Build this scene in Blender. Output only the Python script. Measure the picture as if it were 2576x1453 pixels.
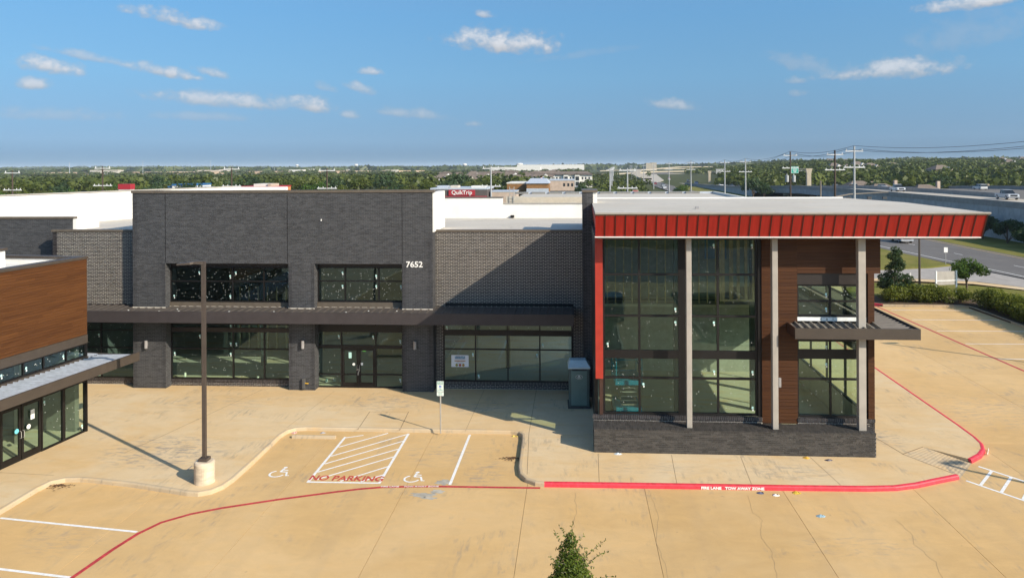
import bpy, bmesh, math, random
import numpy as np
from mathutils import Matrix, Vector, Euler

R = math.radians
SC = bpy.context.scene
COL = SC.collection
for o in list(bpy.data.objects):
    bpy.data.objects.remove(o)

# ------------------------------------------------------------------ camera
cam_d = bpy.data.cameras.new('camera')
cam = bpy.data.objects.new('camera', cam_d)
COL.objects.link(cam)
SC.camera = cam
cam_d.sensor_width = 36.0
cam_d.lens = 36.0 * 1850.0 / 2576.0
cam_d.shift_x = -0.01708
cam_d.shift_y = -0.11995
cam_d.clip_start = 0.5
cam_d.clip_end = 60000
TH = math.atan(113 / 1850.0)
RO = math.atan(0.005)
_f = Vector((-math.sin(TH), math.cos(TH), 0))
_r = Vector((math.cos(TH), math.sin(TH), 0))
_u = Vector((0, 0, 1))
_rc = _r * math.cos(RO) - _u * math.sin(RO)
_uc = _r * math.sin(RO) + _u * math.cos(RO)
m3 = Matrix((_rc, _uc, -_f)).transposed()
cam.matrix_world = Matrix.Translation((0, 0, 12.0)) @ m3.to_4x4()

# ------------------------------------------------------------------ sun, sky, exposure
SUN_EL = R(29.7)
SUN_DIR = Vector((0.828 * math.cos(SUN_EL), -0.561 * math.cos(SUN_EL), math.sin(SUN_EL))).normalized()
sun_d = bpy.data.lights.new('sun', 'SUN')
sun_d.energy = 4.0
sun_d.angle = R(0.5)
sun_d.color = (1.0, 0.885, 0.72)
sun = bpy.data.objects.new('sun', sun_d)
sun.rotation_euler = SUN_DIR.to_track_quat('Z', 'Y').to_euler()
COL.objects.link(sun)

world = bpy.data.worlds.new('World')
SC.world = world
world.use_nodes = True
wt = world.node_tree
wt.nodes.clear()


class NT:
    """tiny node helper"""
    def __init__(s, tree):
        s.t = tree

    def n(s, typ, **kw):
        nd = s.t.nodes.new(typ)
        for k, v in kw.items():
            if k.startswith('_'):
                setattr(nd, k[1:], v)
        return nd

    def link(s, a, b):
        s.t.links.new(a, b)

    def put(s, sock, v):
        if isinstance(v, bpy.types.NodeSocket):
            s.t.links.new(v, sock)
        else:
            sock.default_value = v

    def math(s, op, a, b=0.0, c=None, clamp=False):
        nd = s.t.nodes.new('ShaderNodeMath')
        nd.operation = op
        nd.use_clamp = clamp
        s.put(nd.inputs[0], a)
        s.put(nd.inputs[1], b)
        if c is not None:
            s.put(nd.inputs[2], c)
        return nd.outputs[0]

    def mix(s, fac, a, b, mode='MIX'):
        nd = s.t.nodes.new('ShaderNodeMix')
        nd.data_type = 'RGBA'
        nd.blend_type = mode
        nd.clamp_factor = True
        s.put(nd.inputs[0], fac)
        s.put(nd.inputs[6], a)
        s.put(nd.inputs[7], b)
        return nd.outputs[2]

    def noise(s, vec, scale, detail=3.0, rough=0.55, dist=0.0):
        nd = s.t.nodes.new('ShaderNodeTexNoise')
        if vec is not None:
            s.link(vec, nd.inputs['Vector'])
        nd.inputs['Scale'].default_value = scale
        nd.inputs['Detail'].default_value = detail
        nd.inputs['Roughness'].default_value = rough
        nd.inputs['Distortion'].default_value = dist
        return nd.outputs['Fac']

    def ramp(s, fac, stops):
        nd = s.t.nodes.new('ShaderNodeValToRGB')
        el = nd.color_ramp.elements
        while len(el) < len(stops):
            el.new(0.5)
        for e, (p, c) in zip(el, stops):
            e.position = p
            e.color = c if len(c) == 4 else (*c, 1)
        s.link(fac, nd.inputs[0])
        return nd.outputs[0]

    def smooth(s, v, lo, hi):
        nd = s.t.nodes.new('ShaderNodeMapRange')
        nd.interpolation_type = 'SMOOTHSTEP'
        s.put(nd.inputs[0], v)
        nd.inputs[1].default_value = lo
        nd.inputs[2].default_value = hi
        return nd.outputs[0]

    def mapping(s, vec, scale=(1, 1, 1), rot=(0, 0, 0)):
        nd = s.t.nodes.new('ShaderNodeMapping')
        s.link(vec, nd.inputs[0])
        nd.inputs['Scale'].default_value = scale
        nd.inputs['Rotation'].default_value = rot
        return nd.outputs[0]


W = NT(wt)
sky = W.n('ShaderNodeTexSky')
sky.sky_type = 'NISHITA'
sky.sun_disc = False
sky.sun_elevation = SUN_EL
sky.sun_rotation = math.atan2(SUN_DIR.x, SUN_DIR.y)
sky.altitude = 300
sky.air_density = 1.0
sky.dust_density = 1.2
sky.ozone_density = 2.2
tc = W.n('ShaderNodeTexCoord')
sep = W.n('ShaderNodeSeparateXYZ')
W.link(tc.outputs['Generated'], sep.inputs[0])
dx, dy, dz = sep.outputs
cv = W.n('ShaderNodeCombineXYZ')
W.link(dx, cv.inputs[0]); W.link(dy, cv.inputs[1])
W.link(W.math('ADD', W.math('MULTIPLY', W.math('MAXIMUM', dz, 0.0), 0.75), 0.38), cv.inputs[2])
nv_ = W.n('ShaderNodeVectorMath', _operation='NORMALIZE')
W.link(cv.outputs[0], nv_.inputs[0])
W.link(nv_.outputs[0], sky.inputs['Vector'])
AZ = W.math('ARCTAN2', dx, dy)
EL = W.math('ARCSINE', dz)
# the clouds: azimuth, elevation, half width, half height, density, tilt
CLOUDS = [
    (-0.096, 0.1645, 0.078, 0.0185, 1.00, -0.06), (-0.512, 0.1791, 0.053, 0.0105, 0.72, -0.16), (-0.640, 0.1146, 0.034, 0.0115, 0.75, -0.12),
    (-0.604, 0.1290, 0.040, 0.0060, 0.42, -0.14), (-0.654, 0.0942, 0.0188, 0.0080, 0.62, 0.0), (-0.525, 0.1165, 0.040, 0.0085, 0.70, -0.14),
    (-0.467, 0.1174, 0.0223, 0.0070, 0.50, -0.18), (-0.450, 0.0826, 0.085, 0.0120, 0.58, -0.05), (-0.348, 0.0798, 0.030, 0.0124, 0.66, -0.10),
    (-0.287, 0.1027, 0.0211, 0.0084, 0.55, -0.25), (-0.274, 0.1248, 0.0190, 0.0060, 0.60, -0.05), (-0.333, 0.1038, 0.0167, 0.0070, 0.35, -0.25),
    (-0.217, 0.0698, 0.0481, 0.0080, 0.36, -0.10), (-0.300, 0.0680, 0.0147, 0.0058, 0.40, -0.1), (0.400, 0.1125, 0.074, 0.0150, 0.62, 0.0),
    (0.291, 0.1067, 0.0178, 0.0061, 0.45, 0.0), (0.290, 0.0902, 0.0110, 0.0055, 0.32, 0.0), (0.131, 0.0793, 0.0330, 0.0092, 0.48, -0.14),
    (0.487, 0.1850, 0.0600, 0.0110, 0.80, 0.05), (-0.119, 0.2023, 0.0150, 0.0058, 0.55, -0.1), (-0.135, 0.0572, 0.0125, 0.0049, 0.35, 0.0),
    (-0.640, 0.0598, 0.0672, 0.0090, 0.22, 0.0), (0.480, 0.1489, 0.0700, 0.0240, 0.16, 0.12), (-0.474, 0.0626, 0.0594, 0.0069, 0.24, 0.0),
    (0.30, 0.125, 0.05, 0.014, 0.22, -0.3), (0.02, 0.150, 0.075, 0.006, 0.12, 0.12),
    (0.95, 0.20, 0.10, 0.02, 0.7, 0.0), (-1.0, 0.16, 0.09, 0.018, 0.7, 0.0), (1.9, 0.18, 0.11, 0.02, 0.7, 0.0), (2.9, 0.15, 0.10, 0.02, 0.7, 0.0),
    (-2.0, 0.2, 0.11, 0.02, 0.7, 0.0), (-2.7, 0.13, 0.08, 0.014, 0.6, 0.0), (1.4, 0.42, 0.10, 0.03, 0.7, 0.0), (-1.5, 0.5, 0.12, 0.03, 0.6, 0.0),
]
comb = W.n('ShaderNodeCombineXYZ')
W.link(AZ, comb.inputs[0])
W.link(W.math('MULTIPLY', EL, 1.25), comb.inputs[1])
nA = W.noise(comb.outputs[0], 42, 5, 0.55)
nB = W.noise(comb.outputs[0], 120, 4, 0.55)
nC = W.noise(comb.outputs[0], 9, 3, 0.5)
puff = W.math('ADD', W.math('MULTIPLY', W.math('SUBTRACT', nA, 0.5), 3.4), W.math('MULTIPLY', W.math('SUBTRACT', nB, 0.5), 1.2))
total = None
shade = None
for (a0, e0, w, h, den, tilt) in CLOUDS:
    w *= 1.22; den = min(1.0, den * 1.35)
    da = W.math('SUBTRACT', AZ, a0)
    de = W.math('SUBTRACT', W.math('SUBTRACT', EL, e0), W.math('MULTIPLY', da, tilt))
    below = W.math('LESS_THAN', de, 0.0)
    h *= 1.3
    k = W.math('ADD', 1.0 / h, W.math('MULTIPLY', below, 0.7 / h))
    ye = W.math('MULTIPLY', de, k)
    xe = W.math('MULTIPLY', da, 1.0 / w)
    rr = W.math('ADD', W.math('MULTIPLY', xe, xe), W.math('MULTIPLY', ye, ye))
    v = W.math('ADD', W.math('SUBTRACT', 0.95, rr), W.math('MULTIPLY', puff, 0.75))
    v = W.math('MULTIPLY', W.math('MULTIPLY', W.smooth(v, -0.1, 1.25), W.smooth(rr, 2.2, 1.0)), den)
    total = v if total is None else W.math('MAXIMUM', total, v)
    sv = W.math('MULTIPLY', v, W.smooth(W.math('ADD', ye, W.math('MULTIPLY', puff, 0.3)), -0.9, 0.5))
    shade = sv if shade is None else W.math('MAXIMUM', shade, sv)
skyc = W.n('ShaderNodeHueSaturation')
W.link(sky.outputs[0], skyc.inputs['Color'])
skyc.inputs['Saturation'].default_value = 1.0
skyc.inputs['Value'].default_value = 1.0
bright = W.math('ADD', 2.05, W.math('MULTIPLY', shade, 1.25))
cl = W.n('ShaderNodeVectorMath', _operation='SCALE')
cl.inputs[0].default_value = (0.94, 0.97, 1.03)
W.link(bright, cl.inputs['Scale'])
tint = W.ramp(W.math('MULTIPLY', W.math('MAXIMUM', EL, 0.0), 3.0), [(0.0, (0.47, 0.53, 0.45)), (0.05, (0.59, 0.61, 0.53)), (0.10, (0.75, 0.77, 0.66)), (0.35, (0.75, 0.96, 0.87)), (0.60, (0.69, 0.99, 0.97)), (1.0, (0.85, 1.0, 1.0))])
sky_t = W.mix(1.0, skyc.outputs[0], tint, 'MULTIPLY')
out_c = W.mix(W.math('MULTIPLY', total, 0.95), sky_t, cl.outputs[0])
bg = W.n('ShaderNodeBackground')
W.link(out_c, bg.inputs[0])
bg.inputs[1].default_value = 0.15
wo = W.n('ShaderNodeOutputWorld')
W.link(bg.outputs[0], wo.inputs[0])

vs = SC.view_settings
vs.view_transform = 'Standard'
vs.look = 'None'
vs.gamma = 1.0
vs.exposure = 0.70
SC.render.engine = 'CYCLES'
SC.cycles.use_denoising = True
SC.cycles.max_bounces = 10
SC.cycles.diffuse_bounces = 3
SC.cycles.glossy_bounces = 3
SC.cycles.transparent_max_bounces = 24
SC.cycles.volume_bounces = 0
SC.cycles.caustics_reflective = False
SC.cycles.caustics_refractive = False


# ------------------------------------------------------------------ helpers
def tag(o, label=None, cat=None, group=None, kind=None):
    if label: o['label'] = label
    if cat: o['category'] = cat
    if group: o['group'] = group
    if kind: o['kind'] = kind
    return o


def empty(name, loc=(0, 0, 0), rz=0.0, label=None, cat=None, group=None):
    o = bpy.data.objects.new(name, None)
    o.location = loc
    o.rotation_euler = (0, 0, rz)
    o.empty_display_size = 0.2
    COL.objects.link(o)
    return tag(o, label, cat, group)


def inst(name, me, parent=None, loc=(0, 0, 0), rot=(0, 0, 0), scale=(1, 1, 1)):
    o = bpy.data.objects.new(name, me)
    o.location = loc
    o.rotation_euler = rot
    o.scale = scale
    if parent is not None: o.parent = parent
    COL.objects.link(o)
    return o


def copy_tree(o, parent=None):
    c = o.copy()
    COL.objects.link(c)
    c.parent = parent
    for ch in o.children:
        copy_tree(ch, c)
    return c


class MB:
    def __init__(s):
        s.v, s.f, s.mi, s.bc = [], [], [], []
        s.m = 0
        s.c = None

    def face(s, *ids):
        s.f.append(ids); s.mi.append(s.m); s.bc.append(s.c if s.c is not None else 0.5)

    def pts(s, ps):
        b = len(s.v); s.v.extend([tuple(p) for p in ps]); return b

    def quad(s, a, b, c, d):
        k = s.pts((a, b, c, d)); s.face(k, k + 1, k + 2, k + 3); return s

    def hexa(s, p, skip=()):
        """8 corners: bottom 0-3 ccw, top 4-7"""
        k = s.pts(p)
        F = ((0, 3, 2, 1), (4, 5, 6, 7), (0, 1, 5, 4), (1, 2, 6, 5), (2, 3, 7, 6), (3, 0, 4, 7))
        for i, q in enumerate(F):
            if i not in skip: s.face(*[k + j for j in q])
        return s

    def box(s, x0, x1, y0, y1, z0, z1, skip=()):
        if x1 < x0: x0, x1 = x1, x0
        if y1 < y0: y0, y1 = y1, y0
        if z1 < z0: z0, z1 = z1, z0
        return s.hexa([(x0, y0, z0), (x1, y0, z0), (x1, y1, z0), (x0, y1, z0), (x0, y0, z1), (x1, y0, z1), (x1, y1, z1), (x0, y1, z1)], skip)

    def prism(s, poly, z0, z1, bottom=False):
        n = len(poly)
        k = s.pts([(x, y, z0) for x, y in poly] + [(x, y, z1) for x, y in poly])
        s.face(*range(k + n, k + 2 * n))
        if bottom: s.face(*reversed(range(k, k + n)))
        for i in range(n):
            j = (i + 1) % n
            s.face(k + i, k + j, k + n + j, k + n + i)
        return s

    def tube(s, p0, p1, r0, r1=None, n=8, caps=True):
        r1 = r0 if r1 is None else r1
        a, b = Vector(p0), Vector(p1)
        d = (b - a).normalized()
        u = d.orthogonal().normalized(); w = d.cross(u)
        k = s.pts([a + (u * math.cos(t) + w * math.sin(t)) * r0 for t in [2 * math.pi * i / n for i in range(n)]] +
                  [b + (u * math.cos(t) + w * math.sin(t)) * r1 for t in [2 * math.pi * i / n for i in range(n)]])
        for i in range(n):
            j = (i + 1) % n
            s.face(k + i, k + j, k + n + j, k + n + i)
        if caps:
            s.face(*reversed(range(k, k + n))); s.face(*range(k + n, k + 2 * n))
        return s

    def path(s, ps, r, n=5, taper=1.0):
        """one connected tube through points"""
        ps = [Vector(p) for p in ps]
        rings = []
        for i, p in enumerate(ps):
            d = (ps[min(i + 1, len(ps) - 1)] - ps[max(i - 1, 0)]).normalized()
            u = d.cross(Vector((0.31, 0.17, 0.93))).normalized(); w = d.cross(u)
            rr = r * (1 + (taper - 1) * i / max(1, len(ps) - 1))
            rings.append(s.pts([p + (u * math.cos(2 * math.pi * k / n) + w * math.sin(2 * math.pi * k / n)) * rr for k in range(n)]))
        for a, b in zip(rings[:-1], rings[1:]):
            for i in range(n):
                j = (i + 1) % n
                s.face(a + i, a + j, b + j, b + i)
        s.face(*[rings[-1] + i for i in range(n)])
        s.face(*[rings[0] + i for i in reversed(range(n))])
        return s

    def ribbon(s, ps, w, z):
        """flat strip following xy points"""
        ps = [Vector((p[0], p[1])) for p in ps]
        L = []
        for i, p in enumerate(ps):
            d = (ps[min(i + 1, len(ps) - 1)] - ps[max(i - 1, 0)]).normalized()
            nrm = Vector((-d.y, d.x))
            L.append((p + nrm * w / 2, p - nrm * w / 2))
        k = s.pts([(q.x, q.y, z) for ab in L for q in ab])
        for i in range(len(ps) - 1):
            s.face(k + 2 * i + 1, k + 2 * i + 3, k + 2 * i + 2, k + 2 * i)
        return s

    def ring(s, x0, x1, z0, z1, w, y0, y1):
        o = [(x0, z0), (x1, z0), (x1, z1), (x0, z1)]
        i = [(x0 + w, z0 + w), (x1 - w, z0 + w), (x1 - w, z1 - w), (x0 + w, z1 - w)]
        k = s.pts([(x, y0, z) for x, z in o] + [(x, y0, z) for x, z in i] + [(x, y1, z) for x, z in o] + [(x, y1, z) for x, z in i])
        for a in range(4):
            b = (a + 1) % 4
            s.face(k + a, k + b, k + 4 + b, k + 4 + a)
            s.face(k + 8 + b, k + 8 + a, k + 12 + a, k + 12 + b)
            s.face(k + b, k + a, k + 8 + a, k + 8 + b)
            s.face(k + 4 + a, k + 4 + b, k + 12 + b, k + 12 + a)
        return s

    def mesh(s, name, mats):
        me = bpy.data.meshes.new(name)
        me.from_pydata(s.v, [], s.f)
        if not isinstance(mats, (list, tuple)): mats = [mats]
        for m in mats: me.materials.append(m)
        if len(mats) > 1: me.polygons.foreach_set('material_index', s.mi)
        at = me.attributes.new('bc', 'FLOAT', 'FACE')
        at.data.foreach_set('value', s.bc)
        me.update()
        return me

    def build(s, name, mats, parent=None, kind=None, smooth=False, bevel=0):
        me = s.mesh(name, mats)
        if smooth:
            me.polygons.foreach_set('use_smooth', [True] * len(me.polygons))
        o = inst(name, me, parent)
        if kind: o['kind'] = kind
        if bevel:
            md = o.modifiers.new('bevel', 'BEVEL'); md.width = bevel; md.segments = 2; md.limit_method = 'ANGLE'
        return o


def boxobj(name, b, mat, parent=None, bevel=0):
    return MB().box(*b).build(name, mat, parent, bevel=bevel)


def np_mesh(name, V, F, mat, bc=None):
    """V (n,3) F (m,4) quads"""
    me = bpy.data.meshes.new(name)
    n, m = len(V), len(F)
    me.vertices.add(n); me.vertices.foreach_set('co', V.astype(np.float32).ravel())
    me.loops.add(m * 4); me.loops.foreach_set('vertex_index', F.astype(np.int32).ravel())
    me.polygons.add(m); me.polygons.foreach_set('loop_start', np.arange(0, m * 4, 4, dtype=np.int32))
    me.update(calc_edges=True)
    me.materials.append(mat)
    if bc is not None:
        at = me.attributes.new('bc', 'FLOAT', 'FACE'); at.data.foreach_set('value', bc.astype(np.float32))
    return me


def text_obj(name, body, size, mat, loc, rot, parent=None, extrude=0.002, align='CENTER', sx=1.0, bold=0.0, kind=None):
    cu = bpy.data.curves.new('txt', 'FONT')
    cu.body = body; cu.size = size; cu.extrude = extrude; cu.align_x = align; cu.offset = bold; cu.resolution_u = 3
    t = bpy.data.objects.new('txt', cu)
    COL.objects.link(t)
    bpy.context.view_layer.update()
    me = bpy.data.meshes.new_from_object(t.evaluated_get(bpy.context.evaluated_depsgraph_get()))
    bpy.data.objects.remove(t); bpy.data.curves.remove(cu)
    me.name = name
    me.materials.clear(); me.materials.append(mat)
    o = inst(name, me, parent, loc, rot, (sx, 1, 1))
    if kind: o['kind'] = kind
    return o


# ------------------------------------------------------------------ materials
def new_mat(name):
    m = bpy.data.materials.new(name)
    m.use_nodes = True
    m.node_tree.nodes.clear()
    N = NT(m.node_tree)
    p = N.n('ShaderNodeBsdfPrincipled')
    o = N.n('ShaderNodeOutputMaterial')
    N.link(p.outputs[0], o.inputs[0])
    return m, N, p, o


def M(name, col, rough=0.7, var=0.12, scale=3.0, metallic=0.0, bump=0.0, bscale=40.0, orand=0.0, bc=0.0, spec=0.5, stretch=(1, 1, 1), world=True, big=0.0):
    """paint / metal / plastic with noise wear; orand: per-object tone; bc: per-face tone attribute"""
    m, N, p, o = new_mat(name)
    if world:
        vec = N.n('ShaderNodeNewGeometry').outputs['Position']
    else:
        vec = N.n('ShaderNodeTexCoord').outputs['Object']
    v2 = N.mapping(vec, stretch)
    f = N.noise(v2, scale, 4, 0.6)
    lo = tuple(max(0, c * (1 - var)) for c in col); hi = tuple(min(1, c * (1 + var)) for c in col)
    c = N.mix(N.smooth(f, 0.3, 0.7), (*lo, 1), (*hi, 1))
    k = None
    if orand:
        oi = N.n('ShaderNodeObjectInfo')
        k = N.math('ADD', 1 - orand, N.math('MULTIPLY', oi.outputs['Random'], 2 * orand))
    if big:
        w1 = N.noise(N.mapping(vec, (1, 1, 0.45)), 0.55, 5, 0.65)
        w2 = N.noise(N.mapping(vec, (2.2, 2.2, 0.12)), 1.0, 4, 0.6)
        kb = N.math('ADD', 1 - big, N.math('MULTIPLY', N.math('ADD', w1, w2), big))
        k = kb if k is None else N.math('MULTIPLY', k, kb)
    if bc:
        at = N.n('ShaderNodeAttribute'); at.attribute_name = 'bc'
        k2 = N.math('ADD', 1 - bc, N.math('MULTIPLY', at.outputs['Fac'], 2 * bc))
        k = k2 if k is None else N.math('MULTIPLY', k, k2)
    if k is not None:
        vm = N.n('ShaderNodeVectorMath', _operation='SCALE')
        N.link(c, vm.inputs[0]); N.link(k, vm.inputs['Scale'])
        c = vm.outputs[0]
    N.link(c, p.inputs['Base Color'])
    p.inputs['Roughness'].default_value = rough
    p.inputs['Metallic'].default_value = metallic
    p.inputs['Specular IOR Level'].default_value = spec
    if bump:
        b = N.n('ShaderNodeBump')
        b.inputs['Strength'].default_value = bump
        b.inputs['Distance'].default_value = 0.02
        N.link(N.noise(vec, bscale, 4, 0.6), b.inputs['Height'])
        N.link(b.outputs[0], p.inputs['Normal'])
    return m


def concrete(name, c1, c2, stain=(0.30, 0.26, 0.20), rust=(0.62, 0.40, 0.17), stain_amt=0.5, tyre=0.0, orand=0.05, spots=()):
    m, N, p, o = new_mat(name)
    pos = N.n('ShaderNodeNewGeometry').outputs['Position']
    big = N.noise(pos, 0.16, 5, 0.6, 0.6)
    mid = N.noise(N.mapping(pos, (0.55, 1.7, 1), (0, 0, R(14))), 0.9, 6, 0.68, 0.5)
    mid2 = N.noise(N.mapping(pos, (1.6, 0.6, 1), (0, 0, R(-30))), 1.5, 5, 0.7, 0.3)
    fine = N.noise(pos, 26, 4, 0.7)
    blot = N.noise(N.mapping(pos, (1, 1.5, 1), (0, 0, R(25))), 0.75, 7, 0.72, 1.2)
    c = N.mix(N.smooth(big, 0.32, 0.68), (*c1, 1), (*c2, 1))
    c = N.mix(N.math('MULTIPLY', N.smooth(mid, 0.46, 0.72), 0.55), c, (*rust, 1))
    c = N.mix(N.math('MULTIPLY', N.smooth(mid2, 0.55, 0.85), 0.45 * stain_amt), c, (*stain, 1))
    # darker patches and tyre scuffs
    pat = N.noise(pos, 0.42, 5, 0.65, 0.8)
    sc = N.noise(N.mapping(pos, (4.0, 0.7, 1), (0, 0, R(38))), 1.2, 5, 0.7)
    c = N.mix(N.math('MULTIPLY', N.math('MULTIPLY', N.smooth(pat, 0.50, 0.66), N.smooth(sc, 0.46, 0.66)), stain_amt), c, (0.24, 0.21, 0.17, 1))
    if tyre:
        wv = N.noise(N.mapping(pos, (1.3, 0.06, 1), (0, 0, R(-28))), 1.0, 3, 0.5)
        c = N.mix(N.math('MULTIPLY', N.smooth(wv, 0.5, 0.75), tyre), c, (0.22, 0.19, 0.15, 1))
    # scuffed, blackened places
    for (sx_, sy_, rx_, ry_, am_) in spots:
        sp_ = N.n('ShaderNodeSeparateXYZ'); N.link(pos, sp_.inputs[0])
        ax = N.math('MULTIPLY', N.math('SUBTRACT', sp_.outputs[0], sx_), 1.0 / rx_)
        ay = N.math('MULTIPLY', N.math('SUBTRACT', sp_.outputs[1], sy_), 1.0 / ry_)
        dd = N.math('ADD', N.math('MULTIPLY', ax, ax), N.math('MULTIPLY', ay, ay))
        sn = N.noise(N.mapping(pos, (1.0, 3.2, 1), (0, 0, R(-32))), 1.7, 6, 0.72, 0.6)
        c = N.mix(N.math('MULTIPLY', N.math('MULTIPLY', N.smooth(dd, 1.0, 0.15), N.smooth(sn, 0.47, 0.64)), am_), c, (0.22, 0.21, 0.20, 1))
    # small dark spots
    sp = N.noise(pos, 5.5, 2, 0.5)
    c = N.mix(N.math('MULTIPLY', N.smooth(sp, 0.74, 0.80), 0.5), c, (0.16, 0.13, 0.10, 1))
    k = N.math('ADD', 0.78, N.math('ADD', N.math('MULTIPLY', fine, 0.16), N.math('MULTIPLY', blot, 0.28)))
    if orand:
        oi = N.n('ShaderNodeObjectInfo')
        k = N.math('MULTIPLY', k, N.math('ADD', 1 - orand, N.math('MULTIPLY', oi.outputs['Random'], 2 * orand)))
    vm = N.n('ShaderNodeVectorMath', _operation='SCALE')
    N.link(c, vm.inputs[0]); N.link(k, vm.inputs['Scale'])
    N.link(vm.outputs[0], p.inputs['Base Color'])
    p.inputs['Roughness'].default_value = 0.85
    p.inputs['Specular IOR Level'].default_value = 0.3
    b = N.n('ShaderNodeBump'); b.inputs['Strength'].default_value = 0.25; b.inputs['Distance'].default_value = 0.01
    N.link(fine, b.inputs['Height']); N.link(b.outputs[0], p.inputs['Normal'])
    return m


def glass(name, tint, ior=1.62, tr=1.0):
    m, N, p, o = new_mat(name)
    m.node_tree.nodes.remove(p)
    t = N.n('ShaderNodeBsdfTransparent'); t.inputs[0].default_value = (*tint, 1)
    g = N.n('ShaderNodeBsdfGlossy'); g.inputs['Roughness'].default_value = 0.0
    g.inputs[0].default_value = (0.58, 0.86, 0.98, 1)
    geo = N.n('ShaderNodeNewGeometry').outputs['Position']
    b = N.n('ShaderNodeBump'); b.inputs['Strength'].default_value = 0.25; b.inputs['Distance'].default_value = 0.012
    N.link(N.noise(geo, 0.9, 2, 0.4), b.inputs['Height'])
    N.link(b.outputs[0], g.inputs['Normal'])
    gn = N.n('ShaderNodeNewGeometry')
    dt = N.n('ShaderNodeVectorMath', _operation='DOT_PRODUCT')
    N.link(gn.outputs['Normal'], dt.inputs[0]); N.link(gn.outputs['Incoming'], dt.inputs[1])
    r0 = ((ior - 1) / (ior + 1)) ** 2
    sch = N.math('POWER', N.math('SUBTRACT', 1.0, N.math('ABSOLUTE', dt.outputs['Value']), clamp=True), 5.0)
    ms = N.n('ShaderNodeMixShader')
    N.link(N.math('ADD', r0, N.math('MULTIPLY', sch, 1 - r0), clamp=True), ms.inputs[0])
    N.link(t.outputs[0], ms.inputs[1]); N.link(g.outputs[0], ms.inputs[2])
    N.link(ms.outputs[0], o.inputs[0])
    return m


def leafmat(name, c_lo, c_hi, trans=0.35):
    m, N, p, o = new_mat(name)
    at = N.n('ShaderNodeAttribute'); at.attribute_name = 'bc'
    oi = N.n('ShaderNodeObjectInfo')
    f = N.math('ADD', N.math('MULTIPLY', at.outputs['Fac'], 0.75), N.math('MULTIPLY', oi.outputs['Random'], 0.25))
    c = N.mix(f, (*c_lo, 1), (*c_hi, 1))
    d = N.n('ShaderNodeBsdfDiffuse'); N.link(c, d.inputs[0])
    t = N.n('ShaderNodeBsdfTranslucent')
    c2 = N.mix(0.5, c, (0.16, 0.20, 0.03, 1)); N.link(c2, t.inputs[0])
    ms = N.n('ShaderNodeMixShader'); ms.inputs[0].default_value = trans
    N.link(d.outputs[0], ms.inputs[1]); N.link(t.outputs[0], ms.inputs[2])
    gl = N.n('ShaderNodeBsdfGlossy'); gl.inputs['Roughness'].default_value = 0.45
    ms2 = N.n('ShaderNodeMixShader'); ms2.inputs[0].default_value = 0.015
    N.link(ms.outputs[0], ms2.inputs[1]); N.link(gl.outputs[0], ms2.inputs[2])
    m.node_tree.nodes.remove(p)
    N.link(ms2.outputs[0], o.inputs[0])
    return m


def woodmat(name, c1, c2, axis):
    m, N, p, o = new_mat(name)
    tcn = N.n('ShaderNodeTexCoord').outputs['Object']
    oi = N.n('ShaderNodeObjectInfo')
    ad = N.n('ShaderNodeVectorMath', _operation='ADD')
    N.link(tcn, ad.inputs[0])
    cb = N.n('ShaderNodeCombineXYZ')
    for i in range(3): N.link(N.math('MULTIPLY', oi.outputs['Random'], 37.0 + 11 * i), cb.inputs[i])
    N.link(cb.outputs[0], ad.inputs[1])
    s = [18, 18, 18]; s[axis] = 0.7
    g = N.noise(N.mapping(ad.outputs[0], s), 1.0, 5, 0.65, 0.4)
    f = N.math('ADD', N.math('MULTIPLY', N.smooth(g, 0.3, 0.75), 0.6), N.math('MULTIPLY', oi.outputs['Random'], 0.4))
    N.link(N.mix(f, (*c1, 1), (*c2, 1)), p.inputs['Base Color'])
    p.inputs['Roughness'].default_value = 0.6
    p.inputs['Specular IOR Level'].default_value = 0.25
    return m


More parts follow.
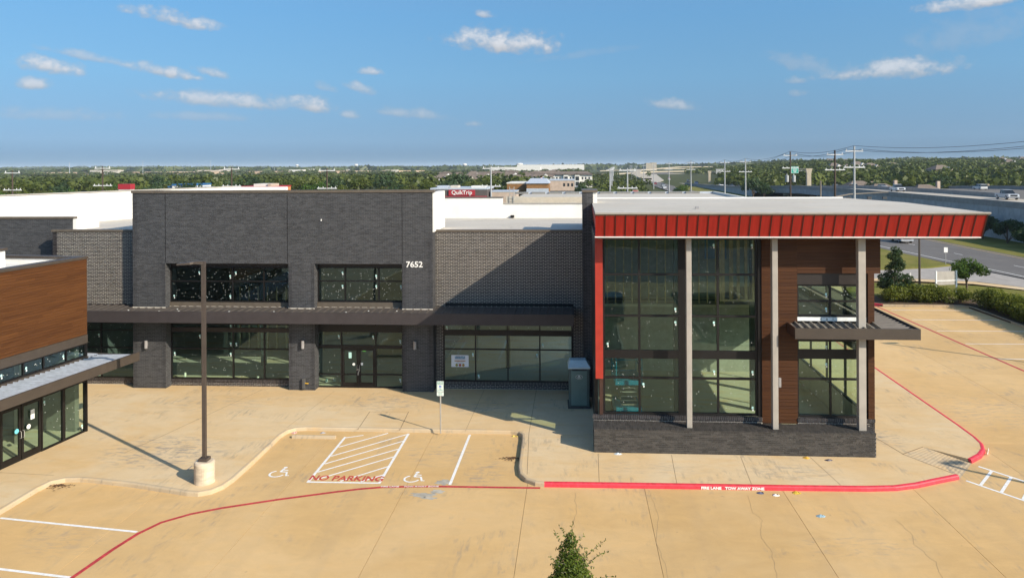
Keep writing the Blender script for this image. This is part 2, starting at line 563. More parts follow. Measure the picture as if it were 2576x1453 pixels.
MAT = dict(
    lot=concrete('lot_concrete', (0.54, 0.350, 0.150), (0.60, 0.41, 0.20), tyre=0.10, stain_amt=0.5, spots=((-5.8, 30.8, 2.0, 1.6, 0.4), (-3.6, 29.0, 1.0, 1.5, 0.5), (8.9, 24.0, 2.4, 0.8, 0.35), (21.5, 37.5, 6.0, 4.0, 0.35), (-16.5, 23.0, 2.0, 1.2, 0.25))),
    walk=concrete('sidewalk_concrete', (0.60, 0.475, 0.305), (0.58, 0.41, 0.215), rust=(0.58, 0.385, 0.175), stain_amt=0.6, spots=((-17.4, 30.2, 3.2, 2.2, 0.75), (-9.6, 37.0, 2.6, 1.4, 0.6), (-4.6, 36.6, 2.4, 1.6, 0.55), (8.4, 29.3, 2.2, 0.9, 0.5), (-18.5, 36.5, 3.5, 1.6, 0.35), (3.0, 29.4, 3.0, 0.8, 0.3), (13.6, 33.2, 1.0, 1.6, 0.6))),
    kerb=concrete('kerb_concrete', (0.48, 0.385, 0.26), (0.46, 0.35, 0.22), stain_amt=1.0),
    joint=M('joint_filler', (0.16, 0.10, 0.06), 0.9),
    slabgap=M('slab_gap', (0.20, 0.14, 0.08), 0.95),
    crack=M('crack_dark', (0.32, 0.22, 0.12), 0.95),
    redpaint=M('red_kerb_paint', (0.62, 0.035, 0.055), 0.55, 0.2, 6, bump=0.15, big=0.30),
    redline=M('red_line_paint', (0.46, 0.045, 0.05), 0.65, 0.25, 8, big=0.40),
    whiteline=M('white_line_paint', (0.78, 0.77, 0.74), 0.65, 0.1, 9),
    stencil=M('red_stencil_paint', (0.50, 0.07, 0.05), 0.7, 0.25, 9),
    brick=M('dark_brick', (0.047, 0.047, 0.051), 0.72, 0.2, 30, bc=0.28, bump=0.25, bscale=90, big=0.26),
    brickl=M('blackened_brick', (0.040, 0.034, 0.034), 0.6, 0.2, 30, bc=0.4, bump=0.25, bscale=90, big=0.26),
    brickw=M('brown_grey_brick', (0.046, 0.041, 0.037), 0.75, 0.2, 30, bc=0.36, bump=0.25, bscale=90, big=0.26),
    mortar=M('grey_mortar', (0.21, 0.205, 0.195), 0.9, 0.15, 20, big=0.26),
    mortarl=M('pale_mortar', (0.60, 0.55, 0.47), 0.9, 0.15, 20, big=0.26),
    mortarw=M('sill_mortar', (0.55, 0.50, 0.43), 0.9, 0.15, 20),
    mortarm=M('planter_mortar', (0.17, 0.16, 0.145), 0.9, 0.15, 20),
    cap=M('bronze_cap', (0.13, 0.105, 0.08), 0.5, 0.1, metallic=0.2),
    bronze=M('dark_bronze_frame', (0.008, 0.0065, 0.006), 0.5, 0.15, metallic=0.2),
    header=M('bronze_header_panel', (0.022, 0.016, 0.014), 0.5, 0.15),
    canopy=M('bronze_canopy', (0.040, 0.033, 0.034), 0.6, 0.1, big=0.25),
    canopyd=M('ribbed_canopy_deck', (0.085, 0.072, 0.062), 0.5, 0.12, metallic=0.1),
    galv=M('galvanised_ribbed_deck', (0.44, 0.48, 0.54), 0.45, 0.12, metallic=0.2),
    taupe=M('taupe_fascia', (0.055, 0.042, 0.032), 0.55, 0.08, big=0.20),
    tpo=M('white_roof_membrane', (0.74, 0.72, 0.68), 0.75, 0.05, 0.8, big=0.12),
    roof=concrete('pale_roof_membrane', (0.46, 0.425, 0.37), (0.51, 0.475, 0.42), stain=(0.38, 0.33, 0.27), rust=(0.55, 0.47, 0.36), stain_amt=0.35, orand=0),
    red=M('red_metal_panel', (0.34, 0.020, 0.014), 0.55, 0.12, 2.0, metallic=0.0, spec=0.25, stretch=(6, 1, 0.3), big=0.25),
    redp=M('red_post_paint', (0.36, 0.030, 0.016), 0.5, 0.08),
    seam=M('red_seam', (0.045, 0.004, 0.004), 0.5),
    white=M('white_paint', (0.78, 0.77, 0.74), 0.6, 0.06),
    column=M('pale_grey_column_paint', (0.36, 0.33, 0.29), 0.6, 0.07, 2, big=0.20),
    soffit=M('brown_soffit', (0.055, 0.035, 0.026), 0.7),
    brown=M('dark_brown_panel', (0.05, 0.021, 0.013), 0.55, 0.15, 2),
    woodL=woodmat('cedar_plank', (0.056, 0.020, 0.006), (0.115, 0.045, 0.013), 0),
    woodR=woodmat('brown_plank', (0.045, 0.016, 0.006), (0.085, 0.033, 0.011), 0),
    glass=glass('green_glass', (0.76, 0.88, 0.74), 1.85),
    glassd=glass('dark_green_glass', (0.60, 0.74, 0.68), 1.85),
    glassu=glass('smoked_glass', (0.55, 0.72, 0.72), 1.7),
    floor=concrete('interior_slab', (0.55, 0.52, 0.44), (0.48, 0.46, 0.40), stain_amt=0.5, orand=0),
    drywall=M('grey_interior_wall', (0.16, 0.16, 0.15), 0.9, 0.1),
    dark=M('dark_interior', (0.07, 0.07, 0.07), 0.9, 0.2),
    stud=M('pine_stud', (0.52, 0.40, 0.24), 0.8, 0.2, 4, orand=0.15),
    bluewrap=M('blue_wall_wrap', (0.10, 0.22, 0.48), 0.7),
    steel=M('dark_steel_column', (0.035, 0.05, 0.055), 0.5),
    pad=M('grey_pad', (0.50, 0.52, 0.50), 0.6),
    lining=M('pale_interior_wall', (0.34, 0.34, 0.32), 0.9, 0.1),
    sticker=M('white_sticker', (0.80, 0.82, 0.80), 0.6),
    stickert=M('teal_sticker', (0.45, 0.72, 0.68), 0.6),
    lampm=M('bronze_lamp_metal', (0.085, 0.068, 0.058), 0.45, 0.1, metallic=0.3),
    lampg=M('grey_lamp_metal', (0.30, 0.29, 0.29), 0.45, 0.1, metallic=0.2),
    base=M('stained_white_concrete', (0.56, 0.46, 0.34), 0.85, 0.22, 2.0, stretch=(1, 1, 4), bump=0.2),
    galvp=M('galvanised_post', (0.45, 0.44, 0.42), 0.45, 0.1, metallic=0.5),
    asphalt=concrete('asphalt', (0.125, 0.115, 0.108), (0.15, 0.14, 0.13), stain=(0.07, 0.07, 0.07), rust=(0.13, 0.12, 0.11), stain_amt=0.5, orand=0),
    grass=None,
)


def grassmat(name, a, b, c):
    m, N, p, o = new_mat(name)
    pos = N.n('ShaderNodeNewGeometry').outputs['Position']
    n1 = N.noise(pos, 0.25, 5, 0.65); n2 = N.noise(pos, 4.0, 5, 0.7)
    col = N.mix(N.smooth(n1, 0.35, 0.65), (*a, 1), (*b, 1))
    col = N.mix(N.math('MULTIPLY', N.smooth(n2, 0.5, 0.75), 0.7), col, (*c, 1))
    N.link(col, p.inputs['Base Color']); p.inputs['Roughness'].default_value = 0.95
    p.inputs['Specular IOR Level'].default_value = 0.1
    bb = N.n('ShaderNodeBump'); bb.inputs['Strength'].default_value = 0.8; bb.inputs['Distance'].default_value = 0.08
    N.link(n2, bb.inputs['Height']); N.link(bb.outputs[0], p.inputs['Normal'])
    return m


MAT['grass'] = grassmat('dry_grass', (0.15, 0.15, 0.032), (0.21, 0.185, 0.055), (0.095, 0.12, 0.022))
MAT['land'] = grassmat('green_land', (0.055, 0.070, 0.025), (0.085, 0.085, 0.035), (0.04, 0.055, 0.018))
MAT['mulch'] = grassmat('bark_mulch', (0.09, 0.06, 0.04), (0.12, 0.09, 0.06), (0.05, 0.035, 0.025))

# ================================================================== THE SETTING
def sstep(a, b, x):
    t = min(1, max(0, (x - a) / (b - a)))
    return t * t * (3 - 2 * t)


def tz(x, y):
    d = math.hypot(x, y); az = math.atan2(x, y)
    h = -0.32
    if y > 0:
        h += 12.5 * sstep(260, 1250, d) * sstep(0.13, 0.32, az)
        h += 2.5 * math.sin(x * 0.004 + 1.3) * math.sin(y * 0.0031) * sstep(900, 2600, d)
        h += 16 * sstep(2500, 7000, d) * (0.5 + 0.5 * math.sin(az * 9 + 0.5)) * sstep(-0.1, -0.5, az)
        h -= 2.5 * sstep(250, 900, d) * sstep(0.05, -0.2, az)
    return h


def make_ground():
    radii = [0.0] + [4 * 1.115 ** i for i in range(80)]
    n = 180
    V = [(0, 0, -0.32)]
    F3, F4 = [], []
    for r in radii[1:]:
        for k in range(n):
            a = 2 * math.pi * k / n
            x, y = r * math.sin(a), r * math.cos(a)
            V.append((x, y, tz(x, y)))
    for k in range(n):
        F3.append((0, 1 + (k + 1) % n, 1 + k))
    for i in range(len(radii) - 2):
        b0 = 1 + i * n; b1 = b0 + n
        for k in range(n):
            k2 = (k + 1) % n
            F4.append((b0 + k, b0 + k2, b1 + k2, b1 + k))
    me = bpy.data.meshes.new('ground')
    me.from_pydata(V, [], F3 + F4); me.materials.append(MAT['land'])
    o = inst('ground', me); tag(o, kind='structure')


make_ground()

# --- parking lot: a bedding sheet with cast slabs on it
lot = MB().quad((-60, -45, -0.175), (60, -45, -0.175), (60, 90, -0.175), (-60, 90, -0.175)).build('parking_lot', MAT['slabgap'])
tag(lot, kind='structure')
ZL = -0.15
XJ = [-60, -47, -35, -24.5, -20.1, -15.6, -11.0, -6.45, -1.85, 2.57, 7.70, 12.6, 17.4, 22.2, 27.0, 33.6]
YJ = [-45, -27, -9, 9, 33.1, 44.0, 54.5, 64.5]
for i in range(len(XJ) - 1):
    for j in range(len(YJ) - 1):
        g = 0.007
        if XJ[i] < -25 and YJ[j] > 10: continue
        boxobj('slab', (XJ[i] + g, XJ[i + 1] - g, YJ[j] + g, YJ[j + 1] - g, -0.18, ZL), MAT['lot'], lot)
rng = random.Random(5)
for k, (pts) in enumerate([
    [(6.30, 27.5), (6.15, 26.3), (6.35, 25.6), (6.05, 24.6), (6.12, 23.5), (5.9, 22.0), (5.85, 20.5), (6.0, 18)],
    [(2.75, 27.5), (2.82, 25.6), (2.60, 23.9), (2.72, 22.4), (2.62, 20.5), (2.5, 18)],
    [(-0.05, 27.4), (0.02, 25.8), (-0.12, 24.6), (-0.05, 23.6), (-0.15, 22.3), (-0.1, 21)],
    [(10.9, 25.9), (11.0, 24.8), (10.8, 24.2), (10.95, 23.2), (10.7, 22.2), (10.85, 21)],
    [(15.5, 25.8), (15.2, 24.2), (15.4, 23.2), (15.0, 22)]]):
    fp = []
    for a, b in zip(pts[:-1], pts[1:]):
        for t in (0, 0.2, 0.4, 0.6, 0.8):
            fp.append((a[0] + (b[0] - a[0]) * t + rng.uniform(-.035, .035), a[1] + (b[1] - a[1]) * t))
    MB().ribbon(fp, 0.009, ZL + 0.003).build('crack', MAT['crack'], lot)

# --- sidewalk with its kerbs
K1 = [(-20.2, -30), (-20.2, 20), (-20.2, 26.5), (-20.1, 27.05), (-19.75, 27.33), (-19.2, 27.38), (-18.69, 27.33), (-16.91, 27.03), (-14.39, 26.41), (-13.95, 26.38), (-13.55, 26.6),
      (-13.3, 27.05), (-13.2, 27.7), (-13.18, 29.46), (-13.22, 32.3), (-13.12, 32.85), (-12.85, 33.15), (-12.4, 33.25), (-2.95, 33.25), (-2.6, 33.15), (-2.42, 32.85), (-2.38, 32.4),
      (-2.32, 29.4), (-2.22, 28.7), (-1.95, 28.2), (-1.55, 27.90), (-1.2, 27.83)]
K2 = [(-1.2, 27.83), (2.85, 27.90), (8.15, 27.97), (10.8, 28.04), (11.9, 28.15), (12.8, 28.43), (13.56, 28.78), (14.75, 29.30)]
RAMP = [(14.75, 29.30), (13.55, 31.30), (14.75, 32.15), (16.04, 30.88)]
K3 = [(16.04, 30.88), (16.72, 31.45), (17.2, 32.05), (17.48, 32.7), (17.60, 33.5), (17.66, 35), (17.76, 45), (17.80, 60), (17.8, 64.4)]


def inset(poly, d):
    """offset to the left of travel"""
    out = []
    P_ = [Vector((p[0], p[1])) for p in poly]
    for i, p in enumerate(P_):
        dr = (P_[min(i + 1, len(P_) - 1)] - P_[max(i - 1, 0)]).normalized()
        out.append((p.x - dr.y * d, p.y + dr.x * d))
    return out


KW = 0.155
sw_poly = inset(K1, KW)[:-1] + inset(K2, KW) + [(13.55, 31.30), (14.75, 32.15)] + inset(K3, KW) + [(-60, 64.4), (-60, -30)]
walk = MB().prism(sw_poly, -0.3, 0.0).build('sidewalk', MAT['walk'])
tag(walk, kind='structure')


def kerb(poly, mat, name, lift=0.0):
    prof = [(-0.012, -0.19), (0.012, -0.04), (0.035, -0.008), (0.07, 0.004 + lift), (KW + 0.003, 0.004 + lift), (KW + 0.003, -0.05)]
    rows = [inset(poly, d) for d, z in prof]
    mb = MB()
    n = len(poly)
    ks = [mb.pts([(x, y, prof[i][1]) for x, y in rows[i]]) for i in range(len(prof))]
    for a, b in zip(ks[:-1], ks[1:]):
        for i in range(n - 1):
            mb.face(a + i, a + i + 1, b + i + 1, b + i)
    mb.face(*[k for k in ks][::-1]); mb.face(*[k + n - 1 for k in ks])
    return mb.build(name, mat, walk)


kerb(K1, MAT['kerb'], 'kerb')
kerb(K2, MAT['redpaint'], 'painted_kerb', 0.002)
kerb(K3, MAT['redpaint'], 'painted_kerb', 0.002)
rp = MB()
n_g = 15
k = []
for i in range(n_g * 2 + 1):
    t = i / (n_g * 2)
    up = 0.003 if i % 2 == 0 else -0.003
    a = Vector((*RAMP[1], 0.004)).lerp(Vector((*RAMP[0], -0.145)), t)
    b = Vector((*RAMP[2], 0.004)).lerp(Vector((*RAMP[3], -0.145)), t)
    k.append(rp.pts([(a.x, a.y, a.z + up), (b.x, b.y, b.z + up)]))
for a, b in zip(k[:-1], k[1:]): rp.face(a, b, b + 1, a + 1)
rp.build('kerb_ramp', MAT['kerb'], walk)
MB().ribbon([(13.50, 31.32), (14.72, 32.18)], 0.03, 0.012).build('ramp_joint', MAT['joint'], walk)
for pts, w in [([(13.0, 33.9), (13.55, 31.3), (14.6, 29.5)], 0.03), ([(0.93, 30.8), (0.88, 28.0)], 0.014), ([(3.96, 30.8), (3.80, 28.07)], 0.014), ([(6.78, 30.8), (6.59, 28.13)], 0.014),
               ([(9.6, 30.85), (9.9, 28.2)], 0.014), ([(-9.95, 33.07), (-10.08, 35.52)], 0.026), ([(-8.01, 33.06), (-8.17, 35.6)], 0.026), ([(-10.08, 35.52), (-8.17, 35.6)], 0.018),
               ([(-17.67, 35.47), (-18.44, 32.17), (-19.0, 29.9)], 0.02), ([(-17.67, 35.47), (-16.9, 38.8)], 0.016), ([(-5.0, 33.1), (-4.9, 39.3)], 0.012), ([(-1.9, 28.6), (-2.1, 33.0), (-2.1, 39.4)], 0.016),
               ([(-20.4, 27.6), (-22.8, 27.75)], 0.016), ([(-13.3, 33.2), (-12.9, 38.7)], 0.012), ([(13.2, 45), (17.5, 45)], 0.012), ([(13.0, 38), (17.4, 38)], 0.012)]:
    MB().ribbon(pts, w, 0.003).build('expansion_joint', MAT['joint'], walk)
# utility cover and its frame
uc = MB().box(-15.45, -14.95, 28.35, 28.75, -0.05, 0.008).build('utility_cover', MAT['mortar'], walk)
MB().box(-15.40, -15.0, 28.39, 28.71, 0.0, 0.012).build('cover_lid', MAT['walk'], walk)

# --- paint on the lot
ZP = ZL + 0.005


def stripe(pts, w, mat, name, z=ZP):
    return MB().ribbon(pts, w, z).build(name, mat, lot)


redp = [(-15.2, 17.0), (-14.96, 20.9), (-14.75, 22.6), (-14.55, 23.6), (-14.2, 24.4), (-13.5, 25.05), (-12.62, 25.55), (-10.89, 26.3), (-8.92, 27.05), (-8.1, 27.33), (-7.3, 27.52), (-6.3, 27.62),
        (-5.27, 27.68), (-1.35, 27.74)]
stripe(redp, 0.145, MAT['redline'], 'fire_lane_line', ZP + 0.003)
stripe([(-20.02, 24.43), (-14.65, 23.73)], 0.11, MAT['whiteline'], 'stall_line')
stripe([(-20.0, 21.66), (-15.0, 20.98)], 0.11, MAT['whiteline'], 'stall_line')
stripe([(-20.0, 18.9), (-15.0, 18.2)], 0.11, MAT['whiteline'], 'stall_line')
stripe([(-4.79, 33.1), (-4.81, 27.85)], 0.11, MAT['whiteline'], 'stall_line')
stripe([(-10.36, 32.55), (-10.33, 27.78)], 0.11, MAT['whiteline'], 'hatch_border')
stripe([(-7.60, 33.1), (-7.55, 27.88)], 0.11, MAT['whiteline'], 'hatch_border')
stripe([(-10.38, 27.83), (-7.50, 27.86)], 0.11, MAT['whiteline'], 'hatch_border', ZP + 0.002)
for i, (a, b) in enumerate([((-10.3, 32.45), (-9.6, 32.8)), ((-10.28, 31.35), (-8.55, 33.1)), ((-10.28, 30.35), (-7.65, 33.0)), ((-10.28, 29.55), (-7.62, 32.2)), ((-10.28, 28.75), (-7.6, 31.3)),
                            ((-10.1, 28.05), (-7.6, 30.45)), ((-9.1, 27.95), (-7.58, 29.45)), ((-8.3, 27.95), (-7.56, 28.65))]):
    stripe([a, b], 0.085, MAT['whiteline'], 'hatch_line', ZP + 0.001)
text_obj('no_parking_lettering', 'NO PARKING', 0.62, MAT['stencil'], (-8.93, 28.02, ZP + 0.005), (0, 0, R(0.5)), lot, 0.001, sx=0.78, bold=0.012, kind='stuff')
text_obj('fire_lane_lettering', 'FIRE LANE    TOW AWAY ZONE', 0.15, MAT['whiteline'], (-6.3, 27.57, ZP + 0.006), (0, 0, R(3.5)), lot, 0.001, sx=1.02, bold=0.002, kind='stuff')


def wheelchair(cx, cy, s, name='wheelchair_symbol'):
    def C(x, y): return (cx + x * s, cy + y * s)
    mb = MB()
    z = ZP
    hd = [C(0.02 + 0.085 * math.cos(t), 0.60 + 0.085 * math.sin(t)) for t in np.linspace(0, 2 * math.pi, 13)[:-1]]
    kk = mb.pts([(x, y, z) for x, y in hd]); mb.face(*range(kk, kk + 12))
    mb.ribbon([C(0.0, 0.50), C(-0.02, 0.15)], 0.10 * s, z + 0.0005)
    mb.ribbon([C(0.0, 0.36), C(0.24, 0.33)], 0.07 * s, z + 0.001)
    mb.ribbon([C(-0.03, 0.17), C(0.25, 0.15), C(0.36, -0.22), C(0.46, -0.18)], 0.09 * s, z + 0.0015)
    mb.ribbon([C(-0.09 + 0.30 * math.cos(t), -0.05 + 0.30 * math.sin(t)) for t in np.linspace(R(115), R(345), 18)], 0.085 * s, z + 0.002)
    return mb.build(name, MAT['whiteline'], lot, kind='stuff')


wheelchair(-11.75, 28.55, 0.95)
wheelchair(-6.3, 28.35, 0.95)
# worn grey patch over the paint near the second stall
MAT['patch'] = M('grey_patching', (0.40, 0.37, 0.31), 0.9, 0.2, 3)
for (px_, py_, a, b, r0) in [(-5.65, 26.95, 0.65, 0.22, 0.25), (-5.2, 27.25, 0.3, 0.18, 0.1), (-5.1, 28.05, 0.35, 0.28, -0.3), (-5.35, 26.7, 0.35, 0.12, 0.2)]:
    rg = random.Random(int(px_ * 100) + 999)
    pp = []
    for t in np.linspace(0, 2 * math.pi, 23)[:-1]:
        q = rg.uniform(0.55, 1.1)
        pp.append((px_ + a * q * math.cos(t), py_ + b * q * math.sin(t), ZL + 0.003))
    mb = MB(); kk = mb.pts(pp); mb.face(*range(kk, kk + 22)); mb.build('paving_patch', MAT['patch'], lot)
# right hand side: fire lane line, stalls, crossing
stripe([(25.6, 70), (25.75, 65.0), (26.05, 51.3), (26.25, 44.7), (26.6, 36)], 0.16, MAT['redline'], 'fire_lane_line')
for y_ in (63.0, 59.2, 55.3, 51.4, 47.5):
    stripe([(26.3, y_), (32.9, y_ + 0.05)], 0.085, MAT['whiteline'], 'stall_line')
stripe([(16.15, 30.6), (19.1, 26.5)], 0.11, MAT['whiteline'], 'crossing_line')
stripe([(14.95, 29.2), (18.0, 25.0)], 0.11, MAT['whiteline'], 'crossing_line')
for t in (0.10, 0.24, 0.38, 0.52, 0.66, 0.80):
    stripe([(16.15 + 2.95 * t, 30.6 - 4.1 * t), (14.95 + 3.05 * t, 29.2 - 4.2 * t)], 0.11, MAT['whiteline'], 'crossing_bar', ZP + 0.001)
# lettering on the faces of the painted kerbs
text_obj('kerb_lettering', 'FIRE LANE   TOW AWAY ZONE', 0.13, MAT['whiteline'], (5.85, 27.925, -0.130), (R(84), 0, R(0.8)), walk, 0.002, sx=1.27, bold=0.006, kind='stuff')
text_obj('kerb_lettering', 'FIRE LANE', 0.125, MAT['whiteline'], (17.30, 32.02, -0.125), (R(84), 0, R(58)), walk, 0.002, sx=1.3, bold=0.003, kind='stuff')

# --- right: far kerb, planted bed, driveway, road, grass
bedk = [(26.3, 64.7), (32.6, 64.5), (33.1, 64.1), (33.2, 63.4), (33.1, 56), (33.0, 40), (33, 20)]
kk = MB()
pf = [(0, -0.17), (0, 0.0), (0.16, 0.0), (0.16, -0.2)]
rows = [inset(bedk, d) for d, z in pf]
ks = [kk.pts([(x, y, pf[i][1]) for x, y in rows[i]]) for i in range(4)]
for a, b in zip(ks[:-1], ks[1:]):
    for i in range(len(bedk) - 1): kk.face(a + i, a + i + 1, b + i + 1, b + i)
bk = kk.build('bed_kerb', MAT['kerb']); tag(bk, kind='structure')
kk = MB().ribbon([(22.2, 70.0), (24.2, 67.6), (25.2, 65.9), (26.3, 64.85)], 0.2, 0.0)
bk2 = kerb([(26.3, 64.7), (25.0, 66.0), (24.0, 68.0), (23.6, 72)][::-1], MAT['redpaint'], 'painted_kerb', 0.0)
bed = MB().prism([(26.2, 64.75), (33.1, 64.6), (33.3, 20), (36.3, 20), (36.0, 66), (34.0, 70.3), (28, 69.5), (25, 68)], -0.25, -0.03).build('planting_bed', MAT['mulch']); tag(bed, kind='structure')
lawn = MB().prism([(25.2, 68.2), (28, 69.3), (34.0, 70.1), (36.1, 66), (36.6, 60), (43.0, 66), (43.5, 71.0), (39.5, 75.0), (33.2, 77.0), (29.2, 76.5), (26.2, 73.0)], -0.25, -0.015).build('lawn', MAT['grass']); tag(lawn, kind='structure')
fw = MB().ribbon([(24.0, 70.0), (25.6, 75.2), (29.2, 78.4), (34, 78.9), (40.2, 76.8), (43.8, 72.5), (44.4, 66), (43.4, 58), (42, 40), (41, 10)], 1.7, -0.005).build('footpath', MAT['walk']); tag(fw, kind='structure')
drv = MB().prism([(17.9, 70), (23.5, 72.5), (26.5, 78.2), (30.5, 80.0), (35.2, 80.4), (41.3, 78.2), (44.9, 73.5), (47.6, 71), (47.6, 92), (41.4, 88.2), (36.0, 86.6), (31.0, 86.2), (18, 86.5)], -0.3, -0.10).build('driveway', M('drive_concrete', (0.33, 0.30, 0.27), 0.9, 0.12, 0.8)); tag(drv, kind='structure')
lawn2 = MB().prism([(18, 87.0), (31, 86.5), (35.6, 86.9), (41, 88.4), (45.0, 91.0), (44.2, 108), (42.5, 135), (18, 135)], -0.25, -0.03).build('lawn', MAT['grass']); tag(lawn2, kind='structure')
lawn3 = MB().prism([(45.5, 64), (47.6, 70.5), (46.4, 72), (44.8, 73), (45.3, 66), (44.3, 57), (43, 10), (47, 10)], -0.25, -0.03).build('lawn', MAT['grass']); tag(lawn3, kind='structure')
fr_near = [(46.9, -20), (47.0, 60), (47.0, 80), (45.3, 91), (43.9, 105), (42.6, 125), (41.6, 160), (41.6, 230), (42.5, 300), (46, 420), (55, 620), (80, 1100)]
fr_far = [(58.2, -20), (58.2, 60), (57.4, 98), (57.0, 112), (57.0, 125), (55.8, 160), (54.6, 230), (55.0, 300), (57, 420), (65, 620), (88, 1100)]


def lerp_poly(poly, y):
    for a, b in zip(poly[:-1], poly[1:]):
        if a[1] <= y <= b[1]:
            t = (y - a[1]) / (b[1] - a[1]); return a[0] + (b[0] - a[0]) * t
    return poly[-1][0]


rd = MB()
ys = [-20, 20, 60, 80, 91, 98, 105, 112, 125, 140, 160, 190, 230, 260, 300, 350, 420, 520, 620, 850, 1100]
kk = rd.pts([q for y in ys for q in ((lerp_poly(fr_near, y), y, -0.02), (lerp_poly(fr_far, y), y, -0.02))])
for i in range(len(ys) - 1): rd.face(kk + 2 * i, kk + 2 * i + 1, kk + 2 * i + 3, kk + 2 * i + 2)
road = rd.build('frontage_road', MAT['asphalt']); tag(road, kind='structure')
MAT['yellowline'] = M('yellow_line_paint', (0.55, 0.36, 0.10), 0.7)


def road_line(fr, w, mat, name, y0, y1):
    p = []
    y = y0
    while y < y1 + .1:
        a, b = lerp_poly(fr_near, y), lerp_poly(fr_far, y)
        p.append((a + (b - a) * fr, y)); y += max(2, (y1 - y0) / 30)
    MB().ribbon(p, w, -0.012).build(name, mat, road)


road_line(0.10, 0.15, MAT['whiteline'], 'edge_line', 60, 420)
road_line(0.93, 0.15, MAT['yellowline'], 'edge_line', 40, 420)
for i in range(16):
    y0 = 76 + i * 12.2
    road_line(0.52, 0.13, MAT['whiteline'], 'lane_dash', y0, y0 + 3)
verge = MB()
vy = [-20, 60, 98, 112, 125, 160, 230, 300, 420]
kk = verge.pts([q for y in vy for q in ((lerp_poly(fr_far, y) - 0.02, y, -0.03), ((68.9, y, -0.2)))])
for i in range(len(vy) - 1): verge.face(kk + 2 * i, kk + 2 * i + 1, kk + 2 * i + 3, kk + 2 * i + 2)
vo = verge.build('grass_verge', MAT['grass']); tag(vo, kind='structure')


# ================================================================== BUILDING KIT
BR = random.Random(77)
BL, BC_, BG = 0.255, 0.078, 0.011
_brick_cache = {}


def brick_mesh(L, C, mat, vari, proud, back=0.03):
    key = (round(L, 3), round(C, 3), mat.name, vari)
    if key not in _brick_cache:
        mb = MB(); mb.c = vari / 7.0
        mb.box(0, L, -proud, back, 0, C, skip=(4,))
        _brick_cache[key] = mb.mesh('brick', mat)
    return _brick_cache[key]


def place_fn(face, at):
    if face == 'front': return lambda u, d, z: (u, at - d, z)
    if face == 'left': return lambda u, d, z: (at - d, u, z)
    if face == 'right': return lambda u, d, z: (at + d, u, z)
    if face == 'back': return lambda u, d, z: (u, at + d, z)


def brickwall(parent, face, at, u0, u1, z0, z1, holes, brick, mort, singles=0, L=BL, C=BC_, g=BG, proud=0.008, thick=0.2, core_name='wall', core=True, single_zone=None):
    """core wall in mortar colour with every brick of the facing as geometry"""
    P_ = place_fn(face, at)
    us = sorted({u0, u1} | {h[0] for h in holes if u0 < h[0] < u1} | {h[1] for h in holes if u0 < h[1] < u1})
    zs = sorted({z0, z1} | {h[2] for h in holes if z0 < h[2] < z1} | {h[3] for h in holes if z0 < h[3] < z1})
    if core:
        mb = MB()
        for a, b in zip(us[:-1], us[1:]):
            for c, d in zip(zs[:-1], zs[1:]):
                um, zm = (a + b) / 2, (c + d) / 2
                if any(h[0] < um < h[1] and h[2] < zm < h[3] for h in holes): continue
                q = [P_(a, 0, c), P_(b, -thick, d)]
                mb.box(q[0][0], q[1][0], q[0][1], q[1][1], c, d)
        co = mb.build(core_name, mort, parent)
        co['kind'] = 'stuff' if len(us) > 2 else ''
        if not co['kind']: del co['kind']
    n = max(1, round((z1 - z0) / C)); c = (z1 - z0) / n
    rest = MB()
    single = []
    for r in range(n):
        za, zb = z0 + r * c + g / 2, z0 + (r + 1) * c - g / 2
        zm = (za + zb) / 2
        cuts = sorted([(h[0], h[1]) for h in holes if h[2] < zm < h[3]])
        spans = []
        cur = u0
        for h in cuts:
            if h[0] > cur: spans.append((cur, min(h[0], u1)))
            cur = max(cur, h[1])
        if cur < u1: spans.append((cur, u1))
        for s0, s1 in spans:
            u = u0 - (r % 2) * L / 2
            u += math.floor((s0 - u) / L) * L
            while u < s1:
                a, b = max(u + g / 2, s0), min(u + L - g / 2, s1)
                if b - a > 0.04:
                    full = (b - a) > L - g - 0.001 and face == 'front'
                    if full and len(single) < singles and (single_zone is None or (single_zone[0] < a and b < single_zone[1] and single_zone[2] < za and zb < single_zone[3])):
                        single.append((a, za, zb))
                    else:
                        rest.c = BR.random()
                        pr = proud + BR.uniform(-0.002, 0.003)
                        p0 = P_(a, pr, za); p1 = P_(b, -0.02, zb)
                        rest.box(p0[0], p1[0], p0[1], p1[1], za, zb, skip={'front': (4,), 'left': (3,), 'right': (5,), 'back': (2,)}[face])
                u += L
    for (a, za, zb) in single:
        inst('brick', brick_mesh(L - g, zb - za, brick, BR.randrange(8), proud), parent, (a, at, za))
    if rest.f:
        rest.build('brick_facing', brick, parent, kind='stuff')


def rowlock(parent, x0, x1, y, z0, z1, brick, mort, depth=0.12, pitch=0.078):
    """sill course of bricks on edge, standing a little proud"""
    boxobj('sill_bed', (x0, x1, y - 0.02, y + depth, z0, z1 - 0.012), mort, parent)
    mb = MB()
    n = int((x1 - x0) / pitch)
    p = (x1 - x0) / n
    for i in range(n):
        mb.c = BR.random()
        mb.box(x0 + i * p + 0.007, x0 + (i + 1) * p - 0.007, y - 0.035, y + depth, z0 + 0.004, z1)
    mb.build('sill_bricks', brick, parent, kind='stuff')


WR = random.Random(31)


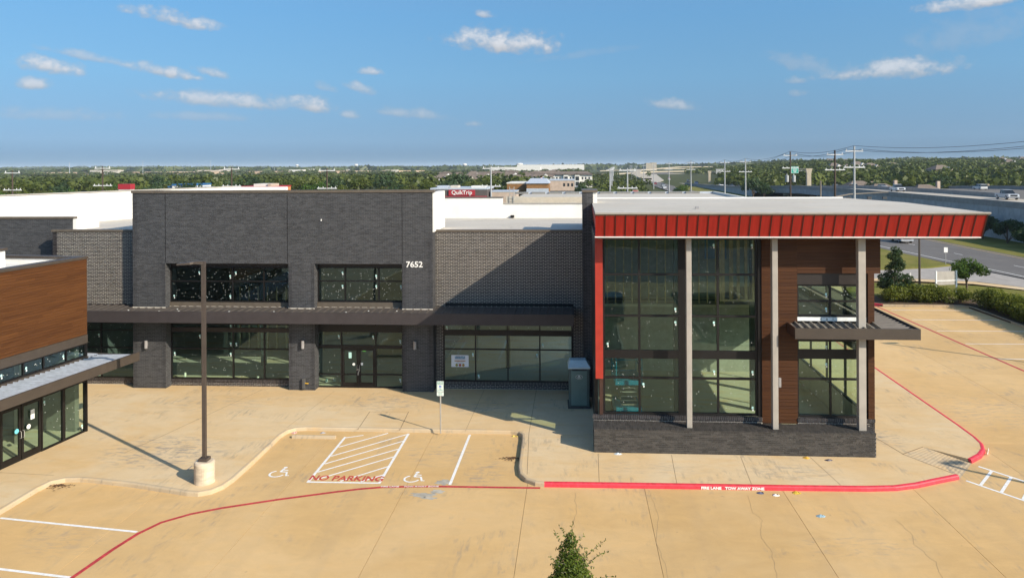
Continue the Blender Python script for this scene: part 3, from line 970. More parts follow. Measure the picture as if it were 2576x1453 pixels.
def window(parent, xs, zs, y, mats_glass, fr=0.05, thick=None, depth=0.11, dots=9, stick=0.6, skip=(), frame=None, name='storefront_window'):
    """xs, zs: mullion and rail centre lines; thick: {index of zs: half height}; one ring frame with mullions, rails and panes under it"""
    frame = frame or MAT['bronze']
    thick = thick or {}
    x0, x1, z0, z1 = xs[0], xs[-1], zs[0], zs[-1]
    w = MB().ring(x0, x1, z0, z1, fr, y - depth, y).build(name, frame, parent)
    for x in xs[1:-1]:
        hw = fr / 2
        if isinstance(x, tuple): x, hw = x
        boxobj('mullion', (x - hw, x + hw, y - depth + 0.01, y - 0.01, z0 + fr, z1 - fr), frame, w)
    xv = [x[0] if isinstance(x, tuple) else x for x in xs]
    hwx = [fr / 2 if not isinstance(x, tuple) else x[1] for x in xs]
    for j, z in enumerate(zs[1:-1], 1):
        hh = thick.get(j, fr / 2)
        for i in range(len(xv) - 1):
            a = xv[i] + (fr if i == 0 else hwx[i]); b = xv[i + 1] - (fr if i == len(xv) - 2 else hwx[i + 1])
            boxobj('rail', (a, b, y - depth + 0.012, y - 0.012, z - hh, z + hh), frame, w)
    yg = y - depth * 0.5
    for i in range(len(xv) - 1):
        for j in range(len(zs) - 1):
            if (i, j) in skip: continue
            a = xv[i] + (fr if i == 0 else hwx[i]); b = xv[i + 1] - (fr if i == len(xv) - 2 else hwx[i + 1])
            c = zs[j] + (fr if j == 0 else thick.get(j, fr / 2)); d = zs[j + 1] - (fr if j == len(zs) - 2 else thick.get(j + 1, fr / 2))
            g = mats_glass(i, j) if callable(mats_glass) else mats_glass
            MB().quad((a, yg, c), (b, yg, c), (b, yg, d), (a, yg, d)).build('pane', g, w)
            area = (b - a) * (d - c)
            if area > 0.3 and dots:
                mb = MB()
                for _ in range(int(dots * 0.75 * min(1.5, area / 1.3) * WR.uniform(0.6, 1.2)) + 2):
                    u, v = WR.uniform(a + 0.08, b - 0.08), WR.uniform(c + 0.06, d - 0.06)
                    s = 0.0125
                    mb.box(u - s, u + s, yg - 0.012, yg - 0.003, v - s, v + s)
                mb.build('spacer_pads', MAT['pad'], w, kind='stuff')
            if area > 0.3 and WR.random() < stick:
                u = b - 0.16 if WR.random() < 0.75 else a + 0.08
                v = d - 0.28 if WR.random() < 0.7 else c + 0.2
                boxobj('sticker', (u, u + 0.08, yg - 0.008, yg - 0.003, v, v + 0.10), MAT['stickert'], w)
                boxobj('sticker', (u + 0.03, u + 0.085, yg - 0.008, yg - 0.003, v - 0.09, v - 0.02), MAT['sticker'], w)
    return w


def door_leaf(parent, x0, x1, z0, z1, y, glassm, handle_side):
    st = 0.10
    mb = MB()
    o = [(x0, z0), (x1, z0), (x1, z1), (x0, z1)]
    ii = [(x0 + st, z0 + 0.26), (x1 - st, z0 + 0.26), (x1 - st, z1 - 0.11), (x0 + st, z1 - 0.11)]
    k = mb.pts([(a, y - 0.06, b) for a, b in o] + [(a, y - 0.06, b) for a, b in ii] + [(a, y, b) for a, b in o] + [(a, y, b) for a, b in ii])
    for a in range(4):
        b = (a + 1) % 4
        mb.face(k + a, k + b, k + 4 + b, k + 4 + a); mb.face(k + 8 + b, k + 8 + a, k + 12 + a, k + 12 + b)
        mb.face(k + b, k + a, k + 8 + a, k + 8 + b); mb.face(k + 4 + a, k + 4 + b, k + 12 + b, k + 12 + a)
    d = mb.build('door', MAT['bronze'], parent)
    MB().quad((ii[0][0], y - 0.03, ii[0][1]), (ii[1][0], y - 0.03, ii[1][1]), (ii[2][0], y - 0.03, ii[2][1]), (ii[3][0], y - 0.03, ii[3][1])).build('door_glass', glassm, d)
    hx = x1 - 0.05 if handle_side > 0 else x0 + 0.05
    MB().path([(hx, y - 0.06, z0 + 0.92), (hx, y - 0.13, z0 + 0.94), (hx, y - 0.13, z0 + 1.2), (hx, y - 0.06, z0 + 1.22)], 0.013, 6).build('handle', MAT['galvp'], d)
    return d


def corrugated(parent, x0, x1, y0, y1, z0, z1, pitch, h, mat, name='ribbed_deck', flip=False):
    """one folded sheet: ribs run from y0 to y1"""
    mb = MB()
    n = max(1, int(round((x1 - x0) / pitch))); p = (x1 - x0) / n
    row = []
    for i in range(n):
        b = x0 + i * p
        row += [(b, 0), (b + p * 0.70, 0), (b + p * 0.78, h), (b + p * 0.92, h)]
    row.append((x1, 0))
    k0 = mb.pts([(x, y0, z0 + dz_) for x, dz_ in row]); k1 = mb.pts([(x, y1, z1 + dz_) for x, dz_ in row])
    for i in range(len(row) - 1): mb.face(k0 + i, k0 + i + 1, k1 + i + 1, k1 + i)
    return mb.build(name, mat, parent)


# ================================================================== GREY BRICK SHOP BUILDING (number 7652)
shop = empty('brick_shop_building', (0, 0, 0), 0, 'long dark grey brick shop building with tall central block, canopy and house number 7652', 'building')
YT, YR = 38.8, 39.5
tw_holes = [(-22.28, -15.42, 0.0, 6.82), (-14.00, -9.22, 0.0, 6.82)]
brickwall(shop, 'front', YT, -24.12, -7.56, 0.0, 10.62, tw_holes, MAT['brick'], MAT['mortar'], singles=300, single_zone=(-15.42, -13.98, 0, 11), thick=0.25, core_name='tower_wall')
for xa in (-22.28, -14.00):
    brickwall(shop, 'right', xa + 0.002, YT + 0.0, YR - 0.05, 0.0, 6.80, [], MAT['brick'], MAT['mortar'], thick=0.2, core_name='pilaster_return')
for xa in (-15.42, -9.22):
    brickwall(shop, 'left', xa - 0.002, YT, YR - 0.05, 0.0, 6.80, [], MAT['brick'], MAT['mortar'], thick=0.2, core_name='pilaster_return')
brickwall(shop, 'right', -7.558, YT, YR - 0.005, 0.0, 8.5, [], MAT['brick'], MAT['mortar'], thick=0.25, core_name='tower_side')
brickwall(shop, 'left', -24.122, YT, YR - 0.005, 0.0, 10.62, [], MAT['brick'], MAT['mortar'], thick=0.25, core_name='tower_side')
boxobj('tower_side_membrane', (-7.82, -7.50, YT + 0.02, 42.2, 8.5, 10.60), MAT['tpo'], shop)
boxobj('tower_side_membrane', (-24.1, -23.85, YT + 0.27, 42.2, 8.4, 10.60), MAT['tpo'], shop)
boxobj('parapet_cap', (-24.18, -7.46, YT - 0.05, YT + 0.32, 10.62, 10.76), MAT['cap'], shop)
boxobj('parapet_lining', (-23.85, -7.82, YT + 0.26, YT + 0.30, 8.4, 10.6), MAT['tpo'], shop)
for xj in (-22.27, -15.47, -9.2):
    boxobj('control_joint', (xj - 0.012, xj + 0.012, YT - 0.014, YT, 6.85, 10.6), MAT['bronze'], shop)
boxobj('vent_pipe', (-13.62, -13.58, YT - 0.05, YT, 9.1, 9.2), MAT['white'], shop)
# recessed side walls
brickwall(shop, 'front', YR, -29.2, -24.12, 4.42, 8.45, [], MAT['brickl'], MAT['mortarl'], thick=0.25, core_name='wing_wall', g=0.018)
brickwall(shop, 'left', -29.2, YR, YR + 1.2, 4.42, 8.45, [], MAT['brickl'], MAT['mortarl'], thick=0.25, core_name='wing_wall', g=0.018)
boxobj('parapet_cap', (-29.26, -24.12, YR - 0.05, YR + 0.3, 8.45, 8.57), MAT['cap'], shop)
brickwall(shop, 'front', YR, -7.56, 0.42, 4.42, 8.45, [], MAT['brickl'], MAT['mortarl'], thick=0.25, core_name='wing_wall', g=0.018)
brickwall(shop, 'front', YR, -7.56, 0.42, 0.0, 4.42, [(-7.12, -0.14, -1, 3.62)], MAT['brickl'], MAT['mortarw'], thick=0.25, core_name='wing_wall', g=0.014)
boxobj('parapet_cap', (-7.54, 0.42, YR - 0.05, YR + 0.3, 8.45, 8.57), MAT['cap'], shop)
boxobj('bronze_ledge', (-7.0, -0.1, YR - 0.06, YR, 4.48, 4.6), MAT['bronze'], shop)  # dark bronze strip along the wing wall above the canopy
# walls under the ground floor windows
for (a, b, zt) in ((-27.9, -24.12, 0.36), (-22.28, -15.42, 0.38), (-7.12, -0.14, 0.40)):
    yb = YR if a != -22.28 else YR - 0.1
    brickwall(shop, 'front', yb - 0.06, a, b, 0.0, zt - 0.15, [], MAT['brickl'], MAT['mortarl'], thick=0.2, core_name='sill_wall', g=0.014)
    rowlock(shop, a, b, yb - 0.06, zt - 0.15, zt, MAT['brickl'], MAT['mortarl'])
# brick pylon between the wings
brickwall(shop, 'front', 38.3, 0.42, 0.95, 0.0, 10.6, [], MAT['brick'], MAT['mortar'], thick=0.3, core_name='pylon')
brickwall(shop, 'left', 0.42, 38.3, 40.5, 0.0, 10.6, [], MAT['brick'], MAT['mortar'], thick=0.2, core_name='pylon_side')
boxobj('pylon_membrane', (0.96, 1.17, 38.35, 40.5, 9.6, 10.62), MAT['tpo'], shop)
boxobj('pylon_membrane', (0.62, 0.95, 38.6, 40.5, 8.5, 10.6), MAT['tpo'], shop)
boxobj('parapet_cap', (0.38, 1.2, 38.26, 40.5, 10.62, 10.74), MAT['cap'], shop)
# upper windows
up_g = MAT['glassu']
window(shop, [-22.28, -20.5, -18.75, -17.0, -15.42], [4.62, 5.76, 6.56], YR - 0.12, lambda i, j: up_g, fr=0.075, dots=22, stick=0.7)
boxobj('window_header', (-22.28, -15.42, YR - 0.2, YR - 0.1, 6.56, 6.82), MAT['header'], shop)
boxobj('window_sill', (-22.28, -15.42, YR - 0.3, YR - 0.08, 4.36, 4.62), MAT['cap'], shop)
window(shop, [-14.0, -12.47, -10.61, -9.22], [4.66, 5.80, 6.58], YR - 0.12, lambda i, j: MAT['glassd'], fr=0.075, dots=20, stick=0.9)
boxobj('window_header', (-14.0, -9.22, YR - 0.2, YR - 0.1, 6.58, 6.82), MAT['header'], shop)
boxobj('window_sill', (-14.0, -9.22, YR - 0.3, YR - 0.08, 4.36, 4.66), MAT['cap'], shop)
# ground floor glazing
gf = MAT['glass']
window(shop, [-22.28, -20.5, -18.75, -17.0, -15.42], [0.38, 2.05, 3.02, 3.45], YR - 0.1, gf, fr=0.075, dots=10)
boxobj('window_header', (-22.28, -15.42, YR - 0.16, YR - 0.03, 3.45, 4.2), MAT['header'], shop)
boxobj('window_header', (-22.2, -15.5, YR - 0.24, YR - 0.20, 2.98, 3.22), MAT['header'], shop)
window(shop, [-27.9, -26.35, -24.3], [0.36, 2.03, 3.0, 3.45], YR, MAT['glassd'], fr=0.06, dots=8)
boxobj('window_header', (-29.2, -24.12, YR - 0.1, YR + 0.1, 3.45, 4.42), MAT['header'], shop)
boxobj('wing_end', (-29.2, -27.9, YR, YR + 0.2, 0.0, 3.45), MAT['mortar'], shop)
window(shop, [-7.12, -5.37, -3.62, -1.90, -0.14], [0.40, 2.14, 3.03, 3.62], YR, gf, fr=0.07, thick={2: 0.15}, dots=10)
ww = window(shop, [-14.2, -12.72, -10.82, -9.30], [0.0, 0.72, 2.22, 3.22, 3.62], YR - 0.05, gf, fr=0.07, thick={2: 0.09, 3: 0.2}, dots=7, skip=((1, 0), (1, 1)))
boxobj('window_header', (-14.2, -9.3, YR - 0.1, YR, 3.62, 4.3), MAT['header'], shop)
for (a, b, hs) in ((-12.66, -11.79, 1), (-11.75, -10.88, -1)):
    door_leaf(shop, a, b, 0.02, 2.13, YR - 0.09, MAT['glassd'], hs)
boxobj('door_meeting_post', (-11.80, -11.74, YR - 0.2, YR - 0.16, 0.02, 2.13), MAT['bronze'], shop)
MB().path([(-11.85, YR - 0.24, 0.98), (-11.77, YR - 0.27, 1.05), (-11.69, YR - 0.24, 0.98), (-11.76, YR - 0.25, 0.86), (-11.77, YR - 0.25, 0.72)], 0.03, 6).build('door_chain', MAT['galvp'], shop)
boxobj('door_notice', (-12.32, -12.16, YR - 0.135, YR - 0.13, 1.6, 1.92), MAT['stickert'], shop)
boxobj('door_notice', (-11.55, -11.38, YR - 0.135, YR - 0.13, 1.96, 2.04), M('lime_sticker', (0.18, 0.62, 0.12), 0.6), shop)
boxobj('door_notice', (-11.68, -11.53, YR - 0.135, YR - 0.13, 1.22, 1.36), MAT['sticker'], shop)
MB().tube((-12.04, YR - 0.13, 1.27), (-12.04, YR - 0.137, 1.27), 0.075, None, 14).build('door_notice', MAT['sticker'], shop)
# poster on the right hand glazing
pz = empty('window_poster', (-6.22, YR - 0.09, 1.5), 0, 'white poster with blue logo banner taped to right shop window', 'poster')
boxobj('sheet', (-0.47, 0.47, 0.0, 0.008, -0.32, 0.32), M('poster_paper', (0.72, 0.74, 0.78), 0.6, 0.02), pz)
boxobj('logo_band', (-0.28, 0.28, -0.004, 0.0, 0.115, 0.26), M('poster_navy', (0.025, 0.035, 0.10), 0.6), pz)
text_obj('logo_lettering', 'Swadeshi', 0.15, M('poster_sky', (0.45, 0.70, 0.85), 0.6), (0, -0.006, 0.15), (R(90), 0, 0), pz, 0.001, bold=0.003, kind='stuff')
boxobj('ribbon', (-0.30, 0.30, -0.004, 0.0, -0.03, 0.04), M('poster_ribbon', (0.55, 0.42, 0.28), 0.6), pz)
text_obj('ribbon_lettering', 'COMING SOON', 0.065, M('poster_maroon', (0.40, 0.05, 0.05), 0.6), (0, -0.006, -0.018), (R(90), 0, 0), pz, 0.001, bold=0.001, kind='stuff')
boxobj('text_line', (-0.18, 0.18, -0.004, 0.0, -0.085, -0.07), MAT['mortar'], pz)
boxobj('text_line', (-0.22, 0.22, -0.004, 0.0, -0.135, -0.122), MAT['mortar'], pz)
for cx_, cc in ((-0.18, (0.30, 0.27, 0.05)), (0.0, (0.33, 0.07, 0.07)), (0.18, (0.42, 0.24, 0.04))):
    MB().tube((cx_, 0.0, -0.22), (cx_, -0.005, -0.22), 0.075, None, 14).build('dish_picture', M('dish', cc, 0.6, 0.4, 30), pz)
# canopy across the shop fronts
canopy = boxobj('canopy_fascia', (-30.0, -0.05, 37.5, 37.62, 3.84, 4.43), MAT['canopy'], shop)
boxobj('canopy_soffit', (-30.0, -0.05, 37.62, YR - 0.12, 3.95, 4.05), MAT['canopy'], shop)
boxobj('canopy_end', (-0.15, -0.05, 37.62, YR, 3.84, 4.43), MAT['canopy'], shop)
corrugated(shop, -30.0, -0.15, 37.62, YR - 0.02, 4.34, 4.40, 0.42, 0.035, MAT['canopyd'])
rg = random.Random(4)
mb = MB()
for i in range(9):
    x = rg.uniform(-25, -8); y = rg.uniform(37.65, 38.3)
    mb.box(x, x + 0.06, y, y + 0.05, 4.40, 4.42)
mb.build('canopy_debris', MAT['sticker'], shop, kind='stuff')
# sealant line where pilasters meet the canopy
for (a, b) in ((-24.12, -22.28), (-15.42, -14.0), (-9.22, -7.56)):
    boxobj('flashing', (a, b, YT - 0.03, YT - 0.008, 4.36, 4.42), MAT['mortarl'], shop)
boxobj('flashing', (-22.28, -15.42, YR - 0.33, YR - 0.30, 4.36, 4.40), MAT['mortarl'], shop)
boxobj('flashing', (-14.0, -9.22, YR - 0.33, YR - 0.30, 4.36, 4.40), MAT['mortarl'], shop)
# wall lamps, number, charging box
for (x, z) in ((-23.33, 2.40), (-14.62, 2.48), (-8.52, 2.50)):
    wl = MB().tube((x, YT - 0.13, z - 0.21), (x, YT - 0.13, z + 0.21), 0.085, None, 14).build('wall_lamp', MAT['lampg'], shop)
    boxobj('lamp_bracket', (x - 0.05, x + 0.05, YT - 0.06, YT - 0.01, z - 0.1, z + 0.1), MAT['lampg'], wl)
text_obj('house_number', '7652', 0.43, MAT['white'], (-8.55, YT - 0.03, 6.64), (R(90), 0, 0), shop, 0.02, sx=1.06, bold=0.008, kind='stuff')
hb = boxobj('hose_bib_box', (-14.66, -14.50, YT - 0.16, YT - 0.01, 0.10, 0.66), MAT['dark'], shop, bevel=0.02)
MB().tube((-14.5, YT - 0.1, 0.40), (-14.32, YT - 0.13, 0.40), 0.03, None, 8).build('yellow_valve', M('yellow_plastic', (0.62, 0.36, 0.03), 0.5), shop)
# roof of the shop and its inside
rf = MB()
rf.box(-29.1, -24.0, YR + 0.25, 64, 8.2, 8.46); rf.box(-24.0, -7.6, YT + 0.3, 64, 8.2, 8.45); rf.box(-7.6, 0.5, YR + 0.25, 64, 8.2, 8.46)
rf = MB().box(-29.1, 0.5, YR + 0.26, 64, 8.2, 8.46).build('roof_deck', MAT['roof'], shop)
boxobj('roof_edge', (-24.0, -7.6, YT + 0.3, YR + 0.26, 8.2, 8.45), MAT['roof'], shop)
boxobj('parapet_membrane', (-7.5, -4.9, 49.9, 50.2, 8.46, 9.84), MAT['tpo'], shop)
boxobj('parapet_membrane', (-4.9, 1.0, 49.95, 50.2, 8.46, 9.42), MAT['tpo'], shop)
boxobj('parapet_membrane', (-24.0, -7.5, 49.9, 50.2, 8.46, 9.84), MAT['tpo'], shop)
boxobj('parapet_cap', (-24.0, -4.85, 49.85, 50.25, 9.84, 9.90), MAT['cap'], shop)
boxobj('parapet_cap', (-4.85, 1.0, 49.9, 50.25, 9.42, 9.47), MAT['column'], shop)
boxobj('roof_scupper', (-4.35, -4.1, 49.75, 49.9, 8.5, 8.66), MAT['bronze'], shop)
# white parapet running away on the left and grey brick block beside it
dvec = Vector((-30.0 + 34.4, 55.5 - 41.0)).normalized(); nv = Vector((-dvec.y, dvec.x)) * 0.3
a0, a1 = Vector((-34.4, 41.0)), Vector((-28.6, 60.1))
MB().prism([(a0.x, a0.y), (a1.x, a1.y), (a1.x + nv.x, a1.y + nv.y), (a0.x + nv.x, a0.y + nv.y)], 8.3, 10.36).build('parapet_membrane', MAT['tpo'], shop)
MB().prism([(a0.x + 0.05, a0.y - 0.1), (a1.x + 0.05, a1.y), (a1.x + nv.x, a1.y + nv.y), (a0.x + nv.x, a0.y + nv.y)], 10.36, 10.43).build('parapet_cap', MAT['column'], shop)
boxobj('parapet_membrane', (-30.5, -24, 60.0, 60.3, 8.3, 10.36), MAT['tpo'], shop)
boxobj('roof_deck', (-36, -29.1, 41.0, 64, 8.15, 8.40), MAT['roof'], shop)
brickwall(shop, 'front', 40.5, -40, -28.72, 4.0, 9.1, [], MAT['brick'], MAT['mortar'], thick=0.25, core_name='side_block_wall')
boxobj('parapet_cap', (-40, -28.66, 40.45, 40.8, 9.1, 9.22), MAT['cap'], shop)
boxobj('parapet_membrane', (-28.72, -28.5, 40.5, 42.5, 8.3, 9.1), MAT['tpo'], shop)
boxobj('side_wall', (-40, -29.1, 40.75, 40.9, 0, 4.2), MAT['drywall'], shop)
# interior
boxobj('interior_floor', (-29, 0.4, YR - 0.1, 56, -0.1, 0.012), MAT['floor'], shop)
boxobj('interior_wall', (-29, 0.4, 52, 52.2, 0.012, 8.2), MAT['drywall'], shop)
boxobj('interior_wall', (-29.2, -29.0, YR + 0.25, 52, 0.012, 8.2), MAT['drywall'], shop)
boxobj('interior_wall', (-8.2, -8.05, YR + 0.3, 52, 0.012, 8.2), MAT['drywall'], shop)
for x in (-18.9, -12.0, -4.0):
    boxobj('steel_column', (x - 0.13, x + 0.13, 43.5, 43.76, 0.012, 8.2), MAT['steel'], shop)
for i in range(10):
    boxobj('wall_stud', (-22 + i * 0.62, -21.93 + i * 0.62, 47.0, 47.12, 0.012, 4.2), MAT['stud'], shop)
for i, (x, y, h, m_) in enumerate([(-22.0, 40.2, 0.45, 'sticker'), (-20.9, 40.3, 0.25, 'sticker'), (-20.7, 40.25, 0.12, 'stickert'), (-17.8, 40.2, 0.28, 'sticker'), (-17.55, 40.3, 0.1, 'stickert'), (-17.3, 40.25, 0.12, 'sticker'),
                                   (-13.9, 40.3, 0.15, 'stickert'), (-13.5, 40.5, 0.1, 'sticker'), (-13.1, 40.4, 0.12, 'stickert')]):
    lp = MB().tube((x, y, 0.012), (x + 0.05, y, 0.012 + h), 0.07, 0.06, 8).build('plastic_pail', MAT[m_])
    tag(lp, 'small pale pail standing on the slab behind the shop window', 'pail', 'pails behind shop windows')


# ================================================================== RED ROOFED CORNER BUILDING
cb = empty('corner_building', (0, 0, 0), 0, 'glass fronted corner building with red ribbed metal roof fascia and pale columns', 'building')
YG = 32.1
# roof slab and canted fascia
RX0, RX1 = 0.85, 16.42
roofp = MB()
k = roofp.pts([(RX0, 30.22, 10.06), (RX1, 30.22, 10.06), (16.75, 38.5, 10.06), (15.6, 43.6, 10.06), (RX0 + 0.1, 43.6, 10.06), (RX0, 30.22, 9.96), (RX1, 30.22, 9.96), (16.75, 38.5, 9.96), (15.6, 43.6, 9.96), (RX0 + 0.1, 43.6, 9.96)])
roofp.face(k, k + 1, k + 2, k + 3, k + 4)
for i in range(5): roofp.face(k + i, k + 5 + i, k + 5 + (i + 1) % 5, k + (i + 1) % 5)
roofp.build('roof_membrane', MAT['roof'], cb)
boxobj('roof_edge_trim', (RX0 - 0.02, RX1 + 0.04, 30.16, 30.30, 10.02, 10.08), MAT['column'], cb)
MB().hexa([(RX0 - 0.01, 30.19, 9.97), (RX1 + 0.02, 30.19, 9.97), (RX1 + 0.02, 30.32, 9.97), (RX0 - 0.01, 30.32, 9.97), (RX0 - 0.01, 30.18, 10.02), (RX1 + 0.03, 30.18, 10.02), (RX1 + 0.03, 30.32, 10.02), (RX0 - 0.01, 30.32, 10.02)]).build('fascia_drip', MAT['cap'], cb)
NP = 37
pw = (RX1 - 0.05 - RX0) / NP
ZB, ZT = 9.06, 9.97
pm = MB()
pm.m = 0
pm.hexa([(0.0, 0.43, ZB - ZB), (pw, 0.43, 0), (pw, 0.50, 0), (0, 0.50, 0), (0, 0.0, ZT - ZB), (pw, 0.0, ZT - ZB), (pw, 0.08, ZT - ZB), (0, 0.08, ZT - ZB)])
pm.m = 1
pm.hexa([(pw - 0.048, 0.412, 0), (pw - 0.004, 0.412, 0), (pw - 0.004, 0.44, 0), (pw - 0.048, 0.44, 0), (pw - 0.048, -0.018, ZT - ZB), (pw - 0.004, -0.018, ZT - ZB), (pw - 0.004, 0.01, ZT - ZB), (pw - 0.048, 0.01, ZT - ZB)])
panel_me = pm.mesh('fascia_panel', [MAT['red'], MAT['seam']])
for i in range(NP):
    inst('fascia_panel', panel_me, cb, (RX0 + i * pw, 30.22, ZB))
boxobj('fascia_bottom_trim', (RX0 - 0.02, RX1 - 0.12, 30.60, 30.75, 9.02, 9.06), MAT['white'], cb)
# side fascias
for (p, q) in (((RX0 - 0.02, 30.22), (RX0 + 0.08, 43.6)),):
    MB().hexa([(p[0] + 0.1, 30.66, ZB), (p[0] + 0.3, 30.66, ZB), (q[0] + 0.3, 43.6, ZB), (q[0] + 0.1, 43.6, ZB), (p[0], 30.23, 9.96), (p[0] + 0.2, 30.23, 9.96), (q[0] + 0.2, 43.6, 9.96), (q[0], 43.6, 9.96)]).build('side_fascia', MAT['red'], cb)
MB().hexa([(16.1, 30.66, ZB), (16.22, 30.66, ZB), (16.5, 38.5, ZB), (16.4, 38.5, ZB), (16.2, 30.24, 9.96), (16.38, 30.24, 9.96), (16.72, 38.5, 9.96), (16.5, 38.5, 9.96)]).build('side_fascia', MAT['red'], cb)
MB().prism([(RX0 + 0.1, 30.62), (16.15, 30.62), (16.4, 38.5), (15.3, 43.5), (RX0 + 0.1, 43.5)], 8.97, 9.03, bottom=True).build('soffit', MAT['soffit'], cb)
boxobj('roof_vent', (5.35, 5.5, 33.0, 33.15, 10.06, 10.16), MAT['lampg'], cb)
boxobj('roof_upstand', (RX0 + 0.3, 15.4, 43.3, 43.5, 10.06, 10.13), MAT['tpo'], cb)
# columns standing on the low wall
for (xl, xr) in ((4.66, 4.88), (8.20, 8.43), (11.70, 12.00)):
    c_ = boxobj('column', (xl, xr, 31.18, 31.46, 0.99, 8.97), MAT['column'], cb, bevel=0.012)
# red post and left flank
boxobj('red_post', (0.87, 1.19, 31.75, 32.1, 2.85, 8.97), MAT['redp'], cb)
boxobj('post_base', (1.04, 1.19, 31.95, 32.1, 1.24, 2.85), MAT['brown'], cb)
boxobj('flank_wall', (0.86, 0.98, 33.2, 43.4, 0.0, 9.0), MAT['header'], cb)
boxobj('flank_wall', (0.86, 0.98, 32.1, 33.2, 0.0, 1.24), MAT['header'], cb)
boxobj('flank_wall', (0.86, 0.98, 32.1, 33.2, 2.82, 9.0), MAT['header'], cb)
for (ya, yb) in ((32.1, 32.2), (33.1, 33.19)):
    boxobj('flank_mullion', (0.87, 0.97, ya, yb, 1.24, 2.82), MAT['bronze'], cb)
for (ya, yb) in ((32.2, 33.1),):
    MB().quad((0.92, ya, 1.24), (0.92, yb, 1.24), (0.92, yb, 2.82), (0.92, ya, 2.82)).build('flank_pane', MAT['glass'], cb)
# brick plinth below the glass
brickwall(cb, 'front', 31.92, 0.78, 12.62, 0.0, 1.10, [(7.95, 9.44, -1, 3)], MAT['brickl'], MAT['mortarl'], singles=110, single_zone=(0.7, 12.7, 0.78, 1.2), thick=0.25, core_name='plinth_wall', g=0.014)
rowlock(cb, 0.74, 7.95, 31.92, 1.10, 1.24, MAT['brickl'], MAT['mortarl'])
rowlock(cb, 9.44, 12.64, 31.92, 1.10, 1.24, MAT['brickl'], MAT['mortarl'])
brickwall(cb, 'right', 12.62, 31.92, 43.4, 0.0, 1.22, [], MAT['brickl'], MAT['mortarl'], thick=0.2, core_name='plinth_wall')
# the big glazing
window(cb, [1.19, 2.77, (4.59, 0.15), 6.13, 7.80], [1.24, 2.82, 3.84, 5.50, 7.29, 8.88], YG + 0.06, MAT['glass'], fr=0.095, thick={2: 0.18}, dots=9, stick=0.75)
boxobj('window_header', (1.19, 7.95, YG - 0.02, YG + 0.05, 8.88, 8.97), MAT['header'], cb)
boxobj('jamb', (7.80, 7.95, 31.98, YG + 0.1, 1.24, 8.97), MAT['bronze'], cb)
# brown clad piers and upper box
boxobj('pier_core', (7.97, 9.42, 31.95, 32.4, 0.98, 8.97), MAT['brown'], cb)
pk = MB().box(0, 1.49, 0.0, 0.02, 0.005, 0.145).mesh('plank', MAT['woodR'])
for i in range(53):
    z = 0.99 + i * 0.15
    if z < 8.9: inst('plank', pk, cb, (7.95, 31.93, z))
boxobj('upper_box', (9.44, 12.88, 31.95, 32.3, 7.38, 8.97), MAT['brown'], cb)
pk2 = MB().box(0, 3.44, 0.0, 0.02, 0.005, 0.14).mesh('plank', MAT['woodR'])
for i in range(11): inst('plank', pk2, cb, (9.44, 31.925, 7.38 + i * 0.145))
pk3 = MB().box(-0.02, 0, 0.0, 6.0, 0.005, 0.14).mesh('plank', woodmat('brown_plank_side', (0.045, 0.016, 0.006), (0.085, 0.033, 0.011), 1))
boxobj('upper_box', (12.2, 12.86, 32.3, 43.3, 7.38, 8.97), MAT['brown'], cb)
for i in range(11): inst('plank', pk3, cb, (12.90, 31.95, 7.38 + i * 0.145))
boxobj('dark_header', (9.44, 12.55, 32.0, 32.25, 6.90, 7.38), MAT['header'], cb)
boxobj('end_pier', (12.36, 12.62, 31.92, 32.35, 1.24, 7.38), MAT['brown'], cb)
pk4 = MB().box(0, 0.26, 0.0, 0.015, 0.005, 0.145).mesh('plank', MAT['woodR'])
for i in range(41): inst('plank', pk4, cb, (12.36, 31.90, 1.24 + i * 0.15))
window(cb, [9.44, 10.85, 12.36], [5.52, 6.18, 6.90], YG + 0.06, MAT['glass'], fr=0.085, dots=8)
boxobj('wrap_strip', (9.46, 12.34, YG - 0.06, YG + 0.03, 5.34, 5.50), MAT['sticker'], cb)
text_obj('wrap_lettering', 'V     B     1', 0.13, MAT['bronze'], (10.7, YG - 0.065, 5.37), (R(90), 0, 0), cb, 0.001, kind='stuff')
boxobj('transom_panel', (9.44, 12.36, YG - 0.02, YG + 0.05, 5.20, 5.34), MAT['bronze'], cb)
window(cb, [9.44, 10.85, 12.36], [1.24, 2.86, 3.92, 4.50, 5.20], YG + 0.06, MAT['glass'], fr=0.085, thick={2: 0.20}, dots=9, stick=0.75)
# corner canopy
boxobj('canopy_fascia', (9.0, 14.0, 30.75, 30.83, 4.86, 5.30), MAT['taupe'], cb)
boxobj('canopy_fascia', (13.92, 14.0, 30.83, 43.2, 4.86, 5.30), MAT['taupe'], cb)
boxobj('canopy_fascia', (9.0, 9.06, 30.83, 31.92, 4.86, 5.30), MAT['brown'], cb)
boxobj('canopy_soffit', (9.06, 13.92, 30.83, 43.1, 4.92, 4.98), MAT['canopy'], cb)
corrugated(cb, 9.06, 12.6, 30.83, 31.92, 5.18, 5.26, 0.33, 0.09, M('weathered_deck', (0.22, 0.20, 0.17), 0.6, 0.15))
rb = MB()
for i in range(36):
    pass
sd = MB()
row = []
for i in range(38):
    b = 30.83 + i * 0.33
    row += [(b, 5.22), (b + 0.22, 5.22), (b + 0.25, 5.27), (b + 0.31, 5.27)]
k0 = sd.pts([(12.6, y, z) for y, z in row]); k1 = sd.pts([(13.92, y, z - 0.02) for y, z in row])
for i in range(len(row) - 1): sd.face(k0 + i, k1 + i, k1 + i + 1, k0 + i + 1)
sd.build('ribbed_deck', MAT['canopyd'], cb)
boxobj('wall_lamp', (8.60, 8.72, 31.80, 31.93, 2.55, 2.95), MAT['lampg'], cb, bevel=0.02)
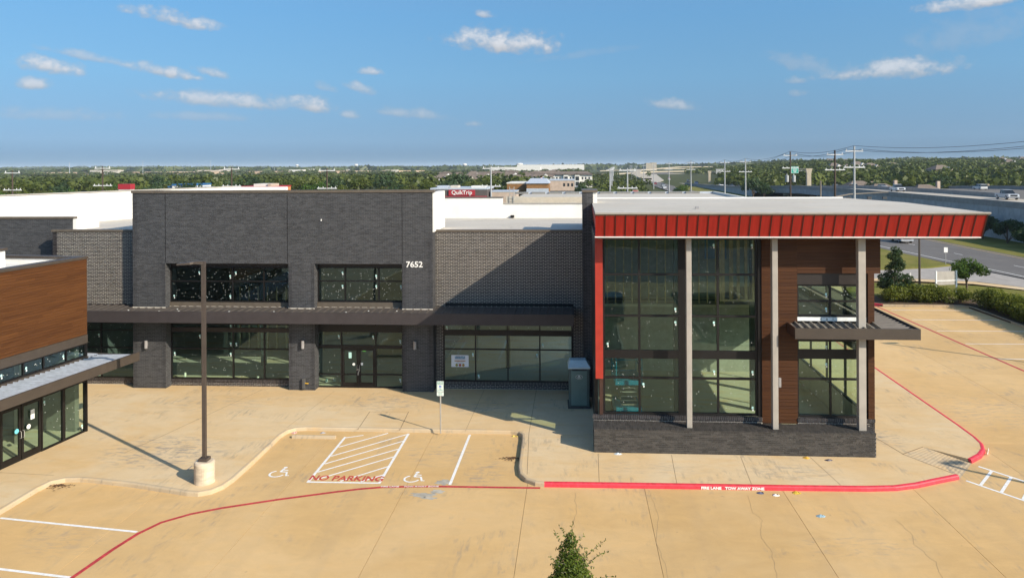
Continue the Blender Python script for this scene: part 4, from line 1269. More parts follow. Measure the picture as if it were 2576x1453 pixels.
# right hand flank glazing, seen through the front
sw = empty('side_frame_tmp')
bpy.data.objects.remove(sw)
fl = MB().box(12.45, 12.6, 32.4, 43.3, 6.9, 7.38).build('side_header', MAT['header'], cb)
for (y0_, y1_) in ((32.5, 35.0), (35.0, 37.5), (37.5, 40.0), (40.0, 43.2)):
    for (z0_, z1_) in ((1.22, 3.7), (3.95, 5.3), (5.4, 6.9)):
        fm = MB()
        for a in ((y0_, y0_ + 0.07, z0_, z1_), (y1_ - 0.07, y1_, z0_, z1_)):
            fm.box(12.48, 12.58, a[0], a[1], a[2], a[3])
        w_ = MB().box(12.48, 12.58, y0_, y0_ + 0.08, z0_, z1_).build('side_mullion', MAT['bronze'], cb)
        boxobj('side_rail', (12.48, 12.58, y0_ + 0.08, y1_, z0_, z0_ + 0.07), MAT['bronze'], w_)
        MB().quad((12.53, y0_ + 0.08, z0_ + 0.07), (12.53, y1_, z0_ + 0.07), (12.53, y1_, z1_), (12.53, y0_ + 0.08, z1_)).build('side_pane', MAT['glass'], w_)
boxobj('side_band', (12.46, 12.6, 32.4, 43.3, 3.7, 3.95), MAT['bronze'], cb)
# inside
boxobj('interior_floor', (0.98, 12.45, 32.2, 43.3, -0.05, 0.03), MAT['floor'], cb)
boxobj('interior_wall', (0.98, 12.5, 43.3, 43.45, 0.0, 9.0), MAT['lining'], cb)
boxobj('interior_lining', (0.98, 1.04, 33.3, 43.3, 0.03, 8.9), MAT['lining'], cb)
for (x, y) in ((4.75, 34.6), (8.7, 36.5), (10.2, 39.0)):
    boxobj('steel_column', (x - 0.15, x + 0.15, y, y + 0.3, 0.03, 8.97), MAT['steel'], cb)
boxobj('floor_beam', (1.0, 12.4, 42.2, 42.5, 4.0, 4.35), MAT['steel'], cb)
for i in range(17):
    x = 1.3 + i * 0.46
    boxobj('wall_stud', (x, x + 0.06, 41.2, 41.32, 4.35, 8.97), MAT['stud'], cb)
boxobj('mezzanine_floor', (1.04, 12.3, 41.0, 43.3, 4.2, 4.34), MAT['floor'], cb)
boxobj('wall_sheathing', (7.2, 8.4, 41.4, 41.45, 6.8, 8.97), MAT['bluewrap'], cb)
for i in range(5):
    x = 7.0 + i * 0.36
    boxobj('wall_stud', (x, x + 0.12, 35.6, 35.72, 5.6, 8.97), MAT['stud'], cb)
boxobj('stud_plate', (6.9, 8.75, 35.58, 35.74, 5.5, 5.6), MAT['stud'], cb)
boxobj('stud_hanger', (6.9, 6.98, 35.58, 35.74, 5.6, 8.97), MAT['stud'], cb)

# --- low brick wall in front
lw = empty('low_brick_wall', (0, 0, 0), 0, 'low dark brick wall carrying the pale columns of the corner building', 'wall')
brickwall(lw, 'front', 30.93, 0.77, 12.28, 0.0, 0.95, [], MAT['brickw'], MAT['mortarm'], singles=300, single_zone=(0.7, 12.4, 0.3, 1.0), thick=0.9, core_name='wall_core')
brickwall(lw, 'left', 0.77, 30.94, 31.86, 0.0, 0.95, [], MAT['brickw'], MAT['mortarm'], core=False)
brickwall(lw, 'right', 12.28, 30.94, 31.86, 0.0, 0.95, [], MAT['brickw'], MAT['mortarm'], core=False)
boxobj('coping_bed', (0.77, 12.28, 30.94, 31.86, 0.95, 0.975), MAT['mortarm'], lw)
cp = MB()
n = 147
p_ = (12.29 - 0.76) / n
for i in range(n):
    for (ya, yb) in ((30.915, 31.15), (31.16, 31.39), (31.40, 31.63), (31.64, 31.87)):
        cp.c = BR.random()
        cp.box(0.76 + i * p_ + 0.006, 0.76 + (i + 1) * p_ - 0.006, ya, yb, 0.955, 0.99)
cp.build('coping_bricks', MAT['brickw'], lw, kind='stuff')

# ================================================================== LEFT BUILDING WITH CEDAR PLANKS
A = Vector((-22.31, 32.34)); ux = Vector((0.128, 0.992)).normalized()
lb = empty('plank_building', (A.x, A.y, 0), math.atan2(ux.y, ux.x), 'shop building clad in cedar planks over glass shopfront, at the left edge', 'building')
LX = -13.0
boxobj('panel_core', (LX, -0.02, 0.03, 0.4, 4.05, 7.86), MAT['taupe'], lb)
pr = random.Random(9)
pmes = {}
z = 4.42
rowi = 0
while z < 7.84:
    x = LX - pr.uniform(0, 2.5)
    while x < 0:
        L_ = pr.choice((2.4, 3.0, 3.6))
        a, b = max(x, LX), min(x + L_, 0.0)
        if b - a > 0.05:
            key = (round(b - a, 2), pr.randrange(2))
            if key not in pmes:
                pmes[key] = MB().box(0.002, key[0] - 0.002, -0.022 - 0.003 * key[1], 0.03, 0.004, 0.112).mesh('plank', MAT['woodL'])
            inst('plank', pmes[key], lb, (a, 0.0, z))
        x += L_
    z += 0.115
boxobj('plank_end', (-0.02, 0.012, -0.02, 0.5, 4.05, 7.86), MAT['taupe'], lb)
boxobj('band_fascia', (LX, 0.01, -0.05, 0.02, 4.03, 4.41), MAT['taupe'], lb)
boxobj('parapet_cap', (LX, 0.05, -0.06, 0.42, 7.86, 7.98), MAT['taupe'], lb)
boxobj('roof_deck', (LX, 0.02, 0.42, 12, 7.3, 7.62), MAT['tpo'], lb)
boxobj('parapet_cap', (-0.35, 0.05, 0.42, 12, 7.86, 7.98), MAT['taupe'], lb)
boxobj('parapet_lining', (-0.3, 0.02, 0.42, 12, 7.6, 7.86), MAT['tpo'], lb)
boxobj('upper_block', (LX, -1.6, 2.7, 9, 7.6, 8.38), MAT['tpo'], lb)
boxobj('parapet_cap', (LX, -1.55, 2.62, 9, 8.38, 8.5), MAT['taupe'], lb)
boxobj('end_wall', (-0.25, 0.0, 0.42, 12, 0.0, 7.86), MAT['drywall'], lb)
window(lb, [-9.0, -7.7, -6.4, -4.5, -3.35, -2.35, -1.15, -0.06], [3.42, 4.03], 0.08, MAT['glassd'], fr=0.06, dots=12, stick=0.8)
boxobj('corner_post', (-0.08, 0.0, -0.04, 0.12, 0.0, 4.03), MAT['bronze'], lb)
boxobj('canopy_ledger', (LX, 0.0, -0.10, 0.06, 3.30, 3.42), MAT['taupe'], lb)
# canopy with galvanised ribbed deck
boxobj('canopy_fascia', (LX, 0.62, -2.24, -2.14, 3.16, 3.55), MAT['taupe'], lb)
boxobj('canopy_end', (0.55, 0.62, -2.14, 0.6, 3.16, 3.42), MAT['taupe'], lb)
corrugated(lb, LX, 0.55, -2.14, -0.10, 3.40, 3.30, 0.26, 0.07, MAT['galv'])
boxobj('canopy_soffit', (LX, 0.55, -2.14, -0.10, 3.18, 3.22), MAT['taupe'], lb)
corrugated(lb, 0.0, 0.55, -0.10, 0.6, 3.36, 3.36, 0.17, 0.045, MAT['galv'])
window(lb, [-1.30, -0.06], [0.0, 2.30, 3.28], 0.10, MAT['glass'], fr=0.07, dots=9)
window(lb, [-2.48, -1.30], [0.0, 2.30, 3.28], 0.10, MAT['glass'], fr=0.07, dots=9)
window(lb, [-4.45, -3.46, -2.48], [2.32, 3.28], 0.10, MAT['glass'], fr=0.07, dots=0, stick=0)
window(lb, [-9.0, -7.7, -6.2, -4.45], [0.0, 2.30, 3.28], 0.10, MAT['glass'], fr=0.07, dots=9)
for (a, b, hs) in ((-4.42, -3.48, 1), (-3.44, -2.50, -1)):
    door_leaf(lb, a, b, 0.02, 2.30, 0.06, MAT['glass'], hs)
boxobj('door_notice', (-3.05, -2.86, -0.04, -0.035, 1.55, 1.95), MAT['sticker'], lb)
MB().tube((-3.15, -0.035, 1.30), (-3.15, -0.042, 1.30), 0.10, None, 14).build('door_notice', MAT['sticker'], lb)
MB().tube((-3.72, -0.035, 1.30), (-3.72, -0.042, 1.30), 0.10, None, 14).build('door_notice', M('cyan_sticker', (0.15, 0.55, 0.65), 0.6), lb)
boxobj('interior_floor', (LX, -0.1, 0.12, 11.5, -0.05, 0.01), MAT['floor'], lb)
boxobj('interior_wall', (LX, -0.1, 9.5, 9.6, 0.01, 7.3), MAT['drywall'], lb)
boxobj('interior_wall', (LX - 0.2, LX, 0.12, 9.6, 0.01, 7.3), MAT['drywall'], lb)
boxobj('interior_column', (-2.0, -1.75, 1.6, 1.85, 0.01, 7.3), MAT['galvp'], lb)
boxobj('yellow_tag', (-0.35, -0.10, -0.06, -0.05, 3.05, 3.12), M('yellow_tape', (0.7, 0.5, 0.02), 0.6), lb)


# ================================================================== THINGS ON THE LOT
def lamp_post(x, y, label, arm=(-1, 0), zb=0.0, pole_top=8.42):
    t = empty('parking_lamp', (x, y, zb), 0, label, 'street lamp', 'parking lot lamps')
    mb = MB()
    n = 28
    prof = [(0.375, -0.1), (0.375, 0.74), (0.35, 0.80), (0.31, 0.82), (0.0, 0.82)]
    ks = [mb.pts([(r * math.cos(2 * math.pi * i / n), r * math.sin(2 * math.pi * i / n), z) for i in range(n)]) for r, z in prof[:-1]]
    for a, b in zip(ks[:-1], ks[1:]):
        for i in range(n):
            j = (i + 1) % n; mb.face(a + i, a + j, b + j, b + i)
    mb.face(*[ks[-1] + i for i in range(n)])
    mb.build('concrete_base', MAT['base'], t)
    boxobj('base_cover', (-0.17, 0.17, -0.17, 0.17, 0.82, 0.94), MAT['lampm'], t, bevel=0.01)
    boxobj('pole', (-0.065, 0.065, -0.065, 0.065, 0.94, pole_top), MAT['lampm'], t)
    a = Vector((arm[0], arm[1], 0)).normalized(); s = Vector((-a.y, a.x, 0))
    h = MB()
    zt = pole_top
    pts = []
    for (d, w, za, zb_) in ((0.0, 0.07, zt - 0.12, zt + 0.02), (0.35, 0.08, zt - 0.09, zt + 0.0), (0.45, 0.17, zt - 0.10, zt - 0.01), (0.95, 0.15, zt - 0.12, zt - 0.07)):
        for (sg, z) in ((-1, za), (1, za), (1, zb_), (-1, zb_)):
            q = a * d + s * (w * sg); pts.append((q.x, q.y, z))
    k = h.pts(pts)
    for i in range(3):
        b = k + 4 * i
        for e in range(4): h.face(b + e, b + (e + 1) % 4, b + 4 + (e + 1) % 4, b + 4 + e)
    h.face(k, k + 3, k + 2, k + 1); h.face(k + 12, k + 13, k + 14, k + 15)
    h.build('lamp_head', MAT['lampm'], t)
    return t


lamp_post(-14.17, 27.30, 'bronze lamp post on round concrete base beside the accessible stalls', arm=(-1, -0.15))
lamp_post(14.48 + 12.4, 30.89 - 8.4, 'bronze lamp post beyond the right edge, shadow crossing the kerb ramp', arm=(1, 0.3), zb=-0.15)
lamp_post(20.74 + 12.4, 51.43 - 8.4, 'bronze lamp post in the planted bed right of the stalls', arm=(1, 0.2), zb=-0.1)

# accessible parking sign
sg = empty('parking_sign', (-6.10, 32.95, -0.05), 0, 'reserved parking sign with blue wheelchair symbol on galvanised post', 'sign')
MB().tube((0, 0, 0), (0, 0, 2.36), 0.032, None, 10).build('post', MAT['galvp'], sg)
MAT['signw'] = M('sign_white', (0.70, 0.75, 0.70), 0.5, 0.03)
MAT['signg'] = M('sign_green', (0.03, 0.26, 0.20), 0.5, 0.05)
MAT['signb'] = M('sign_blue', (0.01, 0.10, 0.42), 0.5, 0.05)
boxobj('plate', (-0.155, 0.155, -0.045, -0.034, 1.88, 2.36), MAT['signw'], sg)
boxobj('lower_plate', (-0.155, 0.155, -0.045, -0.034, 1.70, 1.865), MAT['signw'], sg)
fr_ = MB().ring(-0.14, 0.14, 1.895, 2.345, 0.008, -0.048, -0.045).build('plate_border', MAT['signg'], sg)
for (tx, sz, z) in (('RESERVED', 0.058, 2.275), ('PARKING', 0.058, 2.215), ('VAN', 0.05, 2.005), ('ACCESSIBLE', 0.04, 1.95)):
    text_obj('lettering', tx, sz, MAT['signg'], (0, -0.047, z), (R(90), 0, 0), sg, 0.001, bold=0.001, kind='stuff')
boxobj('symbol_panel', (-0.05, 0.05, -0.049, -0.045, 2.065, 2.165), MAT['signb'], sg)
sm = MB().path([(-0.005, -0.051, 2.15), (-0.005, -0.051, 2.115), (0.015, -0.051, 2.11), (0.028, -0.051, 2.08)], 0.006, 5); sm.build('symbol', MAT['white'], sg)
MB().path([(-0.03 + 0.0, -0.051, 2.12)] + [(-0.005 + 0.026 * math.cos(t), -0.051, 2.098 + 0.026 * math.sin(t)) for t in np.linspace(R(140), R(340), 8)], 0.005, 5).build('symbol', MAT['white'], sg)
for (w_, z) in ((0.10, 1.83), (0.11, 1.79), (0.07, 1.75)):
    boxobj('text_line', (-w_, w_, -0.047, -0.045, z - 0.006, z + 0.006), MAT['signg'], sg)

# wheel stop
ws = MB()
prof = [(-0.09, 0), (-0.07, 0.10), (-0.03, 0.125), (0.03, 0.125), (0.07, 0.10), (0.09, 0)]
k0 = ws.pts([(-12.72, 32.36 + y, ZL + 0.001 + z) for y, z in prof]); k1 = ws.pts([(-10.74, 32.36 + y, ZL + 0.001 + z) for y, z in prof])
for i in range(5): ws.face(k0 + i + 1, k0 + i, k1 + i, k1 + i + 1)
ws.face(*[k0 + i for i in range(6)]); ws.face(*[k1 + i for i in reversed(range(6))])
o = ws.build('wheel_stop', MAT['kerb']); tag(o, 'pale concrete wheel stop at the head of the left accessible stall', 'wheel stop')

# portable toilet
pt = empty('portable_toilet', (0.17, 37.0, 0.0), R(2), 'grey green portable toilet with pale roof standing beside the red post', 'portable toilet')
MAT['potg'] = M('toilet_plastic', (0.075, 0.115, 0.108), 0.5, 0.1, 2)
MAT['potl'] = M('toilet_panel', (0.15, 0.235, 0.21), 0.5, 0.08, 2)
MAT['potr'] = M('toilet_roof', (0.55, 0.68, 0.70), 0.4, 0.06)
boxobj('skid', (-0.56, 0.56, -0.58, 0.58, 0.0, 0.09), MAT['dark'], pt)
boxobj('cabin', (-0.51, 0.51, -0.52, 0.52, 0.09, 1.96), MAT['potg'], pt, bevel=0.03)
dr_ = boxobj('door', (-0.40, 0.38, -0.545, -0.52, 0.16, 1.86), MAT['potl'], pt, bevel=0.01)
for b_ in ((-0.34, 0.32, 0.98, 1.32), (-0.34, 0.04, 0.28, 0.92), (0.10, 0.32, 0.28, 0.92), (-0.34, 0.32, 1.40, 1.76)):
    boxobj('door_panel', (b_[0], b_[1], -0.556, -0.545, b_[2], b_[3]), MAT['potl'], dr_, bevel=0.004)
for i in range(3): boxobj('vent_slot', (-0.36, 0.36, -0.55, -0.52, 1.88 + i * 0.025, 1.893 + i * 0.025), MAT['dark'], pt)
bd = MB(); ring = [(0.17 * math.cos(t), 0.105 * math.sin(t)) for t in np.linspace(0, 2 * math.pi, 25)[:-1]]
k = bd.pts([(x - 0.01, -0.566, 1.56 + z) for x, z in ring] + [(x - 0.01, -0.556, 1.56 + z) for x, z in ring])
bd.face(*range(k, k + 24))
for i in range(24): bd.face(k + i, k + 24 + i, k + 24 + (i + 1) % 24, k + (i + 1) % 24)
bd.build('badge', MAT['signw'], dr_)
bd = MB(); k = bd.pts([(x * 0.9 - 0.01, -0.568, 1.56 + z * 0.88) for x, z in ring]); bd.face(*range(k, k + 24)); bd.build('badge_field', MAT['potg'], dr_)
boxobj('badge_mark', (-0.06, 0.04, -0.572, -0.568, 1.575, 1.635), MAT['signw'], dr_)
boxobj('badge_line', (-0.12, 0.10, -0.572, -0.568, 1.535, 1.56), MAT['signw'], dr_)
boxobj('badge_line', (-0.08, 0.06, -0.572, -0.568, 1.495, 1.515), MAT['signw'], dr_)
rf_ = MB()
k = rf_.pts([(-0.55, -0.56, 1.96), (0.55, -0.56, 1.96), (0.55, 0.56, 1.96), (-0.55, 0.56, 1.96), (-0.55, -0.56, 2.02), (0.55, -0.56, 2.02), (0.55, 0.56, 2.02), (-0.55, 0.56, 2.02),
             (-0.46, -0.2, 2.30), (0.34, -0.2, 2.30), (0.34, 0.3, 2.30), (-0.46, 0.3, 2.30)])
for q in ((3, 2, 1, 0), (0, 1, 5, 4), (1, 2, 6, 5), (2, 3, 7, 6), (3, 0, 4, 7), (4, 5, 9, 8), (5, 6, 10, 9), (6, 7, 11, 10), (7, 4, 8, 11), (8, 9, 10, 11)): rf_.face(*[k + j for j in q])
ro = rf_.build('roof', MAT['potr'], pt)
for i in range(4):
    x = -0.33 + i * 0.19
    MB().hexa([(x, -0.555, 2.02), (x + 0.02, -0.555, 2.02), (x + 0.02, -0.5, 2.02), (x, -0.5, 2.02), (x, -0.21, 2.315), (x + 0.02, -0.21, 2.315), (x + 0.02, -0.15, 2.305), (x, -0.15, 2.305)]).build('roof_rib', MAT['potr'], ro)
MB().tube((0.4, 0.45, 1.9), (0.4, 0.45, 2.5), 0.05, None, 8).build('vent_pipe', MAT['dark'], pt)

# scissor lift inside the corner building
sl = empty('scissor_lift', (2.45, 35.6, 0.03), R(4), 'bright blue scissor lift parked behind the corner building glass', 'scissor lift')
MAT['lift'] = M('lift_blue', (0.008, 0.17, 0.30), 0.4, 0.1)
boxobj('chassis', (-0.62, 0.62, -0.9, 0.9, 0.25, 0.62), MAT['lift'], sl, bevel=0.02)
for x in (-0.55, 0.55):
    for y in (-0.7, 0.7):
        MB().tube((x - 0.09, y, 0.22), (x + 0.09, y, 0.22), 0.22, None, 16).build('wheel', MAT['dark'], sl)
for i in range(5):
    z = 0.68 + i * 0.2
    for x in (-0.35, 0.35):
        s_ = 1 if i % 2 else -1
        MB().hexa([(x - 0.03, -0.7 * s_ - 0.05, z), (x + 0.03, -0.7 * s_ - 0.05, z), (x + 0.03, -0.7 * s_ + 0.05, z), (x - 0.03, -0.7 * s_ + 0.05, z), (x - 0.03, 0.7 * s_ - 0.05, z + 0.2), (x + 0.03, 0.7 * s_ - 0.05, z + 0.2), (x + 0.03, 0.7 * s_ + 0.05, z + 0.2), (x - 0.03, 0.7 * s_ + 0.05, z + 0.2)]).build('scissor_arm', MAT['galvp'], sl)
    boxobj('scissor_bar', (-0.36, 0.36, -0.75, -0.70, z + 0.02, z + 0.06), MAT['galvp'], sl)
boxobj('platform', (-0.65, 0.65, -0.95, 0.95, 1.70, 1.86), MAT['lift'], sl)
MB().ring(-0.62, 0.62, 1.86, 2.9, 0.04, -0.93, -0.89).build('guard_rail', MAT['lift'], sl)
MB().ring(-0.62, 0.62, 1.86, 2.9, 0.04, 0.89, 0.93).build('guard_rail', MAT['lift'], sl)
for x in (-0.6, 0.6):
    boxobj('guard_bar', (x - 0.02, x + 0.02, -0.89, 0.89, 2.86, 2.9), MAT['lift'], sl)
    boxobj('guard_bar', (x - 0.02, x + 0.02, -0.89, 0.89, 2.36, 2.4), MAT['lift'], sl)

# litter
LT = [((2049, 1289), (11.24 - 2.8, 26.0), 'silver blue can lying on the lot past the kerb', (0.25, 0.38, 0.45)),
      (None, (6.85, 27.72), 'crumpled dark wrapper against the painted kerb', (0.08, 0.09, 0.16)), (None, (7.35, 27.55), 'white paper scrap near the fire lane lettering', (0.75, 0.72, 0.70)),
      (None, (8.15, 27.80), 'yellow wrapper against the painted kerb', (0.55, 0.38, 0.05)), (None, (9.4, 30.75), 'orange peel scrap below the low brick wall', (0.6, 0.33, 0.04)),
      (None, (10.25, 30.55), 'dark flattened scrap in front of the low brick wall', (0.07, 0.06, 0.08)), (None, (1.75, 30.8), 'white and blue cup lying against the low brick wall', (0.6, 0.68, 0.75)),
      (None, (-12.85, 32.95), 'pink and white wrapper in the corner of the left accessible stall', (0.65, 0.35, 0.32)), (None, (-11.55, 33.0), 'grey rag beside the wheel stop', (0.33, 0.32, 0.33)),
      (None, (-2.75, 33.0), 'yellow wrapper in the corner of the empty stall', (0.6, 0.45, 0.1))]
lr = random.Random(2)
for _, (x, y), lab, c in LT:
    z = 0.0 if y > 30 and x > -1.5 else ZL
    mb = MB()
    n = 9
    ps = []
    for i in range(n):
        t = 2 * math.pi * i / n; r_ = 0.13 * lr.uniform(0.5, 1.1)
        ps.append((x + r_ * 1.3 * math.cos(t), y + r_ * math.sin(t), z + 0.002))
    k = mb.pts(ps + [(x + lr.uniform(-.05, .05), y + lr.uniform(-.04, .04), z + 0.07), (x + 0.06, y, z + 0.05)])
    for i in range(n): mb.face(k + i, k + (i + 1) % n, k + n + (1 if i in (0, 8, 1) else 0))
    mb.face(*[k + i for i in reversed(range(n))])
    o = mb.build('litter', M('litter_paint', c, 0.5, 0.4, 25)); tag(o, lab, 'litter')
# leaf drift in the kerb corner
for nm, cx, cy, lab in (('leaf_litter', -19.75, 27.12, 'brown leaf drift in the kerb corner left of the lamp'), ('leaf_litter', -2.6, 30.6, 'brown leaf stain along the kerb of the empty stall')):
    mb = MB(); rr = random.Random(3)
    for i in range(150):
        a, r_ = rr.uniform(0, 6.28), abs(rr.gauss(0, 0.25))
        x, y = cx + r_ * 1.25 * math.cos(a), cy - abs(r_ * 0.8 * math.sin(a)); s = rr.uniform(0.02, 0.045); an = rr.uniform(0, 3)
        z = ZL + rr.uniform(0.004, 0.03)
        ca, sa = math.cos(an) * s, math.sin(an) * s
        mb.c = rr.random()
        mb.quad((x - ca, y - sa, z), (x + sa, y - ca, z + 0.01), (x + ca, y + sa, z), (x - sa, y + ca, z + 0.008))
    o = mb.build(nm, M('dead_leaf', (0.14, 0.075, 0.035), 0.9, 0.3, 20, bc=0.4), kind='stuff'); o['label'] = lab


# ================================================================== PLANTS
def leaves(rng, clumps, n, size, up=0.25, elong=1.5):
    """clumps: (x,y,z,r,rz); leaf quads spread through the outer part of each clump"""
    C = np.array(clumps, float)
    w = C[:, 3] ** 2; idx = rng.choice(len(C), n, p=w / w.sum())
    d = rng.normal(size=(n, 3)); d /= np.linalg.norm(d, axis=1)[:, None]
    rad = rng.uniform(0.35, 1.0, n) ** 0.6
    P = C[idx, :3] + d * np.stack([C[idx, 3], C[idx, 3], C[idx, 4]], 1) * rad[:, None]
    nrm = d + rng.normal(size=(n, 3)) * 0.8; nrm[:, 2] += up; nrm /= np.linalg.norm(nrm, axis=1)[:, None]
    t = np.cross(nrm, rng.normal(size=(n, 3))); t /= np.linalg.norm(t, axis=1)[:, None]
    b = np.cross(nrm, t)
    s = size * rng.uniform(0.6, 1.3, n)[:, None]
    V = np.stack([P - t * s * elong, P + b * s * 0.6, P + t * s * elong, P - b * s * 0.6], 1).reshape(-1, 3)
    F = np.arange(n * 4).reshape(-1, 4)
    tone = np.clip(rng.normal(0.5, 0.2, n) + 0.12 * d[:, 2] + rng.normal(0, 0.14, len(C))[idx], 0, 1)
    return V, F, tone


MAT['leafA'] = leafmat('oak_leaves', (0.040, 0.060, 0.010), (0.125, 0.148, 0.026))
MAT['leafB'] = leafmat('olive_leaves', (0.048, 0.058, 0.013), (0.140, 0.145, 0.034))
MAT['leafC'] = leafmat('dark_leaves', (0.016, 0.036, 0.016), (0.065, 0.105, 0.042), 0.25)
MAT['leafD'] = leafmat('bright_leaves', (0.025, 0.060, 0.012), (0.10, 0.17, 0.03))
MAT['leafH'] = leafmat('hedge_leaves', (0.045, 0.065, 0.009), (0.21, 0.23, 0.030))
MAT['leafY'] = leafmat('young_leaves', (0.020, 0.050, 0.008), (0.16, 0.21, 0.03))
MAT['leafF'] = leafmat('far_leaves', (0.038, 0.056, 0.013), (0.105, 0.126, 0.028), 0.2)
MAT['bark'] = M('bark', (0.10, 0.075, 0.055), 0.9, 0.3, 8, bump=0.5, bscale=20)
MAT['barkg'] = M('pale_bark', (0.20, 0.17, 0.14), 0.9, 0.3, 8)


def tree_proto(seed, h, cr, leafm, nleaf, size, trunk_h, lobes=14, barkm=None, conical=False):
    rng = np.random.default_rng(seed)
    clumps = []
    for i in range(lobes):
        a = rng.uniform(0, 2 * math.pi); q = rng.uniform(0, 1)
        if conical:
            z = trunk_h + (h - trunk_h) * rng.uniform(0.0, 1.0)
            rr = cr * (1 - 0.85 * (z - trunk_h) / (h - trunk_h)) * rng.uniform(0.3, 0.85)
            c = cr * 0.34 * rng.uniform(0.7, 1.2) * (1 - 0.45 * (z - trunk_h) / (h - trunk_h))
        else:
            rr = cr * 0.68 * math.sqrt(q); z = trunk_h + (h - trunk_h) * (0.32 + 0.46 * rng.uniform(0, 1) * (1 - 0.45 * q))
            c = cr * rng.uniform(0.28, 0.46)
        clumps.append((rr * math.cos(a), rr * math.sin(a), z, c, c * 0.75))
    V, F, tone = leaves(rng, clumps, nleaf, size)
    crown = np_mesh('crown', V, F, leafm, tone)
    mb = MB()
    mb.path([(0, 0, -0.3), (0.05 * cr, 0, trunk_h * 0.6), (0, 0.06 * cr, trunk_h + (h - trunk_h) * 0.35), (0, 0, trunk_h + (h - trunk_h) * 0.7)], 0.05 * cr + 0.02, 7, 0.3)
    for c in clumps[:7]:
        mb.path([(0, 0, trunk_h * 0.8), (c[0] * 0.4, c[1] * 0.4, (trunk_h + c[2]) / 2), (c[0], c[1], c[2])], 0.022 * cr + 0.008, 5, 0.3)
    trunk = mb.mesh('trunk', barkm or MAT['bark'])
    return crown, trunk


def put_tree(name, proto, loc, s, rz, label, group=None, cat='tree'):
    t = empty(name, loc, rz, label, cat, group)
    t.scale = (s, s, s * 1.0)
    inst('crown', proto[0], t); inst('trunk', proto[1], t)
    return t


# young tree whose top shows at the bottom edge of the view
rng = np.random.default_rng(12)
yt = empty('young_tree', (-0.15, 18.0, -0.1), 0, 'leafy young tree with wispy shoots rising at the bottom edge', 'tree')
cl_ = [(0.02, 0, 2.95, 0.16, 0.22), (-0.05, 0.05, 2.65, 0.25, 0.28), (0.12, -0.05, 2.42, 0.30, 0.28), (-0.16, 0.0, 2.32, 0.28, 0.28), (0.0, 0.1, 2.1, 0.42, 0.3), (0.28, 0.0, 2.0, 0.3, 0.28), (-0.28, -0.1, 1.95, 0.32, 0.3),
       (0.05, -0.2, 1.75, 0.45, 0.35), (0.35, 0.2, 1.6, 0.4, 0.35), (-0.35, 0.1, 1.6, 0.4, 0.35), (0, 0, 1.4, 0.55, 0.4)]
V, F, tone = leaves(rng, cl_, 13500, 0.026, 0.5, 1.6)
extra = []
twig = MB()
shoots = [((0.0, 0, 2.95), (0.03, 0, 3.15), (0.08, 0.02, 3.46)), ((-0.06, 0, 2.9), (-0.14, 0, 3.1), (-0.27, 0.05, 3.28)), ((-0.12, 0, 2.75), (-0.28, 0.0, 2.95), (-0.37, 0, 3.18)), ((0.1, 0, 2.8), (0.2, 0, 2.98), (0.36, 0.05, 3.08)),
          ((0.2, 0, 2.4), (0.42, 0, 2.62), (0.68, 0.05, 2.82), (0.88, 0.1, 2.96)), ((0.3, 0, 2.25), (0.48, 0, 2.45), (0.70, 0.0, 2.62), (0.95, 0, 2.74)), ((0.4, 0, 1.95), (0.66, 0, 2.02), (0.92, 0.05, 2.08), (1.12, 0.05, 2.05)),
          ((-0.2, 0, 2.3), (-0.36, 0, 2.36), (-0.48, 0, 2.38)), ((-0.25, 0, 1.95), (-0.42, 0.0, 2.05), (-0.55, 0, 1.97)), ((0.25, 0, 2.3), (0.42, 0, 2.34), (0.60, 0, 2.33)), ((0.15, 0, 2.7), (0.22, 0, 2.82), (0.40, 0, 2.78))]
sr = random.Random(41)
for i in range(26):
    z = sr.uniform(1.7, 2.75); a = sr.uniform(0, 6.28); r0 = (3.1 - z) * 0.30; L_ = sr.uniform(0.22, 0.42)
    ca, sa = math.cos(a), math.sin(a)
    shoots.append(((ca * r0 * 0.5, sa * r0 * 0.5, z - 0.1), (ca * (r0 + L_ * 0.5), sa * (r0 + L_ * 0.5), z + 0.08), (ca * (r0 + L_), sa * (r0 + L_), z + sr.uniform(0.05, 0.3))))
LV = []
for s_ in shoots:
    twig.path(s_, 0.006, 4, 0.5)
    for a, b in zip(s_[:-1], s_[1:]):
        a, b = np.array(a), np.array(b)
        m_ = int(np.linalg.norm(b - a) / 0.020)
        for i in range(m_):
            p = a + (b - a) * (i + rng.uniform()) / m_
            t = rng.normal(size=3); t /= np.linalg.norm(t); n_ = np.cross(t, rng.normal(size=3)); n_ /= np.linalg.norm(n_)
            s = 0.022 * rng.uniform(0.7, 1.3); p = p + t * s * 1.5
            LV.append([p - t * s * 1.6, p + n_ * s * .7, p + t * s * 1.6, p - n_ * s * .7])
LV = np.array(LV).reshape(-1, 3)
V = np.concatenate([V, LV]); F = np.arange(len(V)).reshape(-1, 4); tone = np.concatenate([tone, rng.uniform(0.2, 0.8, len(LV) // 4)])
inst('crown', np_mesh('crown', V, F, MAT['leafY'], tone), yt)
twig.path([(0, 0, -0.1), (0.02, 0, 1.0), (0, 0.02, 2.0), (0, 0, 2.9)], 0.045, 7, 0.3)
for c in cl_[1:9]: twig.path([(0, 0, c[2] - 0.5), (c[0], c[1], c[2])], 0.015, 5, 0.4)
twig.build('trunk', MAT['barkg'], yt, kind='stuff')
isl = MB().prism([(-3.4, 9.0), (3.2, 9.0), (3.2, 19.4), (2.6, 20.0), (-2.8, 20.0), (-3.4, 19.4)], -0.3, -0.02).build('planting_island', MAT['mulch']); tag(isl, kind='structure')
ik = kerb([(-3.4, 9.0), (3.2, 9.0), (3.2, 19.4), (2.6, 20.0), (-2.8, 20.0), (-3.4, 19.4), (-3.4, 9.0)], MAT['kerb'], 'kerb')

